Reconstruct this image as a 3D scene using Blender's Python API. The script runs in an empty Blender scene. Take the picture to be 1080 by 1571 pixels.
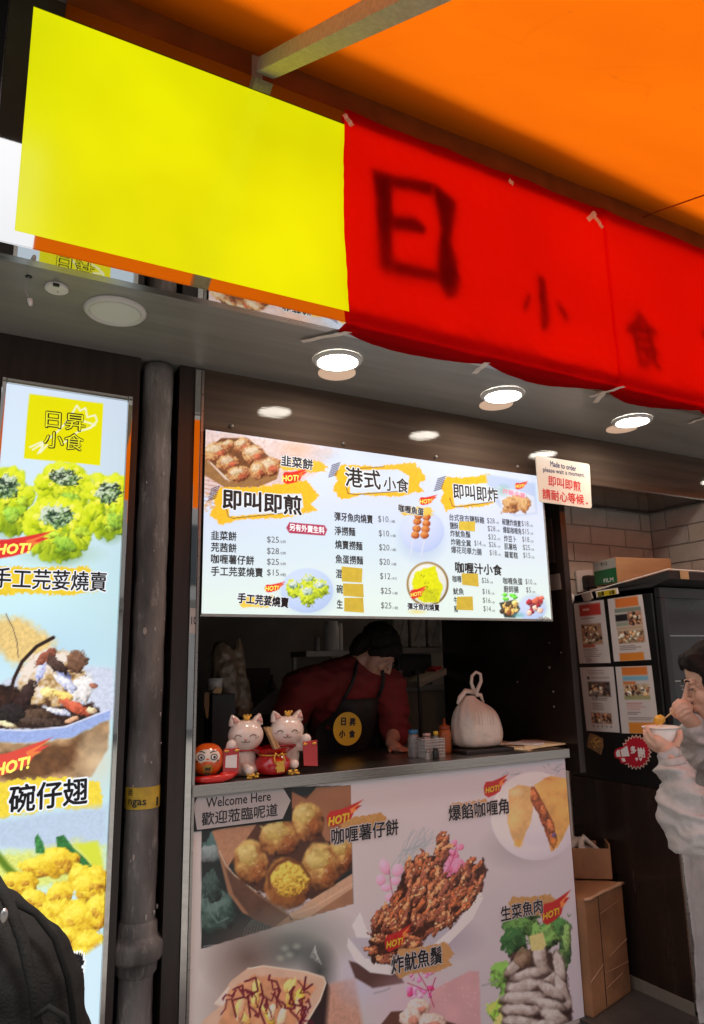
import bpy, bmesh, math, random
import numpy as np
from mathutils import Vector, Matrix, noise as mnoise

# ------------------------------------------------------------------ camera, world, sun, exposure
SC = bpy.context.scene
COL = SC.collection
PI = math.pi
FOC = 1112.0
CX, CY = 540.0, 785.5
CAM = np.array([0.0, -2.6, 1.5])
vv = np.array([435 - CX, -4505 - CY, FOC]); vv /= np.linalg.norm(vv)
vh = np.array([2600 - CX, 978 - CY, FOC]); vh /= np.linalg.norm(vh)
vh = vh - vv * vv.dot(vh); vh /= np.linalg.norm(vh)
vd = np.cross(vv, vh)
if vd[2] < 0: vd = -vd
AX = np.array([vh, vd, vv])

cam_data = bpy.data.cameras.new('camera')
cam = bpy.data.objects.new('camera', cam_data)
COL.objects.link(cam)
SC.camera = cam
cam_data.sensor_fit = 'VERTICAL'
cam_data.sensor_height = 24.0
cam_data.lens = FOC / 1571.0 * 24.0
cam_data.clip_start = 0.05
cam_data.clip_end = 300.0
_r, _u, _b = AX @ np.array([1, 0, 0.]), AX @ np.array([0, -1, 0.]), AX @ np.array([0, 0, -1.])
cam.matrix_world = Matrix(((_r[0], _u[0], _b[0], CAM[0]), (_r[1], _u[1], _b[1], CAM[1]), (_r[2], _u[2], _b[2], CAM[2]), (0, 0, 0, 1)))

SUN_EL, SUN_AZ = math.radians(72), math.radians(186)      # high sun from the street side, hazy
world = bpy.data.worlds.new('World')
SC.world = world
world.use_nodes = True
wn = world.node_tree
bg = wn.nodes['Background']
sky = wn.nodes.new('ShaderNodeTexSky')
sky.sky_type = 'NISHITA'
sky.sun_disc = False
sky.sun_elevation = SUN_EL
sky.sun_rotation = SUN_AZ
sky.dust_density = 4.0
sky.air_density = 1.0
sky.ozone_density = 1.0
hs = wn.nodes.new('ShaderNodeHueSaturation'); hs.inputs['Saturation'].default_value = .30      # hazy, nearly white daylight
wn.links.new(sky.outputs[0], hs.inputs['Color']); wn.links.new(hs.outputs[0], bg.inputs[0])
bg.inputs[1].default_value = 0.15

sun_data = bpy.data.lights.new('sun', 'SUN')
sun_data.energy = 3.4
sun_data.angle = math.radians(14)
sun_data.color = (1.0, 0.95, 0.88)
sun = bpy.data.objects.new('sun', sun_data)
COL.objects.link(sun)
_sd = Vector((math.sin(SUN_AZ) * math.cos(SUN_EL), math.cos(SUN_AZ) * math.cos(SUN_EL), math.sin(SUN_EL)))
sun.rotation_euler = _sd.to_track_quat('Z', 'Y').to_euler()
sun.location = (0, -6, 12)

SC.view_settings.view_transform = 'Standard'
SC.view_settings.look = 'None'
SC.view_settings.exposure = 0.92
SC.view_settings.gamma = 1.0
SC.view_settings.use_curve_mapping = False
SC.render.engine = 'CYCLES'
SC.cycles.use_denoising = True
SC.cycles.max_bounces = 8
SC.cycles.transmission_bounces = 8
SC.cycles.transparent_max_bounces = 12
SC.cycles.sample_clamp_indirect = 4.0

# ------------------------------------------------------------------ geometry of the place: a point seen at (x, y) on a plane of the room
def ray(x, y): return AX @ np.array([x - CX, y - CY, FOC])
def atX(x, y, X): r = ray(x, y); return CAM + (X - CAM[0]) / r[0] * r
def atY(x, y, Y): r = ray(x, y); return CAM + (Y - CAM[1]) / r[1] * r
def atZ(x, y, Z): r = ray(x, y); return CAM + (Z - CAM[2]) / r[2] * r
def atD(x, y, d): return CAM + d * ray(x, y) / FOC
def proj(P):
    c = (np.asarray(P, float) - CAM) @ AX      # AX.T @ v
    return CX + FOC * c[..., 0] / c[..., 2], CY + FOC * c[..., 1] / c[..., 2]

# ------------------------------------------------------------------ object helpers
def tag(o, label=None, cat=None, group=None, kind=None):
    if label: o['label'] = label
    if cat: o['category'] = cat
    if group: o['group'] = group
    if kind: o['kind'] = kind
    return o
def thing(name, label, cat, loc=(0, 0, 0), group=None):
    o = bpy.data.objects.new(name, None)
    o.empty_display_size = 0.05
    COL.objects.link(o)
    o.location = Vector([float(v) for v in loc])
    return tag(o, label, cat, group)
def off(parent):
    """world offset of the things in a chain (no rotations are used on parents)"""
    v = Vector((0, 0, 0))
    while parent is not None:
        v += parent.location; parent = parent.parent
    return v
def link(name, me, mat, parent=None, smooth=False):
    o = bpy.data.objects.new(name, me)
    COL.objects.link(o)
    if mat is not None:
        me.materials.clear()
        for m in (mat if isinstance(mat, (list, tuple)) else [mat]): me.materials.append(m)
    if smooth:
        me.polygons.foreach_set('use_smooth', [True] * len(me.polygons))
    if parent is not None:
        o.parent = parent
        o.location = -off(parent)
    return o
def link_at(name, me, mat, loc, parent=None, smooth=False):
    o = link(name, me, mat, parent, smooth)
    o.location = Vector(loc) - (off(parent) if parent is not None else Vector((0, 0, 0)))
    return o

class MB:
    """collects shapes into one mesh"""
    def __init__(s): s.v = []; s.f = []; s.m = []; s.mi = 0
    def add(s, vs, fs):
        n = len(s.v); s.v += [tuple(float(c) for c in v) for v in vs]
        s.f += [tuple(i + n for i in f) for f in fs]; s.m += [s.mi] * len(fs); return s
    def box(s, x0, x1, y0, y1, z0, z1):
        return s.add([(x0,y0,z0),(x1,y0,z0),(x1,y1,z0),(x0,y1,z0),(x0,y0,z1),(x1,y0,z1),(x1,y1,z1),(x0,y1,z1)],
                     [(0,3,2,1),(4,5,6,7),(0,1,5,4),(1,2,6,5),(2,3,7,6),(3,0,4,7)])
    def obox(s, c, ax, ay, az):
        """box about centre c with half-axis vectors"""
        c = Vector(c); ax = Vector(ax); ay = Vector(ay); az = Vector(az)
        vs = [c + i*ax + j*ay + k*az for k in (-1,1) for i, j in ((-1,-1),(1,-1),(1,1),(-1,1))]
        return s.add(vs, [(0,3,2,1),(4,5,6,7),(0,1,5,4),(1,2,6,5),(2,3,7,6),(3,0,4,7)])
    def prism(s, pts, ext):
        """polygon of 3D points pushed along ext"""
        n = len(pts); e = Vector(ext)
        vs = [Vector(p) for p in pts] + [Vector(p) + e for p in pts]
        fs = [tuple(range(n)), tuple(range(2*n-1, n-1, -1))] + [(i, i+n, (i+1) % n + n, (i+1) % n) for i in range(n)]
        return s.add(vs, fs)
    def tube(s, pts, rad, seg=8, cap=True, closed=False):
        pts = [Vector(p) for p in pts]; n = len(pts)
        rs = rad if isinstance(rad, (list, tuple)) else [rad] * n
        rings = []; up = None
        for i, p in enumerate(pts):
            d = (pts[min(i+1, n-1)] - pts[max(i-1, 0)]) if not closed else (pts[(i+1) % n] - pts[i-1])
            d.normalize()
            if up is None:
                up = Vector((0,0,1)) if abs(d.z) < .9 else Vector((1,0,0))
            a = d.cross(up); a.normalize(); b = d.cross(a); up = a.cross(d) if True else up
            up.normalize()
            rings.append([p + rs[i]*(math.cos(2*PI*k/seg)*a + math.sin(2*PI*k/seg)*b) for k in range(seg)])
        vs = [v for r in rings for v in r]; fs = []
        m = n if closed else n-1
        for i in range(m):
            j = (i+1) % n
            for k in range(seg):
                k2 = (k+1) % seg
                fs.append((i*seg+k, i*seg+k2, j*seg+k2, j*seg+k))
        if cap and not closed:
            fs.append(tuple(range(seg-1, -1, -1))); fs.append(tuple((n-1)*seg+k for k in range(seg)))
        return s.add(vs, fs)
    def lathe(s, prof, c=(0,0,0), seg=24, ax='Z', cap=True):
        """prof: (r, h) list"""
        c = Vector(c); vs = []; n = len(prof)
        for r, h in prof:
            for k in range(seg):
                a = 2*PI*k/seg; p = (r*math.cos(a), r*math.sin(a), h)
                if ax == 'Y': p = (p[0], h, p[1])
                if ax == 'X': p = (h, p[0], p[1])
                vs.append(c + Vector(p))
        fs = [(i*seg+k, i*seg+(k+1) % seg, (i+1)*seg+(k+1) % seg, (i+1)*seg+k) for i in range(n-1) for k in range(seg)]
        if cap: fs += [tuple(range(seg-1,-1,-1)), tuple((n-1)*seg+k for k in range(seg))]
        return s.add(vs, fs)
    def ball(s, c, r, seg=16, rings=10, rot=None):
        c = Vector(c); r = (r, r, r) if not isinstance(r, (tuple, list)) else r
        vs = []
        for i in range(rings+1):
            t = PI*i/rings
            for k in range(seg):
                a = 2*PI*k/seg
                p = Vector((r[0]*math.sin(t)*math.cos(a), r[1]*math.sin(t)*math.sin(a), r[2]*math.cos(t)))
                if rot is not None: p = rot @ p
                vs.append(c + p)
        fs = [(i*seg+k, (i+1)*seg+k, (i+1)*seg+(k+1) % seg, i*seg+(k+1) % seg) for i in range(rings) for k in range(seg)]
        return s.add(vs, fs)
    def limb(s, pts, rads, seg=14):
        """spheres joined by tapering cones: for organic()"""
        for p, r in zip(pts, rads): s.ball(p, r, seg, 9)
        for i in range(len(pts)-1):
            s.tube([pts[i], pts[i+1]], [rads[i], rads[i+1]], seg)
        return s
    def mesh(s, name='mesh'):
        me = bpy.data.meshes.new(name); me.from_pydata(s.v, [], s.f)
        if any(s.m): me.polygons.foreach_set('material_index', s.m)
        me.validate(); me.update(); return me
    def build(s, name, mat, parent=None, smooth=False, bevel=0.0, seg=2):
        me = s.mesh(name)
        if bevel > 0 or True:
            bm = bmesh.new(); bm.from_mesh(me)
            bmesh.ops.recalc_face_normals(bm, faces=bm.faces)
            if bevel > 0:
                es = [e for e in bm.edges if len(e.link_faces) == 2 and e.calc_face_angle(0) > 0.5]
                if es: bmesh.ops.bevel(bm, geom=es, offset=bevel, segments=seg, affect='EDGES', profile=.6, clamp_overlap=True)
            bm.to_mesh(me); bm.free()
        return link(name, me, mat, parent, smooth)

def organic(name, mb, voxel, mat, parent=None, smooth_it=6, warp=None):
    """fuse the shapes of mb into one continuous skin"""
    tmp = bpy.data.objects.new('tmp', mb.mesh('tmp')); COL.objects.link(tmp)
    r = tmp.modifiers.new('r', 'REMESH'); r.mode = 'VOXEL'; r.voxel_size = voxel
    if smooth_it:
        k = tmp.modifiers.new('s', 'SMOOTH'); k.iterations = smooth_it; k.factor = .5
    dg = bpy.context.evaluated_depsgraph_get()
    me = bpy.data.meshes.new_from_object(tmp.evaluated_get(dg))
    bpy.data.objects.remove(tmp)
    if warp is not None:
        n = len(me.vertices); co = np.empty(n*3); me.vertices.foreach_get('co', co); co = co.reshape(-1, 3)
        nr = np.empty(n*3); me.vertices.foreach_get('normal', nr); nr = nr.reshape(-1, 3)
        co = warp(co, nr); me.vertices.foreach_set('co', co.ravel()); me.update()
    return link(name, me, mat, parent, True)

# ------------------------------------------------------------------ materials
def srgb(r, g=None, b=None):
    if g is None: r, g, b = r
    f = lambda c: (c/255)/12.92 if c/255 <= .04045 else (((c/255)+.055)/1.055)**2.4
    return (f(r), f(g), f(b))
MATS = {}
def mat(name, col=(.5,.5,.5), rough=.5, metal=0., var=.12, scale=8., bump=0., bscale=60., coat=0., stretch=(1,1,1), emit=None, es=0., alpha=None, trans=0., spec=None, dirt=0.):
    if name in MATS: return MATS[name]
    m = bpy.data.materials.new(name); m.use_nodes = True; MATS[name] = m
    nt = m.node_tree; N = nt.nodes; L = nt.links; p = N['Principled BSDF']
    p.inputs['Roughness'].default_value = rough; p.inputs['Metallic'].default_value = metal
    p.inputs['Coat Weight'].default_value = coat; p.inputs['Coat Roughness'].default_value = .12
    if spec is not None: p.inputs['Specular IOR Level'].default_value = spec
    tc = N.new('ShaderNodeTexCoord'); mp = N.new('ShaderNodeMapping'); mp.inputs['Scale'].default_value = stretch
    L.new(tc.outputs['Object'], mp.inputs[0])
    nz = N.new('ShaderNodeTexNoise'); nz.inputs['Scale'].default_value = scale; nz.inputs['Detail'].default_value = 6
    L.new(mp.outputs[0], nz.inputs['Vector'])
    mx = N.new('ShaderNodeMix'); mx.data_type = 'RGBA'
    c = Vector(col)
    mx.inputs['A'].default_value = (*[min(1, v*(1-var)) for v in c], 1)
    mx.inputs['B'].default_value = (*[min(1, v*(1+var)) for v in c], 1)
    rp = N.new('ShaderNodeMapRange'); rp.inputs['From Min'].default_value = .3; rp.inputs['From Max'].default_value = .7
    L.new(nz.outputs['Fac'], rp.inputs[0]); L.new(rp.outputs[0], mx.inputs['Factor'])
    out = mx.outputs['Result']
    if dirt > 0:
        n2 = N.new('ShaderNodeTexNoise'); n2.inputs['Scale'].default_value = scale*3.1; n2.inputs['Detail'].default_value = 9; n2.inputs['Roughness'].default_value = .7
        L.new(mp.outputs[0], n2.inputs['Vector'])
        r2 = N.new('ShaderNodeMapRange'); r2.inputs['From Min'].default_value = .55; r2.inputs['From Max'].default_value = .72
        r2.inputs['To Max'].default_value = dirt; L.new(n2.outputs['Fac'], r2.inputs[0])
        m2 = N.new('ShaderNodeMix'); m2.data_type = 'RGBA'; L.new(r2.outputs[0], m2.inputs['Factor']); L.new(out, m2.inputs['A'])
        m2.inputs['B'].default_value = (*[min(1, v*2.6 + .05) for v in c], 1); out = m2.outputs['Result']
    L.new(out, p.inputs['Base Color'])
    rr = N.new('ShaderNodeMapRange'); rr.inputs['To Min'].default_value = max(.02, rough*.82); rr.inputs['To Max'].default_value = min(1, rough*1.2+.01)
    L.new(nz.outputs['Fac'], rr.inputs[0]); L.new(rr.outputs[0], p.inputs['Roughness'])
    if bump > 0:
        nb = N.new('ShaderNodeTexNoise'); nb.inputs['Scale'].default_value = bscale; nb.inputs['Detail'].default_value = 5
        L.new(mp.outputs[0], nb.inputs['Vector'])
        bp = N.new('ShaderNodeBump'); bp.inputs['Strength'].default_value = bump; bp.inputs['Distance'].default_value = .01
        L.new(nb.outputs['Fac'], bp.inputs['Height']); L.new(bp.outputs[0], p.inputs['Normal'])
    if emit is not None:
        p.inputs['Emission Color'].default_value = (*emit, 1); p.inputs['Emission Strength'].default_value = es
    if trans > 0: p.inputs['Transmission Weight'].default_value = trans
    if alpha is not None: p.inputs['Alpha'].default_value = alpha
    return m

def print_mat(name, lit=0., rough=.35, spec=.5):
    """colour comes from the printed picture (colour attribute); backlit sheets give off light"""
    if name in MATS: return MATS[name]
    m = bpy.data.materials.new(name); m.use_nodes = True; MATS[name] = m
    N = m.node_tree.nodes; L = m.node_tree.links; p = N['Principled BSDF']
    a = N.new('ShaderNodeAttribute'); a.attribute_name = 'print'
    if lit > 0:
        k = N.new('ShaderNodeMix'); k.data_type = 'RGBA'; k.blend_type = 'MULTIPLY'; k.inputs['Factor'].default_value = 1
        L.new(a.outputs['Color'], k.inputs['A']); k.inputs['B'].default_value = (.25, .25, .25, 1)
        L.new(k.outputs['Result'], p.inputs['Base Color'])
        L.new(a.outputs['Color'], p.inputs['Emission Color']); p.inputs['Emission Strength'].default_value = lit
    else:
        L.new(a.outputs['Color'], p.inputs['Base Color'])
        tc = N.new('ShaderNodeTexCoord'); nz = N.new('ShaderNodeTexNoise'); nz.inputs['Scale'].default_value = 5
        L.new(tc.outputs['Object'], nz.inputs['Vector'])
        rr = N.new('ShaderNodeMapRange'); rr.inputs['To Min'].default_value = rough*.7; rr.inputs['To Max'].default_value = rough*1.4
        L.new(nz.outputs['Fac'], rr.inputs[0]); L.new(rr.outputs[0], p.inputs['Roughness'])
    if lit > 0: p.inputs['Roughness'].default_value = rough
    p.inputs['Specular IOR Level'].default_value = spec
    return m

# ------------------------------------------------------------------ painter for printed pictures
_rs = np.random.RandomState(7)
_TAB = _rs.rand(256, 256)
def vnoise(x, y, seed=0):
    x = x + seed*17.31; y = y + seed*9.77
    xi = np.floor(x).astype(int); yi = np.floor(y).astype(int); fx = x-xi; fy = y-yi
    fx = fx*fx*(3-2*fx); fy = fy*fy*(3-2*fy)
    g = lambda a, b: _TAB[a & 255, b & 255]
    return (g(xi,yi)*(1-fx)+g(xi+1,yi)*fx)*(1-fy) + (g(xi,yi+1)*(1-fx)+g(xi+1,yi+1)*fx)*fy
def fbm(x, y, seed=0, oct=4):
    s = 0; a = .5; t = 0
    for i in range(oct):
        s = s + a*vnoise(x*2**i, y*2**i, seed+i*3); t += a; a *= .55
    return s/t
def sdf_poly(px, py, pts):
    d = np.full(px.shape, 1e18); inside = np.zeros(px.shape, bool); n = len(pts)
    for i in range(n):
        ax, ay = pts[i]; bx, by = pts[(i+1) % n]
        ex, ey = bx-ax, by-ay; wx, wy = px-ax, py-ay
        t = np.clip((wx*ex+wy*ey)/(ex*ex+ey*ey+1e-9), 0, 1)
        d = np.minimum(d, (wx-ex*t)**2+(wy-ey*t)**2)
        c = (ay > py) != (by > py)
        with np.errstate(divide='ignore', invalid='ignore'):
            xx = (bx-ax)*(py-ay)/(by-ay+1e-12)+ax
        inside ^= c & (px < xx)
    d = np.sqrt(d); return np.where(inside, d, -d)
class Canvas:
    def __init__(s, PX, PY, col):
        s.X = PX; s.Y = PY; s.c = np.empty(PX.shape+(3,)); s.c[:] = col; s.k = 1
    def sub(s, x0, y0, x1, y1):
        m = (s.X >= x0) & (s.X <= x1) & (s.Y >= y0) & (s.Y <= y1)
        return m
    def put(s, m, a, col):
        a = np.clip(a, 0, 1)[:, None]
        s.c[m] = s.c[m]*(1-a) + np.asarray(col)*a
    def poly(s, pts, col, soft=1., rag=0., rs=.2, tex=0., ts=.3, op=1.):
        s.k += 1; xs = [p[0] for p in pts]; ys = [p[1] for p in pts]; e = rag+soft+1
        m = s.sub(min(xs)-e, min(ys)-e, max(xs)+e, max(ys)+e)
        if not m.any(): return
        x, y = s.X[m], s.Y[m]; d = sdf_poly(x, y, pts)
        if rag: d = d + rag*(fbm(x*rs, y*rs, s.k)-.5)*2
        c = np.asarray(col, float)
        if tex: c = c*(1+tex*(fbm(x*ts, y*ts, s.k+5)-.5)*2)[:, None]
        s.put(m, (d/soft+.5)*op if op == 1 else np.clip(d/soft+.5, 0, 1)*op, c)
    def blob(s, cx, cy, rx, ry, ang, base, dark=None, light=None, rag=.25, rs=.12, tex=.3, ts=.35, soft=.12, L=(-.4,-.6,.7), op=1., spec=0.):
        s.k += 1; base = np.asarray(base, float)
        dark = base*.35 if dark is None else np.asarray(dark, float)
        light = np.minimum(255, base*1.35+15) if light is None else np.asarray(light, float)
        R = max(rx, ry)*1.35+2; m = s.sub(cx-R, cy-R, cx+R, cy+R)
        if not m.any(): return
        x, y = s.X[m]-cx, s.Y[m]-cy; a = math.radians(ang); ca, sa = math.cos(a), math.sin(a)
        u = (x*ca+y*sa)/rx; v = (-x*sa+y*ca)/ry
        n = fbm(x*rs, y*rs, s.k)-.5
        r = np.sqrt(u*u+v*v)*(1+rag*2*n)
        nz = np.sqrt(np.clip(1-r*r, 0, 1)); k = 1/np.maximum(r, 1e-3)*np.minimum(r, 1)
        nx = (u*ca-v*sa)*k; ny = (u*sa+v*ca)*k
        sh = nx*L[0]+ny*L[1]+nz*L[2]
        t = fbm(x*ts, y*ts, s.k+9)-.5
        sh = np.clip(sh*.6+.4+tex*2*t, 0, 1)
        lo = np.clip(sh*2, 0, 1)[:, None]; hi = np.clip(sh*2-1, 0, 1)[:, None]
        c = dark*(1-lo)+base*lo; c = c*(1-hi)+light*hi
        if spec: c = c + (np.clip(sh-.86, 0, 1)*7*spec*200)[:, None]
        s.put(m, (1-r)/soft*op if op == 1 else np.clip((1-r)/soft, 0, 1)*op, np.clip(c, 0, 255))
    def stroke(s, pts, w, col, soft=1., op=1., taper=False):
        xs = [p[0] for p in pts]; ys = [p[1] for p in pts]; e = w+soft+1
        m = s.sub(min(xs)-e, min(ys)-e, max(xs)+e, max(ys)+e)
        if not m.any(): return
        x, y = s.X[m], s.Y[m]; d = np.full(x.shape, 1e9); n = len(pts)-1
        for i in range(n):
            (ax, ay), (bx, by) = pts[i], pts[i+1]; ex, ey = bx-ax, by-ay
            t = np.clip(((x-ax)*ex+(y-ay)*ey)/(ex*ex+ey*ey+1e-9), 0, 1)
            ww = w/2*(1-.8*(i+t)/n) if taper else w/2
            d = np.minimum(d, np.hypot(x-ax-ex*t, y-ay-ey*t)-ww)
        s.put(m, np.clip(-d/soft+.5, 0, 1)*op, col)
    def glow(s, cx, cy, rx, ry, col, op=1., p=1.):
        m = s.sub(cx-rx, cy-ry, cx+rx, cy+ry)
        if not m.any(): return
        r = np.sqrt(((s.X[m]-cx)/rx)**2+((s.Y[m]-cy)/ry)**2)
        s.put(m, np.clip(1-r, 0, 1)**p*op, col)
    def hot(s, x0, y0, x1, y1, slope=-.1, col=(225, 50, 40)):
        """the red flame behind the word HOT!"""
        h = y1-y0; w = x1-x0; f = lambda u, v: (x0+u*w, y0+v*h+slope*u*w)
        s.poly([f(.0,.35), f(.12,.0), f(.5,.02), f(.8,-.08), f(1.35,-.32), f(1.1,.0), f(1.3,.05), f(1.02,.35), f(.9,.8), f(.6,1.0), f(.25,1.12), f(.05,.9)], col, soft=max(.8, h*.06))
        s.poly([f(.85,.15), f(1.3,-.2), f(1.0,.2), f(1.15,.3), f(.9,.5)], (245, 140, 70), soft=1, op=.8)
    def swoosh(s, x0, y0, x1, y1, col=(245, 190, 40), slope=0., rag=3.):
        w = x1-x0; h = y1-y0; f = lambda u, v: (x0+u*w, y0+v*h+slope*u*w)
        s.poly([f(.02,.3), f(.1,.02), f(.45,.06), f(.9,-.04), f(.97,.2), f(1.03,.4), f(.94,.6), f(1.0,.8), f(.7,.96), f(.3,.92), f(.1,1.05), f(.0,.75), f(.05,.5)], col, soft=1.2, rag=rag, rs=.35, tex=.06)

def to_lin(c):
    c = np.clip(c, 0, 255)/255; return np.where(c <= .04045, c/12.92, ((c+.055)/1.055)**2.4)
def printed_sheet(name, x0, x1, z0, z1, Y, step, base, paint, mat_, parent, white=None, gain=1., depth=0.):
    """a flat printed sheet facing the street with its picture painted per vertex"""
    nx = int((x1-x0)/step)+1; nz = int((z1-z0)/step)+1
    gx = np.linspace(x0, x1, nx); gz = np.linspace(z0, z1, nz); GX, GZ = np.meshgrid(gx, gz)
    P = np.stack([GX, np.full(GX.shape, float(Y)), GZ], -1)
    PX, PY = proj(P)
    cv = Canvas(PX, PY, base); paint(cv)
    lin = to_lin(cv.c)
    if white is not None: lin = lin/to_lin(np.array(white, float))*.92
    lin = np.clip(lin*gain, 0, 1.)
    me = bpy.data.meshes.new(name)
    n = nx*nz; me.vertices.add(n); me.vertices.foreach_set('co', P.reshape(-1))
    i = np.arange(nz-1)[:, None]*nx+np.arange(nx-1)[None, :]
    q = np.stack([i, i+1, i+nx+1, i+nx], -1).reshape(-1, 4); F = len(q)
    me.loops.add(F*4); me.loops.foreach_set('vertex_index', q.ravel().astype(np.int32))
    me.polygons.add(F); me.polygons.foreach_set('loop_start', np.arange(F, dtype=np.int32)*4)
    me.polygons.foreach_set('loop_total', np.full(F, 4, np.int32)); me.update(calc_edges=True)
    a = me.color_attributes.new('print', 'FLOAT_COLOR', 'POINT')
    a.data.foreach_set('color', np.concatenate([lin.reshape(-1, 3), np.ones((n, 1))], 1).ravel())
    return link(name, me, mat_, parent)

# ------------------------------------------------------------------ lettering
_TC = {}
def text_geo(s, bold=0.):
    key = (s, round(bold, 4))
    if key in _TC: return _TC[key]
    cu = bpy.data.curves.new('t', 'FONT'); cu.body = s; cu.size = 1; cu.resolution_u = 2; cu.offset = bold; cu.fill_mode = 'FRONT'
    o = bpy.data.objects.new('t', cu); COL.objects.link(o)
    me = bpy.data.meshes.new_from_object(o.evaluated_get(bpy.context.evaluated_depsgraph_get()))
    bpy.data.objects.remove(o); bpy.data.curves.remove(cu)
    co = np.array([v.co[:] for v in me.vertices]) if len(me.vertices) else np.zeros((1, 3)); fs = [tuple(p.vertices) for p in me.polygons]
    bpy.data.meshes.remove(me)
    _TC[key] = (co, fs); return _TC[key]
def lettering(s, pl, pr, h, at, m, parent, bold=.012, ital=0., lift=0., name='lettering', normal=(0,-1,0), halo=None, hb=.06, wob=0.):
    """fit a line of text between two seen points on the surface given by at(x, y); h = height in the same units"""
    A = Vector(at(*pl)); B = Vector(at(*pr)); mx, my = (pl[0]+pr[0])/2, (pl[1]+pr[1])/2
    U = Vector(at(mx, my-h/2)); D = Vector(at(mx, my+h/2)); nrm = Vector(normal)
    H = (U-D).length; right = (B-A)
    up = nrm.cross(right.normalized()); up.normalize()
    if up.dot(U-D) < 0: up = -up
    co, fs = text_geo(s, 0.)
    lo = co.min(0); hi = co.max(0)
    if hi[0]-lo[0] < 1e-6: return None
    u = (co[:, 0]-lo[0])/(hi[0]-lo[0]); v = (co[:, 1]-(lo[1]+hi[1])/2)/(hi[1]-lo[1])
    rd = right.normalized(); Hm = H*(1-bold*1.4); bd = bold*H*1.15
    a0 = A+rd*bd; r0 = right-rd*2*bd
    base = [a0 + r0*float(p) + up*(Hm*float(q)) + rd*(ital*H*float(q)) for p, q in zip(u, v)]
    def copies(rad, n, lf, mm, nm):
        mb = MB(); sh = [(0, 0)] + [(rad*math.cos(2*PI*k/n+.4), rad*math.sin(2*PI*k/n+.4)) for k in range(n)] if rad > 0 else [(0, 0)]
        for k, (sx, sz) in enumerate(sh):
            o_ = rd*sx + up*sz + nrm*(lf+k*.00004)
            mb.add([p+o_ for p in base], fs)
        return link(nm, mb.mesh(nm), mm, parent)
    if halo: copies(bd+hb*H, 8, lift, halo, name+'_outline')
    o = copies(bd if bold > .008 else 0, 5 if bold > .025 else 4, lift+(.0009 if halo else .0002), m, name)
    return o
# ------------------------------------------------------------------ materials of the place
wood = mat('dark_wood_laminate', (.022, .0145, .012), .30, var=.30, scale=5, stretch=(7, 7, .5), bump=.06, bscale=30)
wood_h = mat('brown_wood_laminate', (.085, .060, .045), .035, spec=.13, var=.24, scale=3, stretch=(.35, 4, 9), bump=.02, bscale=20)
soffit_m = mat('grey_wood_soffit', (.24, .226, .20), .36, var=.13, scale=3, stretch=(.5, 7, 7), bump=.03)
steel = mat('brushed_steel', (.40, .375, .35), .28, 1., var=.08, scale=4, stretch=(.4, 30, 30), bump=.03, bscale=40)
mirror_m = mat('polished_steel', (.60, .585, .56), .025, 1., var=.03, scale=2)
iron = mat('painted_cast_iron', (.125, .117, .110), .65, .1, var=.6, scale=11, stretch=(1, 1, .3), bump=.7, bscale=55, dirt=.62)
black_p = mat('black_plastic', (.012, .012, .013), .35, var=.2)
black_m = mat('matt_black', (.010, .009, .009), .6, var=.2)
ink = mat('black_ink', (.012, .012, .016), .5, var=.1)
ink_blue = mat('dark_blue_ink', (.03, .035, .12), .5, var=.1)
ink_red = mat('red_ink', (.62, .02, .02), .5, var=.1)
ink_white = mat('white_ink', (.78, .76, .74), .5, var=.03)
ink_yellow = mat('yellow_ink', (.85, .62, .05), .5, var=.05)
halo_lit = mat('backlit_white_outline', (.2, .2, .2), .4, var=.01, emit=(.86, .91, .97), es=.51)
lit_yel = mat('backlit_yellow_ink', (.2, .2, .05), .4, var=.01, emit=(.95, .78, .12), es=.6)
lit_sun = mat('backlit_bright_yellow', (.2, .2, .05), .4, var=.01, emit=(.80, .78, .0), es=.51)
lit_white = mat('backlit_white_ink', (.2, .2, .2), .4, var=.01, emit=(.95, .95, .95), es=.51)
price_m = mat('grey_price_ink', (.10, .10, .12), .5, var=.1)
white_pl = mat('white_plastic', (.74, .72, .68), .35, var=.04)
concrete = mat('concrete', (.26, .25, .235), .8, var=.2, scale=3, bump=.3)
pave = mat('street_paving', (.13, .125, .12), .75, var=.25, scale=6, bump=.4, bscale=30)
paper_w = mat('white_paper', (.72, .70, .69), .5, var=.04)
tape_m = mat('masking_tape', (.78, .66, .55), .55, var=.12, scale=30, alpha=.88)

# ------------------------------------------------------------------ setting: ground, walls, soffit, floor
MB().box(-30, 30, -24, 6, -.12, -.02).build('ground', pave); tag(bpy.data.objects['ground'], kind='structure')
o = MB().box(2.5, 3.9, -.33, .60, -.019, .0).build('alcove_floor', mat('dark_floor_tile', (.05, .045, .042), .35, var=.25, bump=.1)); tag(o, kind='structure')

# facade panelling left of the serving hatch
t = thing('wall_panelling', 'dark brown laminate wall panelling around the old pipe left of the serving hatch', 'wall', (-.5, 0, 0))
MB().box(-1.9, .546, .0, .10, -.02, 2.64).build('panel', wood, t)
MB().box(.694, .752, -.004, .10, -.02, 2.64).build('panel', wood, t)
MB().box(.546, .694, .125, .15, -.02, 2.64).build('back_panel', black_m, t)
# polished corner post on the left edge of the hatch
t = thing('corner_post', 'polished steel corner post between brown panelling and lit menu board', 'post', (.77, 0, 0))
MB().box(.753, .776, -.012, .12, -.02, 2.63).build('mirror_strip', mirror_m, t, bevel=.0015)
MB().box(.777, .786, -.016, .12, -.02, 2.63).build('edge_trim', steel, t)
wt = mat('faded_white_sticker', (.42, .40, .38), .5, var=.1)
o = MB().box(.7545, .7755, -.0135, -.0125, 1.62, 1.71).build('sticker', wt, t)
lettering('10', (293.5, 952), (301.5, 952), 12, lambda x, y: atY(x, y, -.0140), ink, t)

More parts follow.
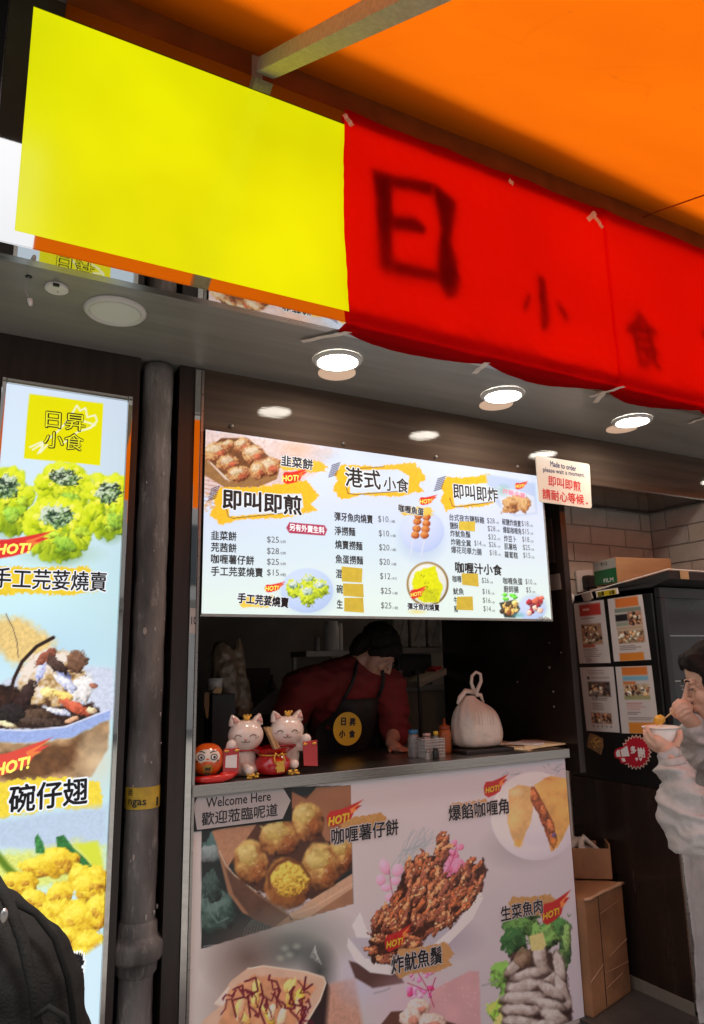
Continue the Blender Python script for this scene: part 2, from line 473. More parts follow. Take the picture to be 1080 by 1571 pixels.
# drain pipe with its socket collar and tape
t = thing('drain_pipe', 'old dark cast iron drain pipe with a wide collar near its foot', 'pipe', (.621, .035, 0))
px, pyy, pr = .621, .035, .056
mb = MB(); pts = []; n = 90
for i in range(n+1):
    z = -.02 + 2.65*i/n
    pts.append((pr + .0012*math.sin(z*23)+.0008*math.sin(z*71), z))
mb.lathe(pts, (px, pyy, 0), 40); mb.build('pipe', iron, t, smooth=True)
zc = atY(212, 1462, -.02)[2]
def zz(y): return atY(212, y, -.02)[2]
mb = MB().lathe([(pr+.001, zz(1418)), (pr+.008, zz(1424)), (pr+.009, zz(1438)), (pr+.012, zz(1444)), (pr+.026, zz(1450)), (pr+.030, zz(1457)), (pr+.029, zz(1474)), (pr+.022, zz(1480)), (pr+.012, zz(1483)), (pr+.010, zz(1498)), (pr+.002, zz(1503))], (px, pyy, 0), 48, cap=False)
mb.build('collar', iron, t, smooth=True)
tyb = mat('yellow_warning_tape', (.46, .31, .03), .4, var=.3, scale=20)
def onpipe(x, y):                       # point on the pipe face
    r = ray(x, y); a = r[0]**2+r[1]**2; dx, dy = CAM[0]-px, CAM[1]-pyy; b = r[0]*dx+r[1]*dy; c = dx*dx+dy*dy-(pr+.0028)**2
    return CAM + (-b-math.sqrt(max(0, b*b-a*c)))/a*r
z0, z1 = onpipe(222, 1242)[2], onpipe(222, 1208)[2]
MB().lathe([(pr+.0016, z0), (pr+.0018, z1)], (px, pyy, 0), 40, cap=False).build('warning_tape', tyb, t, smooth=True)
def on_cyl(s, pl, pr_, h, bold=.02):
    P_, Q_ = onpipe(*pl), onpipe(*pr_); a0 = math.atan2(P_[1]-pyy, P_[0]-px); a1 = math.atan2(Q_[1]-pyy, Q_[0]-px)
    Hh = onpipe(pl[0], pl[1]-h/2)[2]-onpipe(pl[0], pl[1]+h/2)[2]; co, fs = text_geo(s, 0.); lo = co.min(0); hi = co.max(0); mb = MB()
    for k in range(5):
        ox, oz = (0, 0) if k == 0 else (bold*math.cos(k*PI/2), bold*math.sin(k*PI/2))
        vs = []
        for q in co:
            u = (q[0]-lo[0])/(hi[0]-lo[0])+ox*.4; v = (q[1]-(lo[1]+hi[1])/2)/(hi[1]-lo[1])+oz; a_ = a0+(a1-a0)*u
            vs.append((px+(pr+.0030+k*.00005)*math.cos(a_), pyy+(pr+.0030+k*.00005)*math.sin(a_), P_[2]+(Q_[2]-P_[2])*u+Hh*v))
        mb.add(vs, fs)
    return link('lettering', mb.mesh('lettering'), ink, t)
on_cyl('ngas', (197, 1232), (224, 1233), 12); on_cyl('用', (196.5, 1216), (203, 1216), 10); on_cyl('1', (240, 1229), (242.5, 1229), 13)
# pale flakes of old paint and a mortar blob on the pipe
flk = mat('pale_paint_flake', (.30, .27, .25), .7, var=.3, scale=40)
random.seed(3)
for (fx, fy, s_) in [(250, 727, .012), (225, 740, .005), (222, 968, .014), (238, 965, .007), (243, 1012, .005), (204, 1206, .005), (232, 1170, .008), (246, 1096, .006), (247, 1140, .005), (236, 1400, .010), (224, 1408, .007), (241, 1390, .008), (205, 1316, .008), (200, 1322, .006), (255, 628, .004), (236, 845, .005), (252, 950, .006), (247, 1060, .004)]:
    p = onpipe(fx, fy)
    MB().ball(p, (s_*.5, .0025, s_*random.uniform(.6, 1.5)), 7, 5).build('paint_flake', flk, t, smooth=True)

# the upright light box with three dishes
LBX0, LBX1 = .100, .498
LBZ1 = 2.448
def paint_lightbox(c):
    X, Y = c.X, c.Y
    g = np.clip((Y-600)/300, 0, 1)[..., None]
    c.c[:] = np.array([214, 231, 250])*(1-g)+np.array([203, 238, 246])*g
    g = np.clip((X-60)/110, 0, 1)[..., None]; c.c[:] = c.c*(1-.05*g)
    # logo square
    c.poly([(45, 604), (158.5, 619), (153.5, 714), (36, 703)], (229, 226, 6), soft=1)
    w = (238, 243, 215)
    for pts in ([(112, 632), (118, 622), (123, 630), (131, 626), (134, 640), (146, 637), (149, 646), (138, 657), (120, 662), (97, 680)],
                [(112, 632), (100, 650), (88, 662), (62, 684)], [(50, 690), (66, 680), (62, 694), (72, 683)], [(128, 646), (146, 652), (134, 658)], [(46, 686), (64, 678)], [(58, 696), (66, 684)]):
        c.stroke(pts, 2.6, w, soft=1.2)
    # coriander dumplings
    def siu(cx, cy, rx, ry, sd):
        c.blob(cx, cy, rx, ry, 0, (150, 184, 34), (52, 84, 18), (220, 232, 50), rag=.22, rs=.05, tex=.6, ts=.07)
        rr = random.Random(sd)
        for k in range(13):
            a = k/13*2*PI+rr.random()*.4
            c.blob(cx+rx*.72*math.cos(a), cy+ry*.68*math.sin(a), rx*.36, ry*.46, math.degrees(a)+60, (192, 214, 24), (84, 112, 16), (232, 242, 52), rag=.3, rs=.12, tex=.4, ts=.14, op=.92)
        c.glow(cx+rx*.1, cy+ry*.75, rx*.8, ry*.5, (70, 110, 20), .6)
        for k in range(7):
            u = rr.uniform(-.85, .85); v0 = rr.uniform(-.1, .25); pts = [(cx+rx*u*.8, cy+ry*v0)]
            for q in range(4): pts.append((pts[-1][0]+rr.uniform(-5, 5)+u*2, pts[-1][1]+ry*rr.uniform(.08, .2)))
            c.stroke(pts, rr.uniform(1.5, 3.5), (88, 122, 22), 3.5, .55); c.stroke([(x_+3.5, y_-1) for x_, y_ in pts], 2.4, (226, 238, 84), 3.5, .5)
        for k in range(6):
            u, v = rr.uniform(-.75, .75), rr.uniform(.0, .7); c.blob(cx+rx*u, cy+ry*v, rx*rr.uniform(.16, .34), ry*rr.uniform(.10, .2), rr.uniform(-40, 40), rr.choice([(206, 222, 40), (150, 180, 50), (118, 156, 30), (214, 226, 90)]), rag=.6, rs=.12, tex=.7, ts=.15, op=.7)
        c.blob(cx+rx*.25, cy+ry*.45, rx*.4, ry*.25, 20, (110, 160, 60), rag=.5, rs=.08, tex=.6, op=.6)
        for k in range(8):
            a = k/8*2*PI; c.blob(cx+rx*.62*math.cos(a), cy-ry*.38+ry*.36*math.sin(a), rx*.17, ry*.12, rr.uniform(0, 180), (226, 232, 40), (130, 160, 20), (244, 246, 110), rag=.4, rs=.2, tex=.3)
        c.blob(cx, cy-ry*.42, rx*.55, ry*.36, 8, (128, 164, 104), (34, 70, 40), (214, 228, 204), rag=.55, rs=.2, tex=.9, ts=.28)
        for k in range(18):
            x, y = cx+rx*rr.uniform(-.42, .42), cy-ry*.42+ry*rr.uniform(-.24, .24)
            c.stroke([(x, y), (x+rr.uniform(-5, 5), y+rr.uniform(-4, 4)), (x+rr.uniform(-8, 8), y+rr.uniform(-5, 5))], 2.2, (26, 56, 40), 1.4, .9)
    siu(10, 768, 34, 52, 1); siu(98, 748, 42, 38, 2); siu(166, 776, 34, 50, 3)
    c.glow(90, 850, 80, 22, (120, 150, 60), .35)
    siu(88, 812, 50, 48, 4)
    c.hot(-30, 829, 52, 856, -.05, (222, 52, 50))
    c.swoosh(-20, 866, 150, 912, (236, 205, 52), .03, 5)
    # bowl of thick soup with a spoon
    c.glow(80, 1000, 150, 80, (180, 214, 238), .7)
    c.poly([(-10, 948), (34, 948), (60, 965), (85, 985), (60, 1012), (20, 1020), (-10, 990)], (238, 196, 110), 14, rag=6, tex=.15, op=.85)
    c.poly([(-20, 1060), (10, 1042), (60, 1030), (120, 1020), (175, 1025), (178, 1100), (130, 1118), (70, 1130), (-20, 1130)], (206, 214, 232), 8, tex=.1)
    c.poly([(-20, 1050), (20, 1052), (70, 1085), (140, 1078), (152, 1092), (110, 1112), (60, 1118), (-20, 1118)], (52, 33, 26), 4, rag=6, rs=.12, tex=.6, ts=.15)
    c.blob(80, 1040, 56, 48, -15, (196, 160, 104), (78, 50, 36), (238, 226, 214), rag=.18, rs=.1, tex=.9, ts=.10)
    for (x, y, a, b, g_, col) in [(62, 1030, 8, 20, 15, (166, 172, 226)), (92, 1028, 28, 10, 50, (140, 150, 208)), (70, 1008, 24, 10, -40, (120, 62, 44)), (118, 1015, 18, 24, 20, (96, 64, 46)), (86, 1020, 22, 12, 40, (58, 38, 30)), (124, 1058, 20, 34, 30, (226, 220, 216)),
                                  (100, 1048, 26, 9, 35, (198, 204, 236)), (75, 1062, 16, 9, 0, (240, 208, 128)), (98, 1068, 20, 8, 20, (222, 176, 92)), (116, 1086, 30, 12, 25, (176, 78, 52)), (140, 1090, 9, 7, 0, (222, 190, 150)), (38, 1070, 12, 40, 25, (38, 22, 20)), (144, 1052, 7, 5, 0, (150, 92, 70)),
                                  (52, 1098, 38, 16, -10, (74, 54, 40)), (18, 1095, 26, 22, 0, (28, 22, 22)), (70, 1108, 40, 9, 5, (60, 44, 36)), (90, 1092, 22, 6, 15, (190, 196, 228)), (12, 1112, 18, 6, 20, (214, 190, 150)), (110, 1104, 16, 5, -20, (206, 150, 116))]:
        c.blob(x, y, a*.9, b*.8, g_, col, tuple(v*.4 for v in col), tuple(min(255, v*1.25+18) for v in col), rag=.45, rs=.16, tex=.6, ts=.25, op=.95)
    c.stroke([(82, 978), (56, 992), (34, 1015), (22, 1040), (12, 1074)], 5.5, (48, 32, 28), 1.6)
    c.stroke([(9, 942), (20, 964), (26, 985), (28, 1008)], 1.6, (110, 92, 80), 1)
    c.poly([(-20, 1118), (40, 1121), (100, 1116), (170, 1088), (168, 1104), (110, 1132), (40, 1140), (-20, 1138)], (156, 176, 228), 2.5, tex=.1)
    c.stroke([(-10, 1119), (40, 1121), (100, 1115), (168, 1089)], 2.4, (214, 222, 246), 1.5)
    c.poly([(-20, 1138), (40, 1140), (110, 1132), (168, 1104), (165, 1150), (140, 1190), (60, 1205), (-20, 1205)], (168, 134, 98), 4, rag=3, rs=.06, tex=.45, ts=.04)
    c.poly([(0, 1158), (60, 1145), (120, 1135), (112, 1180), (60, 1196), (0, 1196)], (92, 58, 34), 12, rag=8, rs=.05, tex=.4, ts=.08, op=.85)
    c.glow(150, 1170, 40, 60, (226, 206, 170), .6)
    c.hot(-30, 1163, 52, 1194, -.2, (222, 78, 64))
    c.poly([(-30, 1205), (20, 1196), (90, 1192), (150, 1200), (160, 1225), (150, 1243), (90, 1240), (20, 1252), (-30, 1262)], (240, 214, 64), 2, rag=7, rs=.12, tex=.08)
    # fried chicken with cucumber
    c.poly([(-20, 1262), (70, 1246), (165, 1236), (165, 1290), (120, 1310), (-20, 1300)], (186, 204, 226), 14, tex=.05)
    c.poly([(-20, 1310), (50, 1305), (120, 1290), (160, 1300), (160, 1350), (-20, 1370)], (218, 226, 120), 14, rag=6, tex=.1)
    c.stroke([(-10, 1305), (10, 1330), (30, 1350)], 12, (96, 130, 30), 6)
    c.poly([(53, 1286), (58, 1279), (66, 1292), (70, 1310), (55, 1309)], (58, 128, 66), 1.5, tex=.5, ts=.4)
    c.poly([(86, 1284), (98, 1281), (112, 1300), (130, 1316), (146, 1334), (144, 1342), (120, 1330), (88, 1306)], (44, 110, 52), 2, tex=.4, ts=.3)
    c.poly([(116, 1296), (150, 1290), (158, 1330), (145, 1330)], (210, 220, 60), 6)
    rr = random.Random(5)
    fr = [(60, 1330, 34, 18, -8), (90, 1322, 30, 26, 10), (30, 1355, 30, 22, 10), (128, 1345, 24, 20, 0), (150, 1350, 16, 24, 0), (52, 1385, 28, 22, 20), (92, 1372, 26, 20, -40), (135, 1362, 26, 26, 0), (85, 1405, 34, 26, -30), (62, 1412, 26, 20, 0), (122, 1412, 34, 34, 0), (80, 1430, 30, 26, 10), (150, 1400, 18, 32, 0), (105, 1440, 34, 22, 0), (138, 1450, 26, 24, 0), (128, 1468, 26, 16, 0), (90, 1450, 20, 20, 0)]
    for (x, y, a, b, g_) in fr:
        c.blob(x, y, a, b, g_, (222, 176, 30), (96, 50, 10), (248, 230, 70), rag=.38, rs=.09, tex=.5, ts=.16)
        c.blob(x-a*.2, y-b*.25, a*.6, b*.5, g_, (240, 204, 44), (190, 130, 20), (252, 240, 96), rag=.5, rs=.16, tex=.5, ts=.3, op=.7)
        for k in range(4): c.blob(x+rr.uniform(-.5, .5)*a, y+rr.uniform(-.1, .6)*b, a*.22, b*.2, 0, (176, 108, 26), (90, 44, 12), (230, 180, 60), rag=.6, rs=.3, tex=.6, op=.6)
    c.poly([(110, 1478), (165, 1440), (165, 1600), (110, 1600)], (206, 232, 244), 8)
t = thing('menu_light_box', 'tall upright light box with green dumplings, soup and fried chicken left of the pipe', 'light box', (.3, 0, .3))
lbm = print_mat('backlit_film', lit=.50, rough=.25)
printed_sheet('printed_film', LBX0, LBX1, .30, LBZ1, -.034, .0034, (215, 232, 250), paint_lightbox, lbm, t)
mb = MB().box(LBX0-.014, LBX0-.0005, -.045, -.001, .285, LBZ1+.018).box(LBX1+.0005, LBX1+.016, -.045, -.001, .285, LBZ1+.018)
mb.box(LBX0, LBX1, -.044, -.001, LBZ1+.0005, LBZ1+.017).box(LBX0, LBX1, -.044, -.001, .286, .2995)
mb.build('frame', mirror_m, t, bevel=.0015)
MB().box(LBX0, LBX1, -.031, -.001, .30, LBZ1).build('box_back', steel, t)
LB = lambda x, y: atY(x, y, -.0345)
for s_, a, b, h in (('日昇', (69, 643), (132, 650), 27), ('小食', (66, 673), (129, 680), 27)):
    lettering(s_, a, b, h, LB, ink, t, bold=.05, lift=.001)
    lettering(s_, (a[0]+1, a[1]), (b[0]-1, b[1]), h-2.5, LB, lit_sun, t, bold=.002, lift=.0018, name='lettering_fill')
lettering('HOT!', (-6, 843), (47, 841), 16, LB, lit_yel, t, bold=.05, ital=.25, lift=.001)
lettering('HOT!', (-8, 1182), (46, 1169), 19, LB, lit_yel, t, bold=.05, ital=.25, lift=.001)
lettering('手工芫荽燒賣', (-12, 886), (164, 893), 31, LB, ink, t, bold=.014, lift=.001, halo=halo_lit, hb=.055)
lettering('碗仔翅', (13, 1227), (135, 1212), 42, LB, ink, t, bold=.022, lift=.001, halo=halo_lit, hb=.06)
lettering('雞', (100, 1494), (128, 1490), 60, LB, ink, t, bold=.04, lift=.001, halo=halo_lit, hb=.06)

# ------------------------------------------------------------------ soffit and lintel over the hatch
SY = -.60                                    # street face of the sign
t = thing('soffit', 'grey brown soffit panel over the hatch carrying the round downlights', 'ceiling panel', (1.5, -.3, 2.64))
MB().box(-1.9, 4.6, -.545, -.0035, 2.64, 2.70).box(-1.9, .785, -.0034, .16, 2.641, 2.70).build('soffit_board', soffit_m, t)
t = thing('lintel', 'glossy brown wood lintel above the lit menu board reflecting the lamps', 'beam', (2, 0, 2.385))
MB().box(.787, 4.6, -.003, .388, 2.388, 2.6395).build('lintel_board', wood_h, t)
MB().box(2.68, 4.6, -.006, -.0035, 2.386, 2.394).build('edge_strip', mat('brown_edge_strip', (.04, .028, .022), .4), t)
for (sx, sy) in [(355, 654), (526, 681), (668, 701), (793, 716)]:
    p = atY(sx, sy, -.004)
    MB().lathe([(.008, -.004), (.008, -.010), (.005, -.014), (.0015, -.0155)], (p[0], 0, p[2]), 14, 'Y').build('screw_cap', steel, t, smooth=True)

# ------------------------------------------------------------------ building above, canopy, strut
t = thing('upper_facade', 'grey concrete facade of the building behind and above the orange canopy', 'wall', (0, 0, 3.6))
MB().box(-4, 9, -.50, .2, 3.53, 9.0).build('wall', concrete, t)
MB().box(-4, 9, -.499, 2.5, 2.705, 3.529).build('floor_mass', black_m, t)
MB().box(-4, .03, -.56, -.50, 2.70, 3.529).build('wall', black_m, t)
t = thing('balcony_slab', 'grey concrete balcony slab sticking out above the orange canopy', 'balcony', (2, -.9, 4.6))
mb = MB(); ye = lambda x: -1.10+.085*(x-.8)
mb.prism([(-5, ye(-5), 4.0), (9, ye(9), 4.0), (9, -.501, 4.0), (-5, -.501, 4.0)], (0, 0, .14)); mb.build('slab', concrete, t)

canm = bpy.data.materials.new('orange_tarpaulin'); canm.use_nodes = True
N = canm.node_tree.nodes; L = canm.node_tree.links; N.remove(N['Principled BSDF'])
tc = N.new('ShaderNodeTexCoord'); nz = N.new('ShaderNodeTexNoise'); nz.inputs['Scale'].default_value = 1.6; nz.inputs['Detail'].default_value = 8
L.new(tc.outputs['Object'], nz.inputs['Vector'])
n2 = N.new('ShaderNodeTexNoise'); n2.inputs['Scale'].default_value = 26; n2.inputs['Detail'].default_value = 3; L.new(tc.outputs['Object'], n2.inputs['Vector'])
r1 = N.new('ShaderNodeMapRange'); r1.inputs['From Min'].default_value = .3; r1.inputs['From Max'].default_value = .75; L.new(nz.outputs['Fac'], r1.inputs[0])
cr = N.new('ShaderNodeMix'); cr.data_type = 'RGBA'; L.new(r1.outputs[0], cr.inputs['Factor'])
cr.inputs['A'].default_value = (.46, .088, .0016, 1); cr.inputs['B'].default_value = (.40, .070, .0014, 1)
r2 = N.new('ShaderNodeMapRange'); r2.inputs['From Min'].default_value = .70; r2.inputs['From Max'].default_value = .76; r2.inputs['To Max'].default_value = .6; L.new(n2.outputs['Fac'], r2.inputs[0])
c2 = N.new('ShaderNodeMix'); c2.data_type = 'RGBA'; L.new(r2.outputs[0], c2.inputs['Factor']); L.new(cr.outputs['Result'], c2.inputs['A']); c2.inputs['B'].default_value = (.35, .06, .004, 1)
w3 = N.new('ShaderNodeTexVoronoi'); w3.feature = 'DISTANCE_TO_EDGE'; w3.inputs['Scale'].default_value = 1.7
wv = N.new('ShaderNodeTexNoise'); wv.inputs['Scale'].default_value = 3; L.new(tc.outputs['Object'], wv.inputs['Vector'])
va = N.new('ShaderNodeMix'); va.data_type = 'VECTOR'; va.inputs['Factor'].default_value = .25; L.new(tc.outputs['Object'], va.inputs['A']); L.new(wv.outputs['Color'], va.inputs['B']); L.new(va.outputs['Result'], w3.inputs['Vector'])
r3 = N.new('ShaderNodeMapRange'); r3.inputs['From Max'].default_value = .010; r3.inputs['To Min'].default_value = .18; r3.inputs['To Max'].default_value = 0; L.new(w3.outputs['Distance'], r3.inputs[0])
w4 = N.new('ShaderNodeTexNoise'); w4.inputs['Scale'].default_value = 2.3; L.new(tc.outputs['Object'], w4.inputs['Vector'])
r4 = N.new('ShaderNodeMapRange'); r4.inputs['From Min'].default_value = .48; r4.inputs['From Max'].default_value = .62; L.new(w4.outputs['Fac'], r4.inputs[0])
m4 = N.new('ShaderNodeMath'); m4.operation = 'MULTIPLY'; L.new(r3.outputs[0], m4.inputs[0]); L.new(r4.outputs[0], m4.inputs[1])
c3 = N.new('ShaderNodeMix'); c3.data_type = 'RGBA'; L.new(m4.outputs[0], c3.inputs['Factor']); L.new(c2.outputs['Result'], c3.inputs['A']); c3.inputs['B'].default_value = (.28, .045, .002, 1); c2 = c3
tr = N.new('ShaderNodeBsdfTranslucent'); df = N.new('ShaderNodeBsdfDiffuse'); L.new(c2.outputs['Result'], tr.inputs[0]); L.new(c2.outputs['Result'], df.inputs[0])
ms = N.new('ShaderNodeMixShader'); ms.inputs[0].default_value = .38; L.new(tr.outputs[0], ms.inputs[1]); L.new(df.outputs[0], ms.inputs[2])
L.new(ms.outputs[0], N['Material Output'].inputs[0])
CANX0 = .16
def can_z(y): return 3.64 + .62*(y+.55)
t = thing('canopy', 'large orange tarpaulin canopy glowing with daylight above the shop sign', 'canopy', (2, -1.5, 3))
mb = MB(); nxg, nyg = 70, 40; vs = []
for j in range(nyg+1):
    for i in range(nxg+1):
        x = CANX0+(6.5-CANX0)*i/nxg; y = -.503-1.75*j/nyg
        s = j/nyg
        z = can_z(y) - .006*abs(mnoise.noise(Vector((x*1.3+y*.8, y*2.2, 4)))) - .035*math.sin(PI*min(1, s*1.0))*(.6+.4*math.sin(x*2.1+.6)) + .006*mnoise.noise(Vector((x*3, y*3, 0)))
        vs.append((x, y, z))
fs = [(j*(nxg+1)+i, j*(nxg+1)+i+1, (j+1)*(nxg+1)+i+1, (j+1)*(nxg+1)+i) for j in range(nyg) for i in range(nxg)]
mb.add(vs, fs).build('sheet', canm, t, smooth=True)
orol = mat('orange_hem', (.34, .10, .012), .7, var=.2, bump=.3, bscale=12)
MB().add([(CANX0, -.506, 3.67), (6.5, -.506, 3.67), (6.5, -.53, 3.515), (CANX0, -.53, 3.515)], [(0, 1, 2, 3)]).tube([(CANX0, -.534, 3.520), (2, -.536, 3.518), (4, -.532, 3.522), (6.5, -.534, 3.520)], .008, 10).build('rolled_hem', orol, t, smooth=True)
seam = mat('orange_seam', (.30, .06, .004), .7)
def oncan(x, y):
    r = ray(x, y); k = .62; tt = (3.64+k*(CAM[1]+.55)-CAM[2])/(r[2]-k*r[1]); return Vector(CAM+tt*r)-Vector((0, 0, .045))
for a, b in (((1080, 283), (1010, 310)), ((1010, 310), (975, 325))):
    MB().tube([oncan(*a), oncan(*b)], .003, 6).build('seam', seam, t)
# strut
rust = mat('rusty_painted_steel', (.46, .43, .33), .6, .1, var=.16, scale=55, bump=.5, bscale=140, dirt=.25)
t = thing('canopy_strut', 'rust speckled square steel strut holding up the orange canopy', 'strut', (.85, -.6, 3.5))
A = Vector((.800, -.60, can_z(-.60)-.085)); B = Vector((.800, -2.25, can_z(-2.25)-.085)); d = (B-A).normalized(); up = Vector((1, 0, 0)).cross(d).normalized()
MB().obox((A+B)/2, (.033, 0, 0), d*((B-A).length/2), up*.025).build('square_tube', rust, t, bevel=.003)
MB().box(.765, .805, -.560, -.552, 3.46, 3.60).build('bracket', rust, t, bevel=.002)
# dark neighbouring awning that the polished frame mirrors
t = thing('neighbour_awning', 'dark grey awning of the neighbouring shop left of the orange canopy', 'awning', (-1.5, -1.5, 3.2))
MB().prism([(-5, -.56, 3.70), (.185, -.56, 3.70), (.185, -1.25, 3.42), (-5, -1.25, 3.42)], (0, 0, .03)).build('awning_sheet', mat('dark_awning', (.035, .034, .032), .7, var=.4), t)
for x in (-.35, -1.4, -2.6): MB().box(x, x+.05, -1.24, -.56, 3.34, 3.40).build('awning_rib', concrete, t)

# ------------------------------------------------------------------ the sign over the hatch
t = thing('shop_sign', 'long backlit yellow sign box with a polished steel frame over the hatch', 'sign', (1, SY, 2.65))
SX0 = atY(37, 180, SY)[0]; SZ0 = .5*(atY(25, 355, SY)[2]+atY(530, 478, SY)[2]); SZ1 = .5*(atY(50, 10, SY)[2]+atY(527, 190, SY)[2])
SB = atY(200, 417, SY)[2]; ST = SZ1+.05
FX0 = SX0-.062
signm = bpy.data.materials.new('backlit_yellow_face'); signm.use_nodes = True
N = signm.node_tree.nodes; L = signm.node_tree.links; p = N['Principled BSDF']; p.inputs['Base Color'].default_value = (.22, .2, .01, 1); p.inputs['Roughness'].default_value = .22
tc = N.new('ShaderNodeTexCoord'); nz = N.new('ShaderNodeTexNoise'); nz.inputs['Scale'].default_value = 2.2; nz.inputs['Detail'].default_value = 2; L.new(tc.outputs['Object'], nz.inputs['Vector'])
mr = N.new('ShaderNodeMapRange'); mr.inputs['From Min'].default_value = .3; mr.inputs['From Max'].default_value = .7; mr.inputs['To Min'].default_value = .43; mr.inputs['To Max'].default_value = .535; L.new(nz.outputs['Fac'], mr.inputs[0])
L.new(mr.outputs[0], p.inputs['Emission Strength']); p.inputs['Emission Color'].default_value = (.74, .78, .0, 1)
MB().box(SX0, 4.6, SY, SY+.004, SZ0, SZ1).build('sign_face', signm, t)
mb = MB()
f0, f1 = SY-.004, SY+.006
mb.add([(FX0, f0, SB), (SX0, f0, SZ0), (SX0, f0, SZ1), (FX0, f0, ST)], [(0, 1, 2, 3)])
mb.add([(FX0, f0, SB), (4.6, f0, SB), (4.6, f0, SZ0), (SX0, f0, SZ0)], [(0, 1, 2, 3)])
mb.add([(SX0, f0, SZ1), (4.6, f0, SZ1), (4.6, f0, ST), (FX0, f0, ST)], [(0, 1, 2, 3)])
mb.build('frame_face', mirror_m, t)
MB().box(FX0, 4.6, f0+.0005, -.546, SB-.003, SB-.0005).build('frame_underside', mirror_m, t)
MB().box(FX0, 4.6, SY+.006, -.505, SB, ST).build('sign_box', steel, t)
o = MB().box(FX0-.004, FX0-.001, f0, -.5, SB-.003, ST).build('frame_side', steel, t)
# characters on the sign face that show through the red cloth
SF = lambda x, y: atY(x, y, SY-.001)
def glyph(name, polys, holes=()):
    mb = MB()
    for pl in polys: mb.prism([SF(*q) for q in pl], (0, -.0012, 0))
    return mb.build(name, ink, t)
glyph('character', [[(567, 262), (600, 272), (598, 408), (592, 426), (578, 420), (572, 300)],
                    [(601, 273), (662, 283), (658, 305), (601, 293)],
                    [(663, 283), (697, 314), (689, 372), (702, 430), (697, 455), (684, 462), (664, 434), (672, 350), (661, 306)],
                    [(600, 335), (632, 336), (652, 352), (648, 362), (600, 357)],
                    [(600, 404), (664, 418), (663, 436), (596, 426)]])
glyph('character', [[(821, 424), (832, 430), (837, 500), (832, 512), (826, 508)], [(806, 452), (811, 456), (804, 480), (799, 478)], [(850, 462), (868, 490), (864, 497), (852, 478)]])
lettering('食', (956, 522), (1006, 528), 86, SF, ink, t, bold=.012, lift=.001, name='character')
glyph('character', [[(1066, 512), (1086, 508), (1110, 520), (1100, 534), (1076, 526)]])

# red cloth covering most of the sign
clothm = bpy.data.materials.new('red_cloth'); clothm.use_nodes = True
N = clothm.node_tree.nodes; L = clothm.node_tree.links; N.remove(N['Principled BSDF'])
tc = N.new('ShaderNodeTexCoord'); w1 = N.new('ShaderNodeTexNoise'); w1.inputs['Scale'].default_value = 260; w1.inputs['Detail'].default_value = 2; L.new(tc.outputs['Object'], w1.inputs['Vector'])
r1 = N.new('ShaderNodeMapRange'); r1.inputs['From Min'].default_value = .3; r1.inputs['From Max'].default_value = .7; L.new(w1.outputs['Fac'], r1.inputs[0])
cm = N.new('ShaderNodeMix'); cm.data_type = 'RGBA'; L.new(r1.outputs[0], cm.inputs['Factor']); cm.inputs['A'].default_value = (.95, .003, .003, 1); cm.inputs['B'].default_value = (.97, .008, .006, 1)
tr = N.new('ShaderNodeBsdfTranslucent'); L.new(cm.outputs['Result'], tr.inputs[0]); df = N.new('ShaderNodeBsdfDiffuse'); df.inputs[0].default_value = (.42, .012, .02, 1)
ms = N.new('ShaderNodeMixShader'); ms.inputs[0].default_value = .16; L.new(tr.outputs[0], ms.inputs[1]); L.new(df.outputs[0], ms.inputs[2]); L.new(ms.outputs[0], N['Material Output'].inputs[0])
def cloth(name, label, x0, x1, yf, seed, loc):
    t = thing(name, label, 'banner', loc, 'red cloths covering the sign')
    nx = int((x1-x0)/.012); top = ST+.004; bot = SB-.004; nz_ = 70; nf = 12
    vs = []; rows = nz_+nf
    for j in range(rows+1):
        for i in range(nx+1):
            u = i/nx; x = x0+(x1-x0)*u
            w = .0042*mnoise.noise(Vector((x*7, seed, j*.07)))+.0024*mnoise.noise(Vector((x*22, seed+3, j*.3)))
            if j <= nz_:
                v = j/nz_; z = top+(bot-top)*v-.010*math.sin(PI*((x-1.13)/.42 % 1))*(1-v)**8
                y = yf + w*(1+1.2*v) - .006*v*v
                xx = x - (.014*math.sin(v*PI)*(1 if u < .02 else 0) if seed == 1 else 0)
            else:
                v = (j-nz_)/nf
                # the hem is tucked under the box and taped to the soffit, sagging between the tapes
                dep = .055+.055*abs(math.sin(PI*(x-1.14)/.62))+.02*mnoise.noise(Vector((x*3, seed, 9)))
                y = yf-.006+dep*v*1.3; z = bot-.005*math.sin(PI*v) - .012*abs(math.sin(PI*(x-1.14)/.62))*math.sin(PI*v*.5)*.5 + w
                xx = x
            vs.append((xx, y, z))
    fs = [(j*(nx+1)+i, j*(nx+1)+i+1, (j+1)*(nx+1)+i+1, (j+1)*(nx+1)+i) for j in range(rows) for i in range(nx)]
    MB().add(vs, fs).build('cloth', clothm, t, smooth=True)
    return t
CXA = SX0
cx0 = atY(529, 330, SY)[0]; cx1 = atY(930, 460, SY)[0]
cloth('red_cloth_banner', 'red cloth taped over the sign beside the bare yellow part', cx0, cx1+.012, SY-.016, 1, (cx0, SY, SB))
cloth('red_cloth_banner', 'red cloth taped over the far right end of the sign', cx1-.006, 4.5, SY-.023, 2, (cx1, SY, SB))
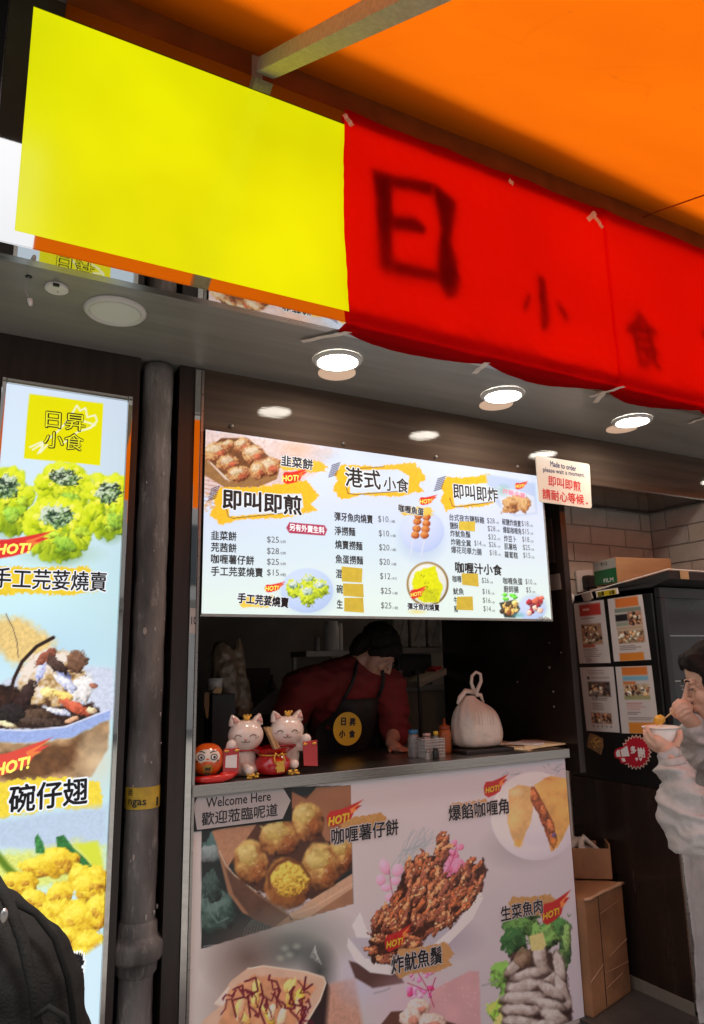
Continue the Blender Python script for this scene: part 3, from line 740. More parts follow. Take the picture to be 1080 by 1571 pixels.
def tape(px0, px1, w, atf, label, nrm=(0, -1, 0), lift=.003):
    A = Vector(atf(*px0)); B = Vector(atf(*px1)); n_ = Vector(nrm); d = B-A; s = n_.cross(d).normalized()*w/2
    mb = MB(); k = 6; vs = []
    for i in range(k+1):
        p = A.lerp(B, i/k)+n_*(lift+.002*math.sin(i*2.1)); j = .0012*math.sin(i*5)
        vs += [p-s*(1+j*40), p+s]
    mb.add(vs, [(2*i, 2*i+1, 2*i+3, 2*i+2) for i in range(k)])
    o = mb.build('tape_strip', tape_m); c = (A+B)/2
    tag(o, label, 'tape', 'masking tape strips holding the red cloths')
CF = lambda x, y: atY(x, y, SY-.028)
SOF = lambda x, y: atZ(x, y, 2.632)
tape((527, 176), (540, 194), .022, CF, 'tape strip at the top left corner of the red cloth')
tape((780, 277), (787, 283), .02, CF, 'tiny tape end at the top edge midway along the red cloth')
tape((901, 338), (913, 327), .022, CF, 'short tape piece left of the seam at the cloth top edge')
tape((907, 326), (924, 350), .022, CF, 'longer tape piece right over the seam at the cloth top edge')
tape((463, 524), (549, 507), .022, SOF, 'long pale tape strip on the soffit below the cloth left corner', (0, 0, -1), .0)
tape((727, 572), (748, 555), .024, lambda x, y: atZ(x, y, 2.615), 'tape strip on the cloth hem between the two nearer lit downlights', (0, 0, -1))
tape((905, 608), (958, 592), .022, lambda x, y: atZ(x, y, 2.612), 'curled tape strip on the cloth hem under the seam', (0, 0, -1))
tape((913, 616), (928, 598), .024, lambda x, y: atZ(x, y, 2.610), 'short tape strip crossing another on the hem under the seam', (0, 0, -1), .006)
tape((1056, 650), (1090, 638), .02, SOF, 'tape strip on the soffit at the right edge', (0, 0, -1), .0)

# ------------------------------------------------------------------ downlights
lampm = mat('lamp_diffuser', (.8, .8, .8), .4, emit=(1.0, .92, .80), es=40.0)
offm = mat('unlit_diffuser', (.72, .71, .66), .45, var=.03)
ringm = mat('white_lamp_ring', (.62, .60, .56), .35, var=.03)
tanm = mat('tan_reflection_glow', (.66, .47, .34), .4, var=.03, emit=(.62, .42, .29), es=.34)  # glowing tan colour imitates a warm reflection beside each lit lamp
def downlight(x, y, r, lit, label):
    t = thing('downlight', label, 'lamp', (x, y, 2.64), 'round downlights in the soffit')
    z = 2.6395
    prof = [(r*.80, z-.006), (r*.83, z-.014), (r*.93, z-.013), (r, z-.006), (r, z)]
    MB().lathe(prof, (x, y, 0), 40, cap=False).build('ring', ringm, t, smooth=True)
    MB().lathe([(.001, z-.007), (r*.80, z-.0065), (r*.80, z-.002)], (x, y, 0), 40).build('diffuser', lampm if lit else offm, t)
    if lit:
        MB().lathe([(.001, z-.003), (r*.80, z-.003), (r*.80, z)], (x+.055, y+.112, 0), 36).build('reflection_disc', tanm, t)
p = atZ(177, 479, 2.633); downlight(p[0], p[1], .098, False, 'unlit white downlight, the large one above the light box')
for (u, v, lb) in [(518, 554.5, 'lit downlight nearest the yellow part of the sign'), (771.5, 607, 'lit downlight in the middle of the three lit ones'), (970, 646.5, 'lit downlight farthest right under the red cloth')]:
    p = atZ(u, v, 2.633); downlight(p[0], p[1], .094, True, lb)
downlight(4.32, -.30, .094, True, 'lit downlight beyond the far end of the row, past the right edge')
t = thing('detector_base', 'small round white mounting base on the soffit beside the unlit downlight', 'detector base', (.2, -.41, 2.64))
p = atZ(87, 441.5, 2.638)
MB().lathe([(.034, 2.6395), (.034, 2.632), (.030, 2.629), (.012, 2.628)], (p[0], p[1], 0), 28).build('plate', white_pl, t, smooth=False)
MB().box(p[0]-.014, p[0]+.004, p[1]-.036, p[1]-.028, 2.626, 2.634).build('notch', black_p, t)
MB().lathe([(.003, 2.6279), (.003, 2.6265)], (p[0]+.004, p[1]+.004, 0), 10).build('screw', steel, t)
a = Vector(atZ(44, 424, 2.64)); t = thing('hanging_wire', 'short grey wire with a plug hanging from a hole in the soffit', 'wire', a)
D_ = lambda x, y: Vector(atD(x, y, (Vector(a)-Vector(CAM)).dot(Vector(AX @ np.array([0, 0, 1.])))))
MB().tube([a, D_(42, 430), D_(39, 440), D_(40, 448), D_(44, 456), D_(46, 460)], .0028, 8).build('cable', mat('grey_cable', (.30, .29, .27), .5), t, smooth=True)
MB().tube([D_(45.5, 458), D_(46.5, 464), D_(47, 469)], [.0075, .007, .005], 10).build('plug', white_pl, t, smooth=True)
MB().lathe([(.010, 2.6398), (.010, 2.6385)], (a.x, a.y, 0), 12).build('hole', black_m, t)
# ------------------------------------------------------------------ lit menu board
MX0, MX1, MZ0, MZ1 = .792, 2.482, 1.690, 2.385
MY = -.030
def paint_menu(c):
    X, Y = c.X, c.Y
    g = np.clip((Y-800)/120, 0, 1)[..., None]
    c.c[:] = np.array([214, 226, 248])*(1-g)+np.array([226, 242, 236])*g
    c.glow(520, 830, 260, 60, (205, 232, 240), .5)
    # photo of fried buns in a carton, top left
    c.poly([(300, 655), (420, 672), (520, 690), (500, 705), (480, 730), (430, 748), (300, 760)], (222, 200, 196), 10, rag=6, tex=.12)
    c.glow(455, 688, 36, 18, (226, 178, 150), .8); c.glow(500, 700, 40, 20, (190, 200, 214), .6)
    for k in range(7): c.stroke([(300, 728+k*6), (345, 735+k*7)], 1.3, (170, 110, 92), 1.2, .7)
    c.poly([(305, 692), (346, 736), (425, 720), (430, 706), (425, 735), (395, 748), (345, 748), (312, 728)], (152, 112, 70), 1.5, tex=.12)
    c.poly([(308, 695), (340, 672), (380, 672), (430, 712), (352, 738)], (108, 68, 40), 1.5, tex=.3)
    c.stroke([(312, 699), (352, 738)], 1.8, (226, 204, 180)); c.stroke([(384, 674), (430, 714)], 1.8, (226, 210, 190)); c.stroke([(352, 738), (428, 716)], 1.3, (196, 160, 110))
    for (x, y, a, b) in [(331, 693, 21, 15), (349, 682, 10, 8), (371, 683, 15, 12), (388, 697, 18, 16), (350, 710, 19, 13), (412, 716, 20, 16), (366, 727, 20, 13), (395, 722, 13, 14)]:
        c.blob(x, y, a, b, -10, (170, 104, 66), (70, 30, 20), (214, 176, 120), rag=.25, rs=.2, tex=.8, ts=.35)
        c.blob(x-2, y-b*.3, a*.6, b*.4, -10, (206, 198, 176), (150, 140, 90), (235, 230, 215), rag=.6, rs=.4, tex=.8, ts=.5, op=.6)
        c.blob(x+a*.35, y+b*.2, a*.35, b*.35, 0, (160, 66, 46), rag=.6, rs=.4, tex=.8, op=.6)
    c.swoosh(428, 702, 500, 720, (238, 190, 60), .1, 3)
    for k in range(22):
        rr = random.Random(k); c.glow(312+rr.random()*22, 755+rr.random()*30, 3, 2.5, (220, 150, 80), .8)
    # headings
    c.swoosh(322, 748, 486, 804, (246, 190, 46), -.06, 3.5); c.poly([(349, 762), (462, 757), (466, 778), (452, 786), (352, 792)], (215, 228, 247), 1.5, rag=1.5, op=1)
    c.stroke([(346, 776), (350, 792), (358, 795), (450, 786)], 1, (60, 56, 60))
    c.swoosh(510, 712, 650, 764, (246, 190, 46), .0, 3.5); c.poly([(534, 722), (610, 720), (628, 730), (626, 754), (538, 757)], (214, 228, 247), 1.5, rag=1.5)
    c.stroke([(530, 744), (534, 757), (545, 759), (620, 753)], 1, (60, 56, 60)); c.stroke([(534, 720), (590, 716)], .9, (80, 70, 60))
    c.swoosh(676, 730, 760, 782, (246, 190, 46), -.02, 3.5); c.poly([(694, 745), (762, 740), (768, 768), (698, 776)], (214, 228, 247), 1.5, rag=1.5)
    c.stroke([(690, 764), (694, 776), (702, 778), (755, 770)], 1, (60, 56, 60))
    for (x, y) in ((327, 760), (512, 724), (674, 745)):
        for k in range(7): c.stroke([(x-8+k*.9, y+8-k*3), (x+4+k*.9, y+4-k*3)], 1.3, (44, 44, 72), .8)
    c.poly([(444, 801), (498, 806), (502, 813), (498, 822), (444, 818), (439, 810)], (178, 58, 92), 1)
    # plates
    c.glow(473, 912, 52, 42, (170, 192, 228), .8)
    c.blob(471, 906, 41, 35, 0, (190, 210, 246), (176, 196, 236), (206, 222, 250), rag=0, tex=.02, soft=.05)
    for (x, y, a, b) in [(473, 893, 12, 13), (450, 903, 12, 15), (490, 904, 14, 15), (472, 914, 14, 16)]:
        c.blob(x, y, a, b, 0, (176, 200, 40), (84, 96, 20), (232, 240, 70), rag=.4, rs=.3, tex=.7, ts=.35)
        c.blob(x, y-b*.4, a*.6, b*.4, 0, (160, 190, 160), (50, 80, 60), (225, 235, 225), rag=.6, rs=.5, tex=.9, ts=.6)
    c.hot(406, 897, 430, 908, -.05); c.swoosh(368, 914, 425, 932, (240, 205, 80), .02, 3); c.hot(433, 724, 463, 741, -.02)
    c.glow(647, 826, 44, 44, (160, 180, 226), .8)
    c.blob(648, 815, 34, 33, 0, (196, 210, 244), (176, 196, 240), (212, 224, 250), rag=0, tex=.02, soft=.05)
    c.stroke([(634, 820), (630, 850)], 2, (216, 222, 236)); c.stroke([(652, 824), (646, 852)], 2, (216, 222, 236))
    for (x, y) in [(640, 800), (639, 811), (637, 821), (654, 793), (654, 803), (653, 812), (651, 821), (642, 791)]:
        c.blob(x, y, 7, 6, 0, (176, 84, 34), (96, 40, 24), (232, 160, 96), rag=.1, tex=.3, ts=.5)
    c.swoosh(614, 776, 664, 790, (236, 200, 90), .06, 3); c.hot(643, 763, 664, 774, -.03)
    c.blob(656, 896, 33, 35, 0, (150, 118, 66), (120, 96, 60), (176, 150, 100), rag=0, tex=.1, soft=.04)
    c.blob(656, 896, 30, 32, 0, (226, 230, 222), (214, 218, 220), (236, 238, 232), rag=0, tex=.02, soft=.06)
    c.poly([(637, 878), (650, 872), (668, 868), (672, 884), (679, 900), (674, 924), (650, 925), (636, 915), (632, 895)], (226, 228, 20), 1.2, rag=2, tex=.06)
    c.poly([(648, 905), (674, 903), (672, 923), (650, 924)], (190, 190, 30), 2, rag=3, tex=.3, ts=.6, op=.6)
    for k in range(9):
        rr = random.Random(k+4); x, y = 640+rr.random()*30, 880+rr.random()*36; c.stroke([(x, y), (x+rr.uniform(-4, 4), y+rr.uniform(-3, 3))], 1, (96, 110, 20), .8, .8)
    c.hot(629, 905, 648, 918, -.1)
    c.glow(640, 938, 18, 6, (240, 210, 90), .7)
    # chicken plate, upper right
    c.poly([(745, 727), (790, 735), (821, 742), (824, 788), (790, 792), (768, 780), (750, 755)], (186, 204, 236), 4)
    c.poly([(762, 745), (795, 752), (820, 762), (822, 786), (795, 790), (770, 782)], (214, 224, 240), 2)
    for (x, y, a, b, g_) in [(788, 778, 18, 10, -20), (796, 770, 14, 12, 0), (805, 775, 10, 13, 20), (782, 772, 12, 9, 0)]:
        c.blob(x, y, a, b, g_, (176, 120, 76), (96, 56, 36), (226, 186, 130), rag=.4, rs=.2, tex=.5)
    c.glow(772, 752, 14, 12, (120, 180, 170), .7); c.hot(790, 741, 805, 750, -.02)
    # two bowls, lower right
    c.glow(818, 932, 26, 24, (130, 160, 226), .9)
    c.blob(816, 934, 22, 20, 0, (190, 208, 244), (176, 196, 238), (206, 220, 248), rag=0, tex=.02)
    rr = random.Random(9)
    for k in range(16): c.blob(820+rr.uniform(-11, 11), 930+rr.uniform(-12, 12), 5, 4, rr.random()*180, rr.choice([(150, 40, 50), (196, 90, 70), (120, 50, 60), (226, 170, 150)]), rag=.5, rs=.5)
    c.poly([(766, 925), (790, 920), (798, 934), (790, 948), (774, 947)], (56, 60, 56), 2); c.glow(795, 944, 14, 6, (110, 180, 190), .9)
    for k in range(14): c.blob(781+rr.uniform(-11, 11), 932+rr.uniform(-9, 9), 5, 4, rr.random()*180, rr.choice([(200, 150, 80), (120, 70, 40), (226, 190, 110), (70, 56, 40)]), rag=.5, rs=.5)
    for k in range(6): c.blob(782+rr.uniform(-8, 8), 916+rr.uniform(-4, 3), 4, 3, 0, (96, 200, 60), rag=.5, rs=.5)
t = thing('menu_board', 'lit menu board with prices hanging in the serving hatch', 'menu board', (1.63, 0, MZ0))
mfilm = print_mat('backlit_menu_film', lit=.50, rough=.3)
printed_sheet('printed_film', MX0, MX1, MZ0, MZ1, MY, .0036, (214, 226, 248), paint_menu, mfilm, t)
acr = mat('clear_acrylic_edge', (.75, .82, .80), .12, var=.05, trans=.6)
MB().box(MX0, MX1, MY+.002, -.0045, MZ0, MZ1).build('light_panel', steel, t)
MB().box(MX0, MX1+.008, MY-.002, MY+.022, MZ0-.010, MZ0-.001).box(MX1+.0005, MX1+.008, MY-.002, MY+.022, MZ0-.001, MZ1).build('acrylic_edge', acr, t, bevel=.001)
mb = MB(); p = atY(833, 949, MY)
for k in range(5): mb.ball((p[0]-.03+.014*k, MY-.005, p[2]-.004+.004*(k % 2)), (.012, .006, .010), 8, 6)
mb.build('corner_clip', acr, t, smooth=True)
ME = lambda x, y: atY(x, y, MY-.0006)
def mt(s, x0, y0, x1, y1, h, m=ink, bold=.022, **k): return lettering(s, (x0, y0), (x1, y1), h, ME, m, t, bold=bold, **k)
H = dict(halo=halo_lit, hb=.05)
mt('韭菜餅', 431, 706, 480, 713.5, 17, bold=.03, **H)
mt('即叫即煎', 341, 765, 463, 776, 31, bold=.03, **H)
mt('港式', 529, 731, 584, 737, 30, bold=.018, **H); mt('小食', 588, 741, 627, 746, 22, bold=.018, **H)
mt('即叫即炸', 695, 753, 764, 760, 23, bold=.018, **H)
mt('咖喱汁小食', 698, 870, 770, 875, 17, bold=.03)
mt('另有外賣生料', 444, 808.5, 498, 814, 11, lit_white, bold=.03)
for s_, x1, y0, y1, pr_, py_, un in (('韭菜餅', 363, 821, 823, '$25', 828.5, '/3件'), ('芫茜餅', 363, 839, 841, '$28', 846, '/3件'), ('咖喱薯仔餅', 390, 857, 860, '$25', 862.5, '/3件'), ('手工芫荽燒賣', 403.5, 876, 878.5, '$15', 879, '/4粒')):
    mt(s_, 323.5, y0, x1, y1, 14.5); mt(pr_, 409.5, py_-.5, 428, py_+.5, 11, price_m, .004); mt(un, 429, py_+2.5, 439, py_+3, 5, price_m, .01)
mt('手工芫荽燒賣', 364, 917, 443, 925, 16, bold=.035, **H)
for i, (s_, x0, x1, y0, y1) in enumerate((('彈牙魚肉燒賣', 513, 572, 792, 797), ('淨撈麵', 513, 545, 814, 816), ('燒賣撈麵', 514, 556, 835, 838), ('魚蛋撈麵', 514.5, 557, 857.5, 860), ('混', 515, 525, 880, 880.5), ('碗', 516, 526, 903.5, 904), ('生', 516.5, 526, 926.5, 927))):
    mt(s_, x0, y0, x1, y1, 13.5)
for pr_, x, y in (('$10', 580, 797), ('$10', 581, 819), ('$20', 581.5, 840.5), ('$20', 582, 862.5), ('$12', 583, 884.5), ('$25', 584, 907), ('$25', 584.5, 929.5)):
    mt(pr_, x, y-.5, x+16, y+.5, 11, price_m, .004); mt('/1碗' if pr_ != '$12' else '/半打', x+17.5, y+3, x+26, y+3.2, 4.5, price_m, .01)
mt('咖喱魚蛋', 611, 779, 650, 786, 12, bold=.03, **H)
mt('彈牙魚肉燒賣', 625, 930, 674, 932.5, 10.5, bold=.03, **H)
for s_, x0, x1, y0, y1 in (('台式夜市鹽酥雞', 689, 743, 793, 798.5), ('鹽酥', 690, 703, 806, 807), ('炸魷魚鬚', 690.5, 721.5, 818, 820.5), ('炸雞全翼', 691.5, 722.5, 831, 834), ('爆花司華力腸', 692, 739, 843, 847)):
    mt(s_, x0, y0, x1, y1, 10.5, bold=.015)
for s_, x0, x1, y0, y1 in (('椒鹽炸燒賣', 770, 799, 800, 804), ('爆餡咖喱角', 771.5, 799.5, 812.5, 815.5), ('炸豆卜', 773, 792, 826, 827.5), ('肌薯格', 773.5, 793, 838, 839.5), ('蘿蔔糕', 774, 794.5, 850.5, 852.5)):
    mt(s_, x0, y0, x1, y1, 10, bold=.015)
for pr_, x0, x1, y in (('$28', 747, 759, 799.5), ('$28', 748, 760, 811.5), ('$32', 749, 761, 824.5), ('$14', 727.5, 738.5, 834), ('$26', 750, 761, 836), ('$18', 751, 762, 848.5), ('$18', 800, 811, 804), ('$15', 801, 811.5, 816), ('$18', 801, 812, 828), ('$25', 802, 813, 840.5), ('$15', 802.5, 813.5, 852.5),
                       ('$26', 739, 750, 891), ('$16', 740, 752, 908), ('$16', 740.5, 752.5, 921.5), ('$14', 741.5, 753, 934.5), ('$10', 806, 816.5, 893), ('$5', 807, 814.5, 905.5)):
    mt(pr_, x0, y-.5, x1, y+.5, 9.5, price_m, .004); mt('/1份', x1+1, y+2.6, x1+6.5, y+2.8, 3.8, price_m, .01)
for s_, x0, x1, y0, y1 in (('咖喱', 694, 708, 888, 888.5), ('魷魚', 695, 711.5, 907, 907.5), ('牛', 696, 702, 921, 921), ('豬', 696.5, 702.5, 934, 934), ('咖喱魚蛋', 771.5, 801.5, 891, 892.5), ('廚師腸', 772.5, 795.5, 903.5, 904.5)):
    mt(s_, x0, y0, x1, y1, 10.5, bold=.018)
for (x0, y0, x1, y1) in ((433, 734, 458, 733), (407, 903, 427, 902), (644, 769.5, 662, 769), (630, 913, 646, 910), (791, 746, 804, 745.5)):
    mt('HOT!', x0, y0, x1, y1, (x1-x0)*.36, lit_yel, bold=.04, ital=.2)
mt('炸雞全翼', 771, 753, 806, 761, 8, mat('backlit_pink_ink', (.3, .05, .1), .4, emit=(.75, .25, .35), es=.55), bold=.02)
ytape = mat('translucent_yellow_tape', (.42, .33, .03), .45, var=.15, scale=30, emit=(.60, .45, .05), es=.36)
for i, (a, b, c_, d_) in enumerate((((524, 869), (556, 872), (555, 894), (524.5, 892)), ((526, 895), (557, 896), (558, 916.5), (526.5, 914)), ((528, 917), (557, 917), (558.5, 940), (528, 938)),
                                    ((704, 800), (729, 800), (728.5, 815.5), (704, 813)), ((708, 879.5), (733, 880), (734.5, 900), (709, 897)), ((701, 915.5), (725, 915), (726, 936.5), (700, 935.5)))):
    MB().prism([atY(*q, MY-.0012) for q in (a, b, c_, d_)], (0, -.0006, 0)).build('cover_tape', ytape, t)

# small placard hanging beside the menu
t = thing('order_placard', 'cream placard with red and blue lettering asking customers to wait, beside the lit menu', 'sign', atY(865, 740, -.05))
mb = MB()
def rrect(q, r, n=5):
    out = []; m = len(q)
    for i in range(m):
        p0, p1, p2 = Vector(q[i-1]), Vector(q[i]), Vector(q[(i+1) % m]); a = (p0-p1).normalized()*r; b = (p2-p1).normalized()*r
        for k in range(n+1):
            s = k/n; out.append((p1+a)*(1-s)**2+p1*2*s*(1-s)+(p1+b)*s*s)
    return out
q = [atY(*c_, -.052) for c_ in ((822, 698.5), (904.5, 712), (908, 780.5), (827.5, 769.5))]
mb.prism(rrect(q, .016), (0, .006, 0)).build('card', mat('cream_card', (.78, .70, .60), .3, var=.03, coat=.3), t)
PL = lambda x, y: atY(x, y, -.0525)
lettering('Made to order', (844, 711), (884, 719), 8.5, PL, ink_blue, t, bold=.03)
lettering('please wait a moment.', (833, 721), (897, 730), 9, PL, ink_blue, t, bold=.02)
lettering('即叫即煎', (841, 737), (891, 747), 16, PL, ink_red, t, bold=.022)
lettering('請耐心等候', (832, 757), (896, 767), 16, PL, ink_red, t, bold=.022)
lettering('.', (899, 772), (902, 772.5), 3, PL, ink_red, t, bold=.05)

# ------------------------------------------------------------------ counter
CX0, CX1, CZ = .790, 2.528, 1.062
def paint_counter(c):
    X, Y = c.X, c.Y
    g = np.clip((X-300)/560, 0, 1)[..., None]
    c.c[:] = np.array([196, 178, 170])*(1-g)+np.array([192, 176, 180])*g
    rr = random.Random(2)
    # carton of curry potato cakes
    R = [(309, 1210), (538, 1205), (542, 1386.5), (308.5, 1456)]
    c.poly(R, (30, 34, 34), 1)
    inR = sdf_poly(c.X, c.Y, R) > 0; keep = c.c.copy()
    c.blob(332, 1300, 20, 26, 0, (50, 70, 66), rag=.4, tex=.4); c.blob(322, 1310, 18, 14, 0, (130, 128, 126), rag=.4, op=.6)
    c.blob(335, 1395, 30, 36, 30, (44, 62, 54), (14, 20, 20), (92, 112, 104), rag=.5, rs=.06, tex=.6, ts=.08)
    c.blob(325, 1360, 16, 26, 0, (40, 52, 48), rag=.4, tex=.5)
    for k in range(8): c.stroke([(372+k*5, 1442-k*2), (376+k*5, 1425-k*1.5), (386+k*4.6, 1412-k*1.2), (398+k*3, 1408)], .9, (120, 130, 118), .8, .7)
    for k in range(6): c.stroke([(328+k*1.5, 1380+k*5), (334, 1388+k*4)], .9, (120, 136, 128), .8, .6)
    c.stroke([(312, 1452), (330, 1450)], 2, (130, 140, 136), 1, .7); c.stroke([(318, 1378), (322, 1400), (334, 1416), (350, 1408)], 2.5, (100, 118, 112), 1.5, .8)
    c.poly([(325, 1275), (390, 1240), (450, 1225), (538, 1205), (542, 1330), (455, 1400), (395, 1370), (340, 1305)], (74, 42, 30), 1.5, tex=.25, ts=.05)
    c.poly([(325, 1275), (400, 1255), (356, 1320), (350, 1330), (335, 1303)], (170, 118, 88), 1.5, tex=.08)
    c.poly([(447, 1214), (470, 1226), (485, 1208), (538, 1205), (541, 1295), (500, 1290), (470, 1240), (447, 1240)], (146, 96, 68), 1.5, tex=.1, ts=.03)
    c.poly([(333, 1300), (358, 1343), (394, 1370), (443, 1403), (446, 1412), (542, 1345), (542, 1388), (420, 1423), (372, 1400), (350, 1370)], (150, 104, 76), 1.5, tex=.12, ts=.04)
    c.poly([(443, 1402), (541, 1340), (542, 1362), (470, 1410), (447, 1409)], (190, 146, 116), 1.5, tex=.06)
    c.poly([(345, 1330), (394, 1372), (443, 1405), (420, 1423), (385, 1408), (358, 1372)], (92, 60, 46), 2, tex=.2, ts=.04)
    c.stroke([(336, 1305), (346, 1326), (360, 1343), (394, 1369)], 1.4, (206, 176, 150)); c.stroke([(400, 1372), (446, 1404), (480, 1392), (541, 1356)], 1.2, (214, 180, 150), 1, .7)
    c.poly([(392, 1366), (420, 1372), (480, 1380), (445, 1402)], (180, 160, 160), 2, rag=3)
    for (x, y, a, b, g_) in [(385, 1324, 28, 37, -5), (429, 1286, 35, 30, -5), (472, 1260, 26, 34, -15), (524, 1312, 20, 30, 0), (492, 1330, 31, 38, -8)]:
        c.blob(x, y, a, b, g_, (150, 92, 46), (48, 22, 12), (206, 168, 96), rag=.14, rs=.05, tex=.55, ts=.08, L=(-.3, -.75, .55))
        c.blob(x-a*.15, y-b*.35, a*.6, b*.45, g_, (178, 150, 74), (140, 92, 44), (214, 190, 120), rag=.5, rs=.1, tex=.6, ts=.14, op=.7)
        c.blob(x+a*.4, y+b*.3, a*.3, b*.5, g_+20, (112, 52, 26), (70, 30, 16), (160, 86, 40), rag=.6, rs=.15, tex=.7, op=.6)
        for k in range(5): c.glow(x+rr.uniform(-.4, .5)*a, y+rr.uniform(-.6, .4)*b, 3.5, 2, (236, 220, 180), .5)
    c.blob(440, 1356, 37, 42, -10, (134, 76, 36), (56, 26, 14), (176, 120, 60), rag=.12, rs=.06, tex=.4, ts=.1)
    c.blob(446, 1349, 30, 30, 30, (196, 148, 48), (130, 84, 24), (226, 192, 84), rag=.35, rs=.12, tex=.9, ts=.3)
    c.stroke([(414, 1362), (412, 1342), (424, 1326), (442, 1318), (462, 1326), (474, 1344)], 5, (104, 56, 28), 3, .9)
    c.c[~inR] = keep[~inR]
    # soft blur backdrop and sauce fries tray
    c.glow(450, 1440, 110, 60, (110, 112, 104), .8); c.glow(380, 1470, 80, 70, (96, 72, 64), .9); c.glow(360, 1540, 60, 80, (140, 112, 100), .7)
    c.glow(455, 1460, 60, 34, (82, 84, 80), .9); c.glow(490, 1490, 34, 50, (50, 52, 50), .9)
    for (x, y) in ((437, 1455), (444, 1465), (455, 1452), (430, 1470)): c.glow(x, y, 9, 7, (176, 176, 156), .6)
    for k in range(9): c.stroke([(484, 1450+k*1.2), (476+k*2.2, 1468+k*1.5)], .8, (190, 186, 176), .8, .8)
    c.poly([(498, 1500), (510, 1520), (512, 1600), (440, 1600), (470, 1540)], (48, 32, 32), 3)
    c.poly([(505, 1510), (545, 1500), (560, 1600), (498, 1600)], (190, 138, 116), 8, tex=.1)
    c.poly([(354, 1505), (380, 1485), (405, 1481), (470, 1490), (497, 1498), (501, 1508), (492, 1535), (468, 1575), (460, 1600), (290, 1600), (312, 1565), (336, 1545), (328, 1540), (348, 1515)], (206, 164, 138), 1.5, tex=.06, ts=.04)
    c.stroke([(380, 1486), (405, 1482), (470, 1491), (497, 1500), (500, 1508), (490, 1535), (466, 1576)], 1.6, (230, 200, 180)); c.poly([(328, 1540), (350, 1514), (356, 1520), (352, 1545)], (214, 190, 176), 1.2)
    c.poly([(350, 1520), (390, 1495), (460, 1503), (485, 1515), (460, 1560), (440, 1600), (330, 1600)], (206, 140, 100), 4, rag=4, tex=.15, ts=.06)
    for k in range(16):
        x, y = rr.uniform(360, 470), rr.uniform(1505, 1565); c.blob(x, y, rr.uniform(8, 22), rr.uniform(5, 8), rr.uniform(50, 110), rr.choice([(222, 152, 84), (214, 132, 96), (226, 166, 130), (220, 160, 60)]), rag=.3, rs=.1, tex=.2)
    for k in range(17):
        x, y = rr.uniform(358, 470), rr.uniform(1500, 1548); pts = [(x, y)]
        for j in range(5): x += rr.uniform(-9, 12); y += rr.uniform(-4, 14); pts.append((x, y))
        c.stroke(pts, rr.uniform(1.6, 3.4), (104, 22, 38), 1.2, .92)
    for pts in ([(414, 1496), (412, 1503), (424, 1506), (430, 1520), (424, 1532), (432, 1545)], [(469, 1499), (466, 1520), (479, 1510)], [(358, 1518), (372, 1512), (374, 1530), (356, 1535), (362, 1560)], [(400, 1510), (404, 1530), (398, 1550), (410, 1580)], [(450, 1515), (444, 1540), (470, 1545), (456, 1580)], [(376, 1506), (392, 1500), (396, 1520), (380, 1528), (384, 1560)]): c.stroke(pts, 3, (100, 20, 36), 1.2)
    # fried squid on a boat plate
    c.glow(560, 1500, 60, 60, (186, 176, 196), .8)
    c.poly([(540, 1420), (552, 1400), (568, 1440), (560, 1470)], (214, 206, 214), 2, rag=2)
    c.poly([(535, 1474), (545, 1500), (572, 1516), (620, 1508), (610, 1488), (560, 1480)], (86, 56, 52), 3)
    c.glow(680, 1440, 70, 40, (150, 134, 150), .7)
    c.poly([(534, 1438), (560, 1470), (600, 1478), (650, 1462), (700, 1418), (737, 1366), (741, 1378), (725, 1410), (690, 1446), (650, 1474), (600, 1496), (568, 1492), (545, 1475), (533, 1452)], (220, 212, 216), 1.2, tex=.04)
    c.poly([(534, 1438), (560, 1470), (600, 1478), (650, 1462), (700, 1418), (700, 1400), (600, 1440)], (178, 166, 172), 2)
    for pts in ([(640, 1276), (625, 1300), (612, 1330), (606, 1345)], [(655, 1272), (640, 1300), (620, 1320)], [(660, 1290), (630, 1310)]):
        for q_ in range(7): 
            o_ = [(x+rr.uniform(-14, 14), y+rr.uniform(-8, 10)) for x, y in pts]; c.stroke(o_, 1, (142, 152, 154), 1, .6)
    for (x, y, a, b, g_) in [(590, 1330, 8, 13, -20), (610, 1335, 9, 11, 20), (584, 1350, 8, 9, 0), (592, 1362, 9, 6, 0), (606, 1352, 8, 7, 0), (598, 1377, 8, 7, 0)]:
        c.blob(x, y, a, b, g_, (214, 146, 172), (186, 110, 140), (232, 180, 200), rag=.1, tex=.1, op=.9)
    for (x, y, a, b, g_) in [(705, 1300, 7, 5, 0), (697, 1294, 5, 6, 0), (690, 1316, 12, 16, 0), (702, 1330, 13, 14, 0), (684, 1338, 11, 16, 0), (694, 1308, 6, 6, 0)]:
        c.blob(x, y, a, b, g_, (206, 92, 132), (170, 70, 110), (226, 150, 180), rag=.4, rs=.15, tex=.3, op=.9)
    for pts in ([(597, 1335), (600, 1360), (604, 1380)], [(700, 1300), (692, 1325), (680, 1345)]): c.stroke(pts, 1.2, (176, 70, 110))
    SIL = [(566, 1455), (575, 1400), (600, 1385), (625, 1322), (645, 1312), (668, 1312), (670, 1282), (680, 1275), (690, 1298), (684, 1320), (678, 1342), (692, 1345), (714, 1326), (722, 1312), (732, 1330), (742, 1316), (748, 1335), (738, 1370), (700, 1412), (650, 1442), (622, 1470), (590, 1482), (568, 1478)]
    c.poly(SIL, (62, 30, 22), 2, rag=5, rs=.15, tex=.5, ts=.2)
    sx = np.array([q[0] for q in SIL], float); sy = np.array([q[1] for q in SIL], float)
    pcs = []
    while len(pcs) < 230:
        x, y = rr.uniform(566, 748), rr.uniform(1275, 1482)
        if sdf_poly(np.array([x]), np.array([y]), SIL)[0] > 1: pcs.append((x, y))
    pcs.sort(key=lambda q: q[1])
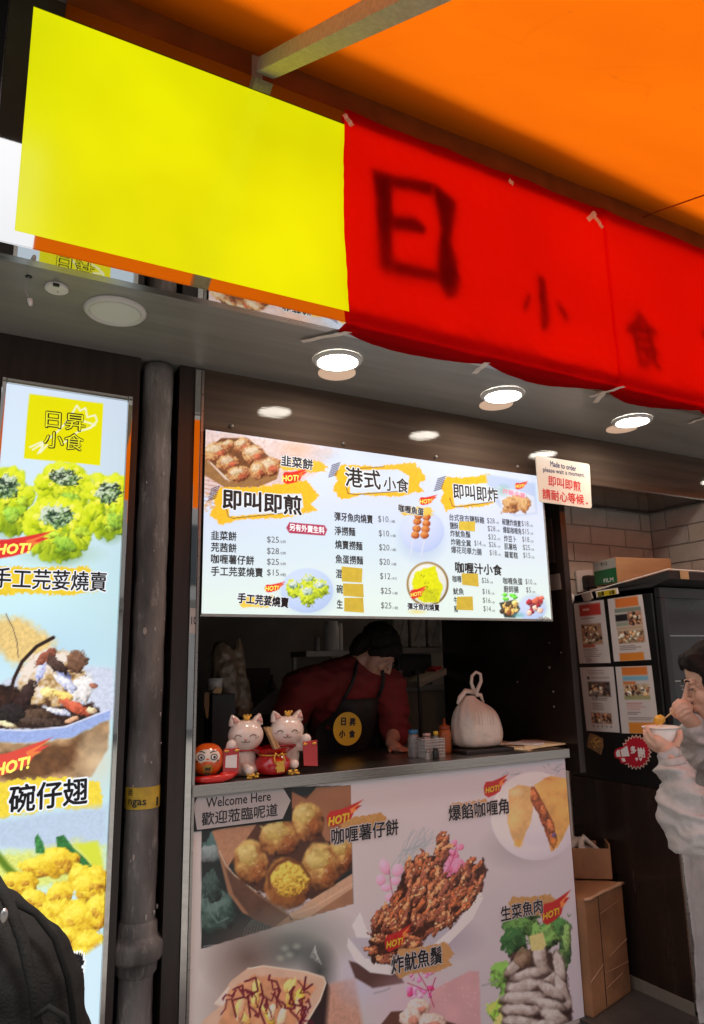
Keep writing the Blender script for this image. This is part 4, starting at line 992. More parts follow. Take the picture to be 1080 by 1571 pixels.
    for (x, y) in pcs:
        lo_ = y > 1420; an = rr.gauss(-72 if x < 660 else -55, 16) if not lo_ else rr.uniform(-60, 20); L1 = rr.uniform(7, 17) if not lo_ else rr.uniform(5, 10); W1 = rr.uniform(2.6, 5)
        col = rr.choice([(122, 66, 42), (104, 52, 36), (146, 84, 54), (88, 42, 30), (168, 106, 70), (134, 70, 40), (112, 60, 44)])
        c.blob(x, y, L1, W1, an, col, tuple(v*.3 for v in col), tuple(min(255, v*1.5+12) for v in col), rag=.6, rs=.22, tex=.8, ts=.4, op=.95)
    for (x, y) in pcs[::2]:
        c.blob(x+rr.uniform(-3, 3), y+rr.uniform(-3, 3), rr.uniform(1.2, 2.6), rr.uniform(1, 2), 0, rr.choice([(196, 140, 98), (210, 160, 120), (70, 32, 24)]), rag=.4, op=.85)
    # puffs on a round plate
    c.glow(800, 1300, 70, 40, (150, 136, 140), .7)
    for k in range(36):
        x = 775+rr.uniform(0, 85); y = 1195+rr.uniform(-14, 14)-(x-775)*.1; c.stroke([(x, y), (x+rr.uniform(-12, 12), y+rr.uniform(-6, 6))], 1.2, (110, 126, 132), 1, .5)
    c.blob(822, 1252, 70, 69, 0, (208, 194, 200), (196, 180, 186), (222, 210, 216), rag=0, tex=.01, soft=.03)
    c.blob(826, 1246, 58, 56, 0, (202, 186, 192), (196, 182, 188), (212, 200, 206), rag=0, tex=.01, soft=.15, op=.7)
    c.poly([(781, 1212), (795, 1204), (815, 1206), (820, 1225), (815, 1260), (797, 1300), (790, 1298), (778, 1262)], (214, 164, 104), 2, rag=1.5, rs=.1, tex=.16, ts=.06)
    c.poly([(820, 1204), (845, 1190), (880, 1195), (880, 1250), (856, 1300), (846, 1306), (836, 1270)], (208, 152, 84), 2, rag=1.5, rs=.1, tex=.2, ts=.05)
    c.poly([(815, 1206), (820, 1206), (830, 1225), (850, 1262), (855, 1290), (849, 1305), (842, 1290), (826, 1250), (814, 1230)], (132, 66, 38), 1.5, rag=1.5, rs=.2, tex=.5, ts=.2)
    for (x, y) in ((820, 1222), (834, 1245), (844, 1268), (848, 1288)): c.blob(x, y, 5, 10, -20, (168, 92, 50), rag=.4, tex=.6, op=.8)
    c.blob(850, 1282, 4, 4, 0, (80, 56, 90)); c.glow(796, 1294, 8, 8, (230, 150, 50), .8); c.glow(790, 1215, 16, 10, (236, 206, 160), .7); c.glow(840, 1195, 12, 4, (190, 110, 60), .6); c.glow(850, 1292, 8, 12, (226, 140, 50), .7)
    # lettuce and sliced fish cake
    for (x, y, a, b, g_, col) in [(800, 1420, 30, 22, 0, (74, 104, 52)), (850, 1425, 28, 20, -20, (60, 96, 50)), (790, 1445, 20, 26, 0, (44, 74, 40)), (770, 1495, 18, 22, 0, (96, 128, 60)), (868, 1450, 9, 34, -5, (50, 72, 44)), (870, 1440, 6, 22, 0, (100, 122, 70)), (835, 1440, 24, 22, 0, (90, 120, 62)), (862, 1480, 10, 24, 0, (70, 92, 52)), (765, 1550, 16, 18, 0, (132, 166, 66)), (782, 1530, 18, 22, 0, (86, 120, 56)), (775, 1565, 14, 12, 0, (160, 186, 84)), (812, 1400, 18, 10, 0, (66, 96, 48))]:
        c.blob(x, y, a, b, g_, col, tuple(v*.3 for v in col), tuple(min(255, v*1.5) for v in col), rag=.5, rs=.1, tex=.8, ts=.14)
    for k in range(26): 
        x, y = rr.uniform(772, 868), rr.uniform(1410, 1460); c.stroke([(x, y), (x+rr.uniform(-8, 8), y+rr.uniform(-4, 9))], 1.1, rr.choice([(140, 170, 90), (30, 50, 30)]), 1, .6)
    c.poly([(785, 1462), (830, 1455), (866, 1470), (880, 1571), (880, 1600), (765, 1600), (778, 1500)], (70, 50, 44), 4, rag=4, tex=.3)
    for (x, y, a, b, g_) in [(858, 1486, 10, 32, -10), (828, 1466, 13, 28, -12), (792, 1480, 26, 10, -42), (842, 1498, 30, 10, 32), (812, 1494, 34, 11, -14), (862, 1522, 11, 32, -18), (808, 1512, 38, 11, -8), (844, 1520, 26, 10, 28), (800, 1531, 38, 11, -2), (842, 1541, 30, 11, 14), (800, 1549, 38, 10, 4), (852, 1560, 26, 11, 22), (798, 1567, 32, 10, 6), (835, 1572, 22, 9, 0)]:
        c.blob(x+1, y+4, a*1.03, b*1.1, g_, (62, 42, 38), (40, 26, 24), (84, 60, 54), rag=.1, tex=.2, op=.85)
        c.blob(x, y, a, b, g_, (164, 142, 130), (84, 60, 52), (206, 190, 182), rag=.30, rs=.09, tex=.4, ts=.13, soft=.3)
        c.stroke([(x-a*.5, y-b*.2), (x, y-b*.35), (x+a*.4, y-b*.15)] if a > b else [(x, y-b*.5), (x+2, y+b*.4)], 1.4, (222, 210, 204), 2, .3)
    c.blob(802, 1470, 14, 16, 20, (120, 88, 66), (60, 40, 34), (160, 128, 100), rag=.3, tex=.4, op=.8)
    c.poly([(812, 1436), (833, 1430), (838, 1450), (833, 1457), (815, 1459)], (206, 190, 124), 1.2, tex=.05)
    # pink tray, bottom middle
    c.glow(640, 1545, 90, 70, (206, 168, 178), .8)
    c.poly([(665, 1518), (720, 1490), (735, 1490), (738, 1600), (640, 1600)], (202, 150, 150), 3, rag=1.5, tex=.06, ts=.03)
    for k in range(14): c.glow(rr.uniform(680, 730), rr.uniform(1500, 1560), 2.5, 2, (226, 190, 180), .7)
    for k in range(22):
        x, y = 655+rr.uniform(-28, 10), 1512+rr.uniform(-24, 18); c.blob(x, y, rr.uniform(3, 7), rr.uniform(2, 5), rr.uniform(0, 180), rr.choice([(196, 46, 96), (214, 96, 140), (226, 130, 164)]), rag=.3, op=.9)
    for pts in ([(640, 1490), (655, 1515), (666, 1545)], [(625, 1508), (655, 1520)], [(668, 1500), (660, 1525)]): c.stroke(pts, 1.4, (170, 34, 84))
    c.poly([(585, 1571), (600, 1552), (630, 1550), (700, 1571), (700, 1600), (585, 1600)], (96, 60, 50), 2)
    for (x, y, a, b) in [(642, 1545, 20, 14), (630, 1562, 18, 16), (662, 1568, 22, 16)]:
        c.blob(x, y, a, b, 0, (196, 160, 140), (120, 70, 56), (226, 206, 194), rag=.2, rs=.12, tex=.5, ts=.3); c.blob(x+5, y+4, a*.4, b*.4, 0, (176, 84, 64), rag=.6, tex=.7, op=.6)
    # brush strokes and flames behind the words
    c.swoosh(520, 1255, 592, 1282, (178, 128, 74), -.12, 3); c.hot(501, 1246, 543, 1268, -.22, (176, 42, 36))
    c.swoosh(690, 1232, 752, 1258, (184, 132, 80), -.1, 3); c.hot(742, 1200, 770, 1222, -.15, (176, 38, 36))
    c.swoosh(778, 1376, 852, 1408, (182, 134, 80), -.05, 3); c.hot(831, 1388, 864, 1418, -.3, (176, 38, 36))
    c.hot(590, 1436, 622, 1460, -.3, (176, 38, 36)); c.swoosh(604, 1455, 694, 1500, (186, 134, 84), -.1, 3)
    for (x, y) in ((756, 1508), (590, 1520)): c.stroke([(x-16, y+4), (x, y), (x+8, y-4)], 3, (150, 140, 146), 2, .6)
t = thing('serving_counter', 'serving counter with steel top and printed food photos on its front', 'counter', (1.6, .2, 0))
cpm = print_mat('printed_vinyl', 0, .30)
printed_sheet('printed_front', CX0, CX1, .0, CZ-.002, -.001, .0034, (195, 178, 172), paint_counter, cpm, t, white=(205, 192, 188), gain=1.0)
MB().box(CX0, CX1, 0, .03, -.018, CZ-.001).box(CX1-.035, CX1-.003, .0305, .40, -.018, CZ-.001).box(CX0+.002, CX0+.03, .0305, .40, -.018, CZ-.001).build('carcass', mat('white_laminate', (.55, .50, .47), .4, var=.05), t)
MB().box(CX0-.012, CX1+.014, -.022, .56, CZ, 1.102).build('steel_top', steel, t, bevel=.003)
CT = 1.1022
CO = lambda x, y: atY(x, y, -.0022)
ihalo = mat('printed_white_outline', (.70, .66, .66), .4)
def ct(s, x0, y0, x1, y1, h, m=ink, bold=.016, **k): return lettering(s, (x0, y0), (x1, y1), h, CO, m, t, bold=bold, **k)
CH = dict(halo=ihalo, hb=.06)
ct('咖喱薯仔餅', 508, 1284, 611, 1268, 25, **CH); ct('爆餡咖喱角', 688, 1248, 780, 1236, 24, **CH); ct('炸魷魚鬚', 600, 1481, 678, 1464, 28, **CH); ct('生菜魚肉', 768, 1403, 832, 1389, 23, **CH)
for a in ((504, 1261, 536, 1253), (745, 1213, 766, 1208), (833, 1407, 858, 1397), (593, 1450, 618, 1443)): ct('HOT!', *a, (a[2]-a[0])*.42, ink_yellow, .05, ital=.22)

t = thing('welcome_sign', 'grey arrow ended welcome sign on the top left corner of the counter front', 'sign', atY(370, 1240, -.01))
MB().prism([atY(*c_, -.0035) for c_ in ((297, 1213), (447, 1203), (447, 1258), (297, 1276))], (0, -.003, 0)).build('black_backing', black_p, t)
MB().prism([atY(*c_, -.0070) for c_ in ((296.5, 1237), (303, 1221), (432, 1206), (445.5, 1228), (433, 1256), (302, 1273))], (0, -.003, 0)).build('grey_plate', mat('pale_grey_plate', (.50, .47, .46), .35, var=.04), t)
WS = lambda x, y: atY(x, y, -.0104)
lettering('Welcome Here', (316, 1232), (415.5, 1221), 15, WS, ink, t, bold=.012)
lettering('歡迎蒞臨呢道', (309, 1257), (426, 1242), 20, WS, ink, t, bold=.012)

# ------------------------------------------------------------------ things on the counter
def cpt(x, y): return atZ(x, y, CT)
# round red lucky doll
p = atY(318, 1190, .05); s = .0605
t = thing('lucky_doll', 'round orange lucky doll with a painted white face at the left end of the counter', 'figurine', (p[0], .05, CT))
dm = mat('orange_glazed_ceramic', (.72, .11, .012), .18, var=.1, coat=.6); rm = mat('red_glazed_cloth', (.60, .018, .012), .25, var=.15, coat=.3)
c0 = Vector((p[0], .05, CT+.066))
n = 30; pts = []
for i in range(n+1):
    a = PI*i/n; pts.append((max(.001, .059*math.sin(a)**.85), CT+.018+.112*(1-math.cos(a))/2))
MB().lathe(pts, (c0.x, c0.y, 0), 36).build('body', dm, t, smooth=True)
view = (Vector(CAM)-c0).normalized(); view.z = 0; view.normalize(); sd = Vector((0, 0, 1)).cross(view); sd.normalize()
def onball(u, v, r=1.0, e=.002):      # u right, v up, in body radii
    z = v*.056; rr = .059*math.sqrt(max(.0, 1-(v)**2))**.85; a = math.asin(max(-.99, min(.99, u*.059/max(rr, .001))))
    d = view*math.cos(a)+sd*math.sin(a)
    return Vector((c0.x, c0.y, CT+.074+z))+d*(rr+e)
def decal(name, outline, m, par, e=.002, k=1):
    """patch on the doll that follows its roundness"""
    cu = sum(p_[0] for p_ in outline)/len(outline); cv_ = sum(p_[1] for p_ in outline)/len(outline); mb = MB(); R = 6; vs = [onball(cu, cv_, 1, e)]
    for i in range(1, R+1):
        for (u, v) in outline: vs.append(onball(cu+(u-cu)*i/R, cv_+(v-cv_)*i/R, 1, e))
    m_ = len(outline); fs = [(0, 1+i, 1+(i+1) % m_) for i in range(m_)]
    for r_ in range(R-1):
        for i in range(m_): a_ = 1+r_*m_+i; b_ = 1+r_*m_+(i+1) % m_; fs.append((a_, b_, b_+m_, a_+m_))
    return mb.add(vs, fs).build(name, m, par, smooth=True)
el = lambda cx, cy, rx, ry, n=20: [(cx+rx*math.cos(2*PI*i/n), cy+ry*math.sin(2*PI*i/n)) for i in range(n)]
wm = mat('cream_paint', (.74, .66, .56), .3); 
f = decal('face', el(0, .26, .72, .44, 28), wm, t, .0016)
for sg in (-1, 1):
    decal('eye', el(.36*sg, .24, .20, .19), ink, t, .0026); decal('eye_white', el(.36*sg, .24, .14, .13), ink_white, t, .0032); decal('pupil', el(.36*sg+.02, .23, .075, .085), ink, t, .0038)
    decal('eyebrow', [(.12*sg, .50), (.30*sg, .62), (.56*sg, .56), (.34*sg, .56), (.16*sg, .46)], ink, t, .0028)
    decal('whisker', [(.58*sg, .06), (.66*sg, -.02), (.60*sg, -.06), (.52*sg, .0)], ink, t, .0028)
decal('nose', el(0, .12, .09, .05), dm, t, .003); decal('mouth_patch', el(0, -.12, .34, .11), dm, t, .0024)
decal('belly_patch', el(.02, -.55, .30, .36), mat('gold_patch', (.45, .27, .04), .35, .3), t, .002)
for s_, v in (('財', -.42), ('旺', -.74)):
    q0, q1 = onball(-.14, v, 1, .003), onball(.2, v, 1, .003)
    A_ = lambda x, y, q0=q0, q1=q1: np.array(q0.lerp(q1, x)+Vector((0, 0, -y)))
    lettering(s_, (0, 0), (1, 0), .019, A_, ink, t, bold=.05)
mb = MB()
mb.tube([(c0.x-.06, .03, CT+.012), (c0.x-.02, -.005, CT+.013), (c0.x+.03, -.010, CT+.013), (c0.x+.07, .0, CT+.018), (c0.x+.105, .02, CT+.024)], [.010, .013, .014, .012, .004], 10)
mb.ball((c0.x+.052, .01, CT+.020), (.024, .014, .013), 12, 8); mb.ball((c0.x, .045, CT+.010), (.062, .045, .010), 20, 6)
mb.build('red_cushion', rm, t, smooth=True)

# pair of fortune cats holding a red sack
cp = cpt(412, 1196)
t = thing('fortune_cats', 'pair of smiling white fortune cats with a red money sack on the counter', 'figurine', (cp[0], .09, CT))
cer = mat('white_glazed_ceramic', (.78, .66, .58), .22, var=.05, coat=.5); pink = mat('pink_paint', (.62, .32, .28), .4); redg = mat('red_glazed_ceramic', (.46, .008, .012), .18, var=.15, coat=.7); gold = mat('gold_paint', (.72, .42, .07), .3, .5, var=.2, bump=.3, bscale=150)
linem = mat('brown_paint_line', (.16, .06, .04), .4)
def P2(x, y, Y): return Vector(atY(x, y, Y))
def cat(hx, hy, sx, raise_x, raise_y, foot):
    Yh = .075; hc = P2(hx, hy, Yh); r = .064
    mb = MB(); mb.ball(hc, (r*1.06, r*.88, r*.90), 24, 16)
    for e_ in (-1, 1):
        b = hc+Vector((e_*.043, 0, .042)); tp = hc+Vector((e_*.056, .0, .077))
        mb.tube([b, b.lerp(tp, .5), tp], [.026, .018, .004], 12)
    bc = Vector((hc.x+sx*.005, Yh+.03, CT+.062)); mb.ball(bc, (.057, .052, .068), 20, 14); mb.ball((bc.x-sx*.01, Yh+.01, CT+.025), (.052, .048, .026), 18, 10)
    hand = P2(raise_x, raise_y, .02); mb.limb([bc+Vector((sx*.03, -.02, .035)), hand+Vector((0, .02, -.03)), hand], [.022, .019, .019], 12)
    ft = P2(*foot, .005); mb.limb([Vector((bc.x, Yh-.01, CT+.03)), ft], [.022, .017], 12)
    o = organic('cat', mb, .0032, cer, t, 5)
    # painted features
    vw = Vector((-.30, -.95, -.05)).normalized(); rt = Vector((0, 0, 1)).cross(vw)*1.0; rt.normalize(); rt = -rt if rt.x < 0 else rt
    def on(u, v, e=.0015):
        d = (rt*u+Vector((0, 0, 1))*v+vw*math.sqrt(max(.05, 1-u*u-v*v))); return hc+Vector((d.x*r*1.06, d.y*r*.88, d.z*r*.9))+d*e
    for e_ in (-1, 1):
        MB().tube([on(e_*.40-.17, .05), on(e_*.40-.08, .13), on(e_*.40, .155), on(e_*.40+.08, .13), on(e_*.40+.17, .05)], .0016, 6).build('eye_line', linem, o, smooth=True)
        MB().tube([on(0, -.22), on(e_*.06, -.30), on(e_*.16, -.30), on(e_*.22, -.22)], .0013, 6).build('mouth_line', linem, o, smooth=True)
        MB().tube([on(e_*.52, -.08), on(e_*.72, -.02)], .0009, 5).build('whisker', linem, o)
        b = hc+Vector((e_*.043, -.006, .042)); tp = hc+Vector((e_*.056, -.004, .075))
        MB().tube([b.lerp(tp, .15)+Vector((0, -.017, 0)), b.lerp(tp, .5)+Vector((0, -.011, 0)), tp+Vector((0, -.001, -.006))], [.012, .008, .002], 10).build('inner_ear', pink, o, smooth=True)
    MB().ball(on(0, -.12, .001), (.0065, .004, .0045), 10, 6).build('nose', pink, o, smooth=True)
    mb = MB(); cr_ = hc+Vector((0, -.01, r*.9)); mb.lathe([(.010, -.003), (.012, .004), (.016, .013), (.013, .011), (.004, .012)], cr_, 14)
    for k in range(3): mb.ball(cr_+Vector((-.012+.012*k, -.006, .014)), .0055, 8, 6)
    mb.build('gold_crown', gold, o, smooth=True)
    MB().tube([hc+Vector((.047*math.cos(a), .035*math.sin(a)+.01, -.052)) for a in [2*PI*k/20 for k in range(20)]], .0045, 8, closed=True).build('collar', redg, o, smooth=True)
    return hand
h1 = cat(377, 1128, -1, 355, 1143, (383, 1182)); h2 = cat(440, 1121, 1, 470, 1133, (452, 1172))
sc = P2(418, 1172, .055); mb = MB()
prof = [(.030, 0), (.058, .008), (.069, .030), (.066, .052), (.050, .072), (.047, .076)]
mb.lathe(prof, (sc.x, .055, CT), 32); 
vs = []; n = 48
for j in range(5):
    for k in range(n):
        a = 2*PI*k/n; r = .049+.008*j+.004*math.sin(a*9)*(j/2); vs.append((sc.x+r*math.cos(a)*1.06, .055+r*.8*math.sin(a), CT+.074+.006*j+.003*math.sin(a*9+1)))
mb.add(vs, [(j*n+k, j*n+(k+1) % n, (j+1)*n+(k+1) % n, (j+1)*n+k) for j in range(4) for k in range(n)])
mb.build('red_sack', redg, t, smooth=True)
MB().tube([(sc.x+.053*math.cos(a), .055+.053*math.sin(a), CT+.074) for a in [2*PI*k/28 for k in range(28)]], .003, 8, closed=True).build('gold_cord', gold, t, smooth=True)
bx = Vector((sc.x+.0, -.004, CT+.072))
MB().tube([bx, bx+Vector((-.014, -.004, .010)), bx+Vector((-.020, -.006, -.006)), bx+Vector((-.018, -.012, -.024))], .003, 8).tube([bx, bx+Vector((.012, -.004, .010)), bx+Vector((.018, -.006, -.006)), bx+Vector((.020, -.012, -.022))], .003, 8).ball(bx, .005, 8, 6).build('gold_bow', gold, t, smooth=True)
SK = lambda x, y: np.array((sc.x+x, -.0165, CT+.036-y))
lettering('福', (-.019, 0), (.019, 0), .040, SK, gold, t, bold=.05)
for i, (ang, hd, blk) in enumerate(((-.10, h1, True), (.12, h2, False))):
    q = [(-.028, .0), (.030, .0), (.028, -.088), (-.030, -.082)] if i == 0 else [(-.026, .0), (.034, .004), (.036, -.092), (-.022, -.086)]
    base = hd+Vector((-.006 if i == 0 else .004, -.016, -.010))
    b = MB().prism([base+Vector((u, .0, v)) for u, v in q], (0, .004, 0)).build('red_scroll', redg, t, bevel=.001)
    for u0 in (-.018, .020): MB().ball(base+Vector((u0, -.003, -.008)), (.010, .003, .0045), 10, 6).build('gold_knot', gold, b, smooth=True)
    if blk: MB().prism([base+Vector((u, -.0012, v)) for u, v in ((-.020, -.024), (.022, -.022), (.021, -.068), (-.022, -.064))], (0, .001, 0)).build('white_label', ink_white, b)
random.seed(11)
for (gx, gy) in ((389, 1187), (450, 1181)):
    g0 = P2(gx, gy, -.008); mb = MB()
    for k in range(16): mb.ball((g0.x+random.uniform(-.020, .020), g0.y+random.uniform(-.008, .010), CT+.005+random.random()*.012), (.007, .006, .0045), 8, 5)
    mb.build('gold_nuggets', gold, t, smooth=True)
bam = mat('bamboo', (.60, .42, .20), .55, var=.25, scale=60, stretch=(8, 8, .4))
t = thing('skewer_bundle', 'small bundle of bamboo sticks standing in the sack between the white cats', 'sticks', P2(416, 1145, .07))
a0, a1 = P2(424, 1148, .06), P2(410, 1116, .085); d = (a1-a0); r_ = random.Random(4)
for k in range(14):
    o_ = Vector((.018*((k % 5)/4-.5), .012*(k//5-1), 0))+Vector((r_.uniform(-.001, .001), 0, 0))
    MB().obox(a0+d*.5+o_+d.normalized()*r_.uniform(-.002, .003), Vector((.0018, 0, .0006)), (0, .0018, 0), d*.5).build('stick', bam, t)

# white carrier bag, black tray, papers, caddy, bottles
bagm = bpy.data.materials.new('thin_white_plastic'); bagm.use_nodes = True; MATS['bag'] = bagm
N = bagm.node_tree.nodes; L = bagm.node_tree.links; p = N['Principled BSDF']; p.inputs['Base Color'].default_value = (.82, .77, .70, 1); p.inputs['Roughness'].default_value = .32
trn = N.new('ShaderNodeBsdfTranslucent'); trn.inputs[0].default_value = (.8, .72, .62, 1); ms = N.new('ShaderNodeMixShader'); ms.inputs[0].default_value = .3
tcn = N.new('ShaderNodeTexCoord'); wn_ = N.new('ShaderNodeTexNoise'); wn_.inputs['Scale'].default_value = 28; wn_.inputs['Detail'].default_value = 4; L.new(tcn.outputs['Object'], wn_.inputs['Vector'])
bp_ = N.new('ShaderNodeBump'); bp_.inputs['Strength'].default_value = .95; bp_.inputs['Distance'].default_value = .008; L.new(wn_.outputs['Fac'], bp_.inputs['Height']); L.new(bp_.outputs[0], p.inputs['Normal'])
L.new(p.outputs[0], ms.inputs[1]); L.new(trn.outputs[0], ms.inputs[2]); L.new(ms.outputs[0], N['Material Output'].inputs[0])
BY = .17
def BP(x, y, dy=0): return Vector(atY(x, y, BY+dy))
bc = BP(731, 1110); 
t = thing('tray', 'flat black tray under the white carrier bag on the counter', 'tray', (bc.x, BY, CT))
MB().box(bc.x-.14, bc.x+.13, BY-.10, BY+.12, CT, CT+.016).build('tray_body', black_p, t, bevel=.004)
t = thing('carrier_bag', 'tied white plastic carrier bag full of takeaway standing on the black tray', 'bag', (bc.x, BY, CT+.017))
zb = CT+.018
rings = [(0, .098, .075, 0), (.02, .112, .085, 0), (.06, .117, .088, 0), (.10, .112, .085, -.003), (.14, .104, .078, -.004), (.17, .088, .066, -.012), (.19, .062, .048, -.022), (.205, .040, .034, -.030), (.218, .030, .026, -.034), (.228, .020, .020, -.034)]
vs = []; n = 72
for (h, rx, ry, ox) in rings:
    for k in range(n):
        a = 2*PI*k/n; sq = (abs(math.cos(a))**3+abs(math.sin(a))**3)**(-1/3.)
        sq = sq if h < .15 else 1+(sq-1)*.4
        fold = 1+(.030+.25*max(0, h-.14))*math.sin(a*11+h*9)*(.5+.5*math.sin(a*3+h*20))+.05*mnoise.noise(Vector((math.cos(a)*3, math.sin(a)*3, h*30)))+.03*abs(mnoise.noise(Vector((math.cos(a)*8, math.sin(a)*8, h*55))))
        vs.append((bc.x+ox+rx*sq*fold*math.cos(a), BY+ry*sq*fold*math.sin(a), zb+h))
fs = [(j*n+k, j*n+(k+1) % n, (j+1)*n+(k+1) % n, (j+1)*n+k) for j in range(len(rings)-1) for k in range(n)]+[tuple(range(n))]
ob = MB().add(vs, fs).build('bag_body', bagm, t, smooth=True)
sm = ob.modifiers.new('s', 'SUBSURF'); sm.levels = 1; sm.render_levels = 1
hl = [BP(728, 1062), BP(723, 1048), BP(724, 1037), BP(730, 1031), BP(737, 1034), BP(738, 1045), BP(733, 1057), BP(729, 1066)]
MB().tube(hl, [.010, .008, .007, .007, .007, .008, .009, .010], 8).build('handle_loop', bagm, t, smooth=True)
MB().tube([BP(726, 1062), BP(714, 1060), BP(706, 1070), BP(702, 1080)], [.012, .012, .012, .006], 8).tube([BP(729, 1066), BP(737, 1066), BP(742, 1078)], [.011, .010, .004], 8).build('knot', bagm, t, smooth=True)
random.seed(8); mb = MB()
for k in range(9):
    x = 722+k*4.2; mb.tube([BP(x-1, 1086, -.068), BP(x+1, 1098, -.080), BP(x+1.5, 1112, -.085)], [.001, .0025, .001], 6)
mb.build('pleats', bagm, t, smooth=True)
t = thing('order_sheets', 'cream order sheets lying at the right end of the steel counter top', 'papers', cpt(810, 1145))
crm = mat('cream_paper', (.78, .62, .38), .5, var=.05)
def flat(pts, z, m, name='sheet', h=.0035): return MB().prism([atZ(*q_, z) for q_ in pts], (0, 0, h)).build(name, m, t)
flat([(752, 1147), (812, 1152), (836, 1143), (770, 1138)], CT+.001, crm); flat([(806, 1150.5), (868, 1142), (860, 1136), (800, 1136)], CT+.0055, crm); flat([(765, 1142), (830, 1144), (838, 1138), (800, 1136)], CT+.0105, paper_w, h=.001)
for s_, (u0, v0, u1, v1) in (('sheet', (752, 1146, 800, 1149)),): pass
t = thing('squeeze_bottle', 'orange squeeze bottle of sauce standing behind the condiment basket', 'bottle', (0, 0, 0)); q = atY(682, 1120, .20); t.location = (q[0], .20, CT)
MB().lathe([(.026, CT), (.028, CT+.01), (.028, CT+.085), (.024, CT+.10)], (q[0], .20, 0), 20).build('bottle_body', mat('orange_sauce', (.42, .13, .035), .35), t, smooth=True)
MB().lathe([(.024, CT+.100), (.024, CT+.116), (.012, CT+.120), (.005, CT+.126), (.003, CT+.150)], (q[0], .20, 0), 20).build('nozzle_cap', mat('dark_orange_cap', (.30, .07, .02), .4), t, smooth=True)
q = atY(659, 1140, .12)
t = thing('condiment_basket', 'small grey slotted plastic basket holding jars on the counter', 'basket', (q[0], .12, CT))
bk = mat('grey_plastic_basket', (.36, .35, .34), .45)
mb = MB(); R = .050; x0, y0 = q[0], .12
for k in range(14):
    for sg in (0, 1):
        u = -R+2*R*k/13
        mb.box(*( (x0+u-.0015, x0+u+.0015, y0-R*.8-.001, y0-R*.8+.001) if sg == 0 else (x0-R-.001, x0-R+.001, y0+u*.8-.0015, y0+u*.8+.0015) ), CT+.004, CT+.072)
for k in range(6):
    z = CT+.004+.0125*k
    mb.box(x0-R-.0012, x0+R+.0012, y0-R*.8-.0012, y0-R*.8+.0022, z, z+.004).box(x0-R-.0014, x0-R+.0022, y0-R*.8, y0+R*.8, z, z+.004).box(x0+R-.002, x0+R+.0012, y0-R*.8, y0+R*.8, z, z+.004)
mb.box(x0-R, x0+R, y0-R*.8, y0+R*.8, CT, CT+.003)
mb.build('slotted_wall', bk, t)
MB().tube([(x0-R, y0-R*.8, CT+.076), (x0+R, y0-R*.8, CT+.076), (x0+R, y0+R*.8, CT+.076), (x0-R, y0+R*.8, CT+.076)], .0028, 8, closed=True).build('rim', bk, t, smooth=True)
def jar(name, label, x, y, r, h, zb_, body, cap, caph, cat_='jar'):
    q = Vector((x, y, zb_)); t = thing(name, label, cat_, q)
    MB().lathe([(r*.9, 0), (r, .004), (r, h*.8), (r*.8, h*.94), (r*.7, h)], q, 18).build('jar_body', body, t, smooth=True)
    MB().lathe([(r*.82, h+.0005), (r*.84, h+caph*.5), (r*.80, h+caph), (.001, h+caph+.001)], q, 18).build('lid', cap, t, smooth=True)
pinkj = mat('pinkish_clear_plastic', (.50, .33, .30), .2, trans=.3); clr = mat('clear_plastic', (.6, .62, .62), .12, trans=.7)
jar('pink_jar', 'pinkish jar with a pink lid standing in the condiment basket', x0-.020, y0-.008, .021, .082, CT+.004, pinkj, pinkj, .014)
jar('yellow_capped_jar', 'small jar with a yellow cap at the right side of the condiment basket', x0+.027, y0-.010, .013, .085, CT+.004, clr, mat('yellow_cap', (.62, .38, .03), .4), .016)
jar('black_jar', 'short black jar just in front of the condiment basket', x0-.014, y0-.064, .014, .036, CT, black_p, black_p, .008)
jar('small_clear_jar', 'tiny clear jar left of the condiment basket', x0-.055, y0-.060, .010, .028, CT, clr, steel, .006)
q = atY(634, 1120, .16)
jar('water_bottle', 'clear plastic bottle with a blue cap left of the condiment basket', q[0], .16, .026, .098, CT, clr, mat('blue_cap', (.03, .18, .36), .4), .016, 'bottle')

# ------------------------------------------------------------------ partition and kitchen behind the hatch
t = thing('side_partition', 'dark brown glossy partition standing on the counter at the right side of the kitchen', 'partition', (2.65, .5, .99))
pw = mat('glossy_dark_partition', (.020, .013, .011), .22, var=.3, scale=4, bump=.02)
MB().box(2.632, 2.668, .012, 1.06, .985, 2.3855).build('partition_board', pw, t)
random.seed(5)
for (x, y, r_) in ((843, 1024, .007), (849, 1061, .006), (850, 1084, .005), (843, 986, .004), (861, 1001, .004), (794, 1046, .005)):
    p = atX(x, y, 2.6315); MB().lathe([(r_, 0), (r_*.8, -.003), (.001, -.004)], p, 10, 'X').build('stud', steel, t, smooth=True)
t = thing('partition_socket', 'pale grey socket plate on the dark partition right of the menu', 'socket', atX(848, 893, 2.63))
q = [atX(*c_, 2.6310) for c_ in ((838, 883), (859, 880), (861.5, 904), (840, 907))]
MB().prism(q, (-.006, 0, 0)).build('plate', mat('dull_grey_plate', (.22, .19, .17), .4), t)
t = thing('partition_strip', 'thin raised strip on the dark partition beside the menu edge', 'duct', atX(842, 850, 2.63))
q = [atX(*c_, 2.6310) for c_ in ((836, 795), (846, 795), (852, 863), (840, 863))]; MB().prism(q, (-.008, 0, 0)).build('strip_piece', mat('dull_brown_strip', (.045, .036, .032), .4), t)  # slim raised strip, a little lighter than the board
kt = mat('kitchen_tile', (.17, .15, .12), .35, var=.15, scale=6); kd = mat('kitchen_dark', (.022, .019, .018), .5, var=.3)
t = thing('kitchen_shell', 'dim kitchen walls behind the hatch', 'wall', (1.8, 1.9, 1))
MB().box(.3, 4.4, 2.0, 2.08, -.018, 2.6).build('back_wall', kt, t)
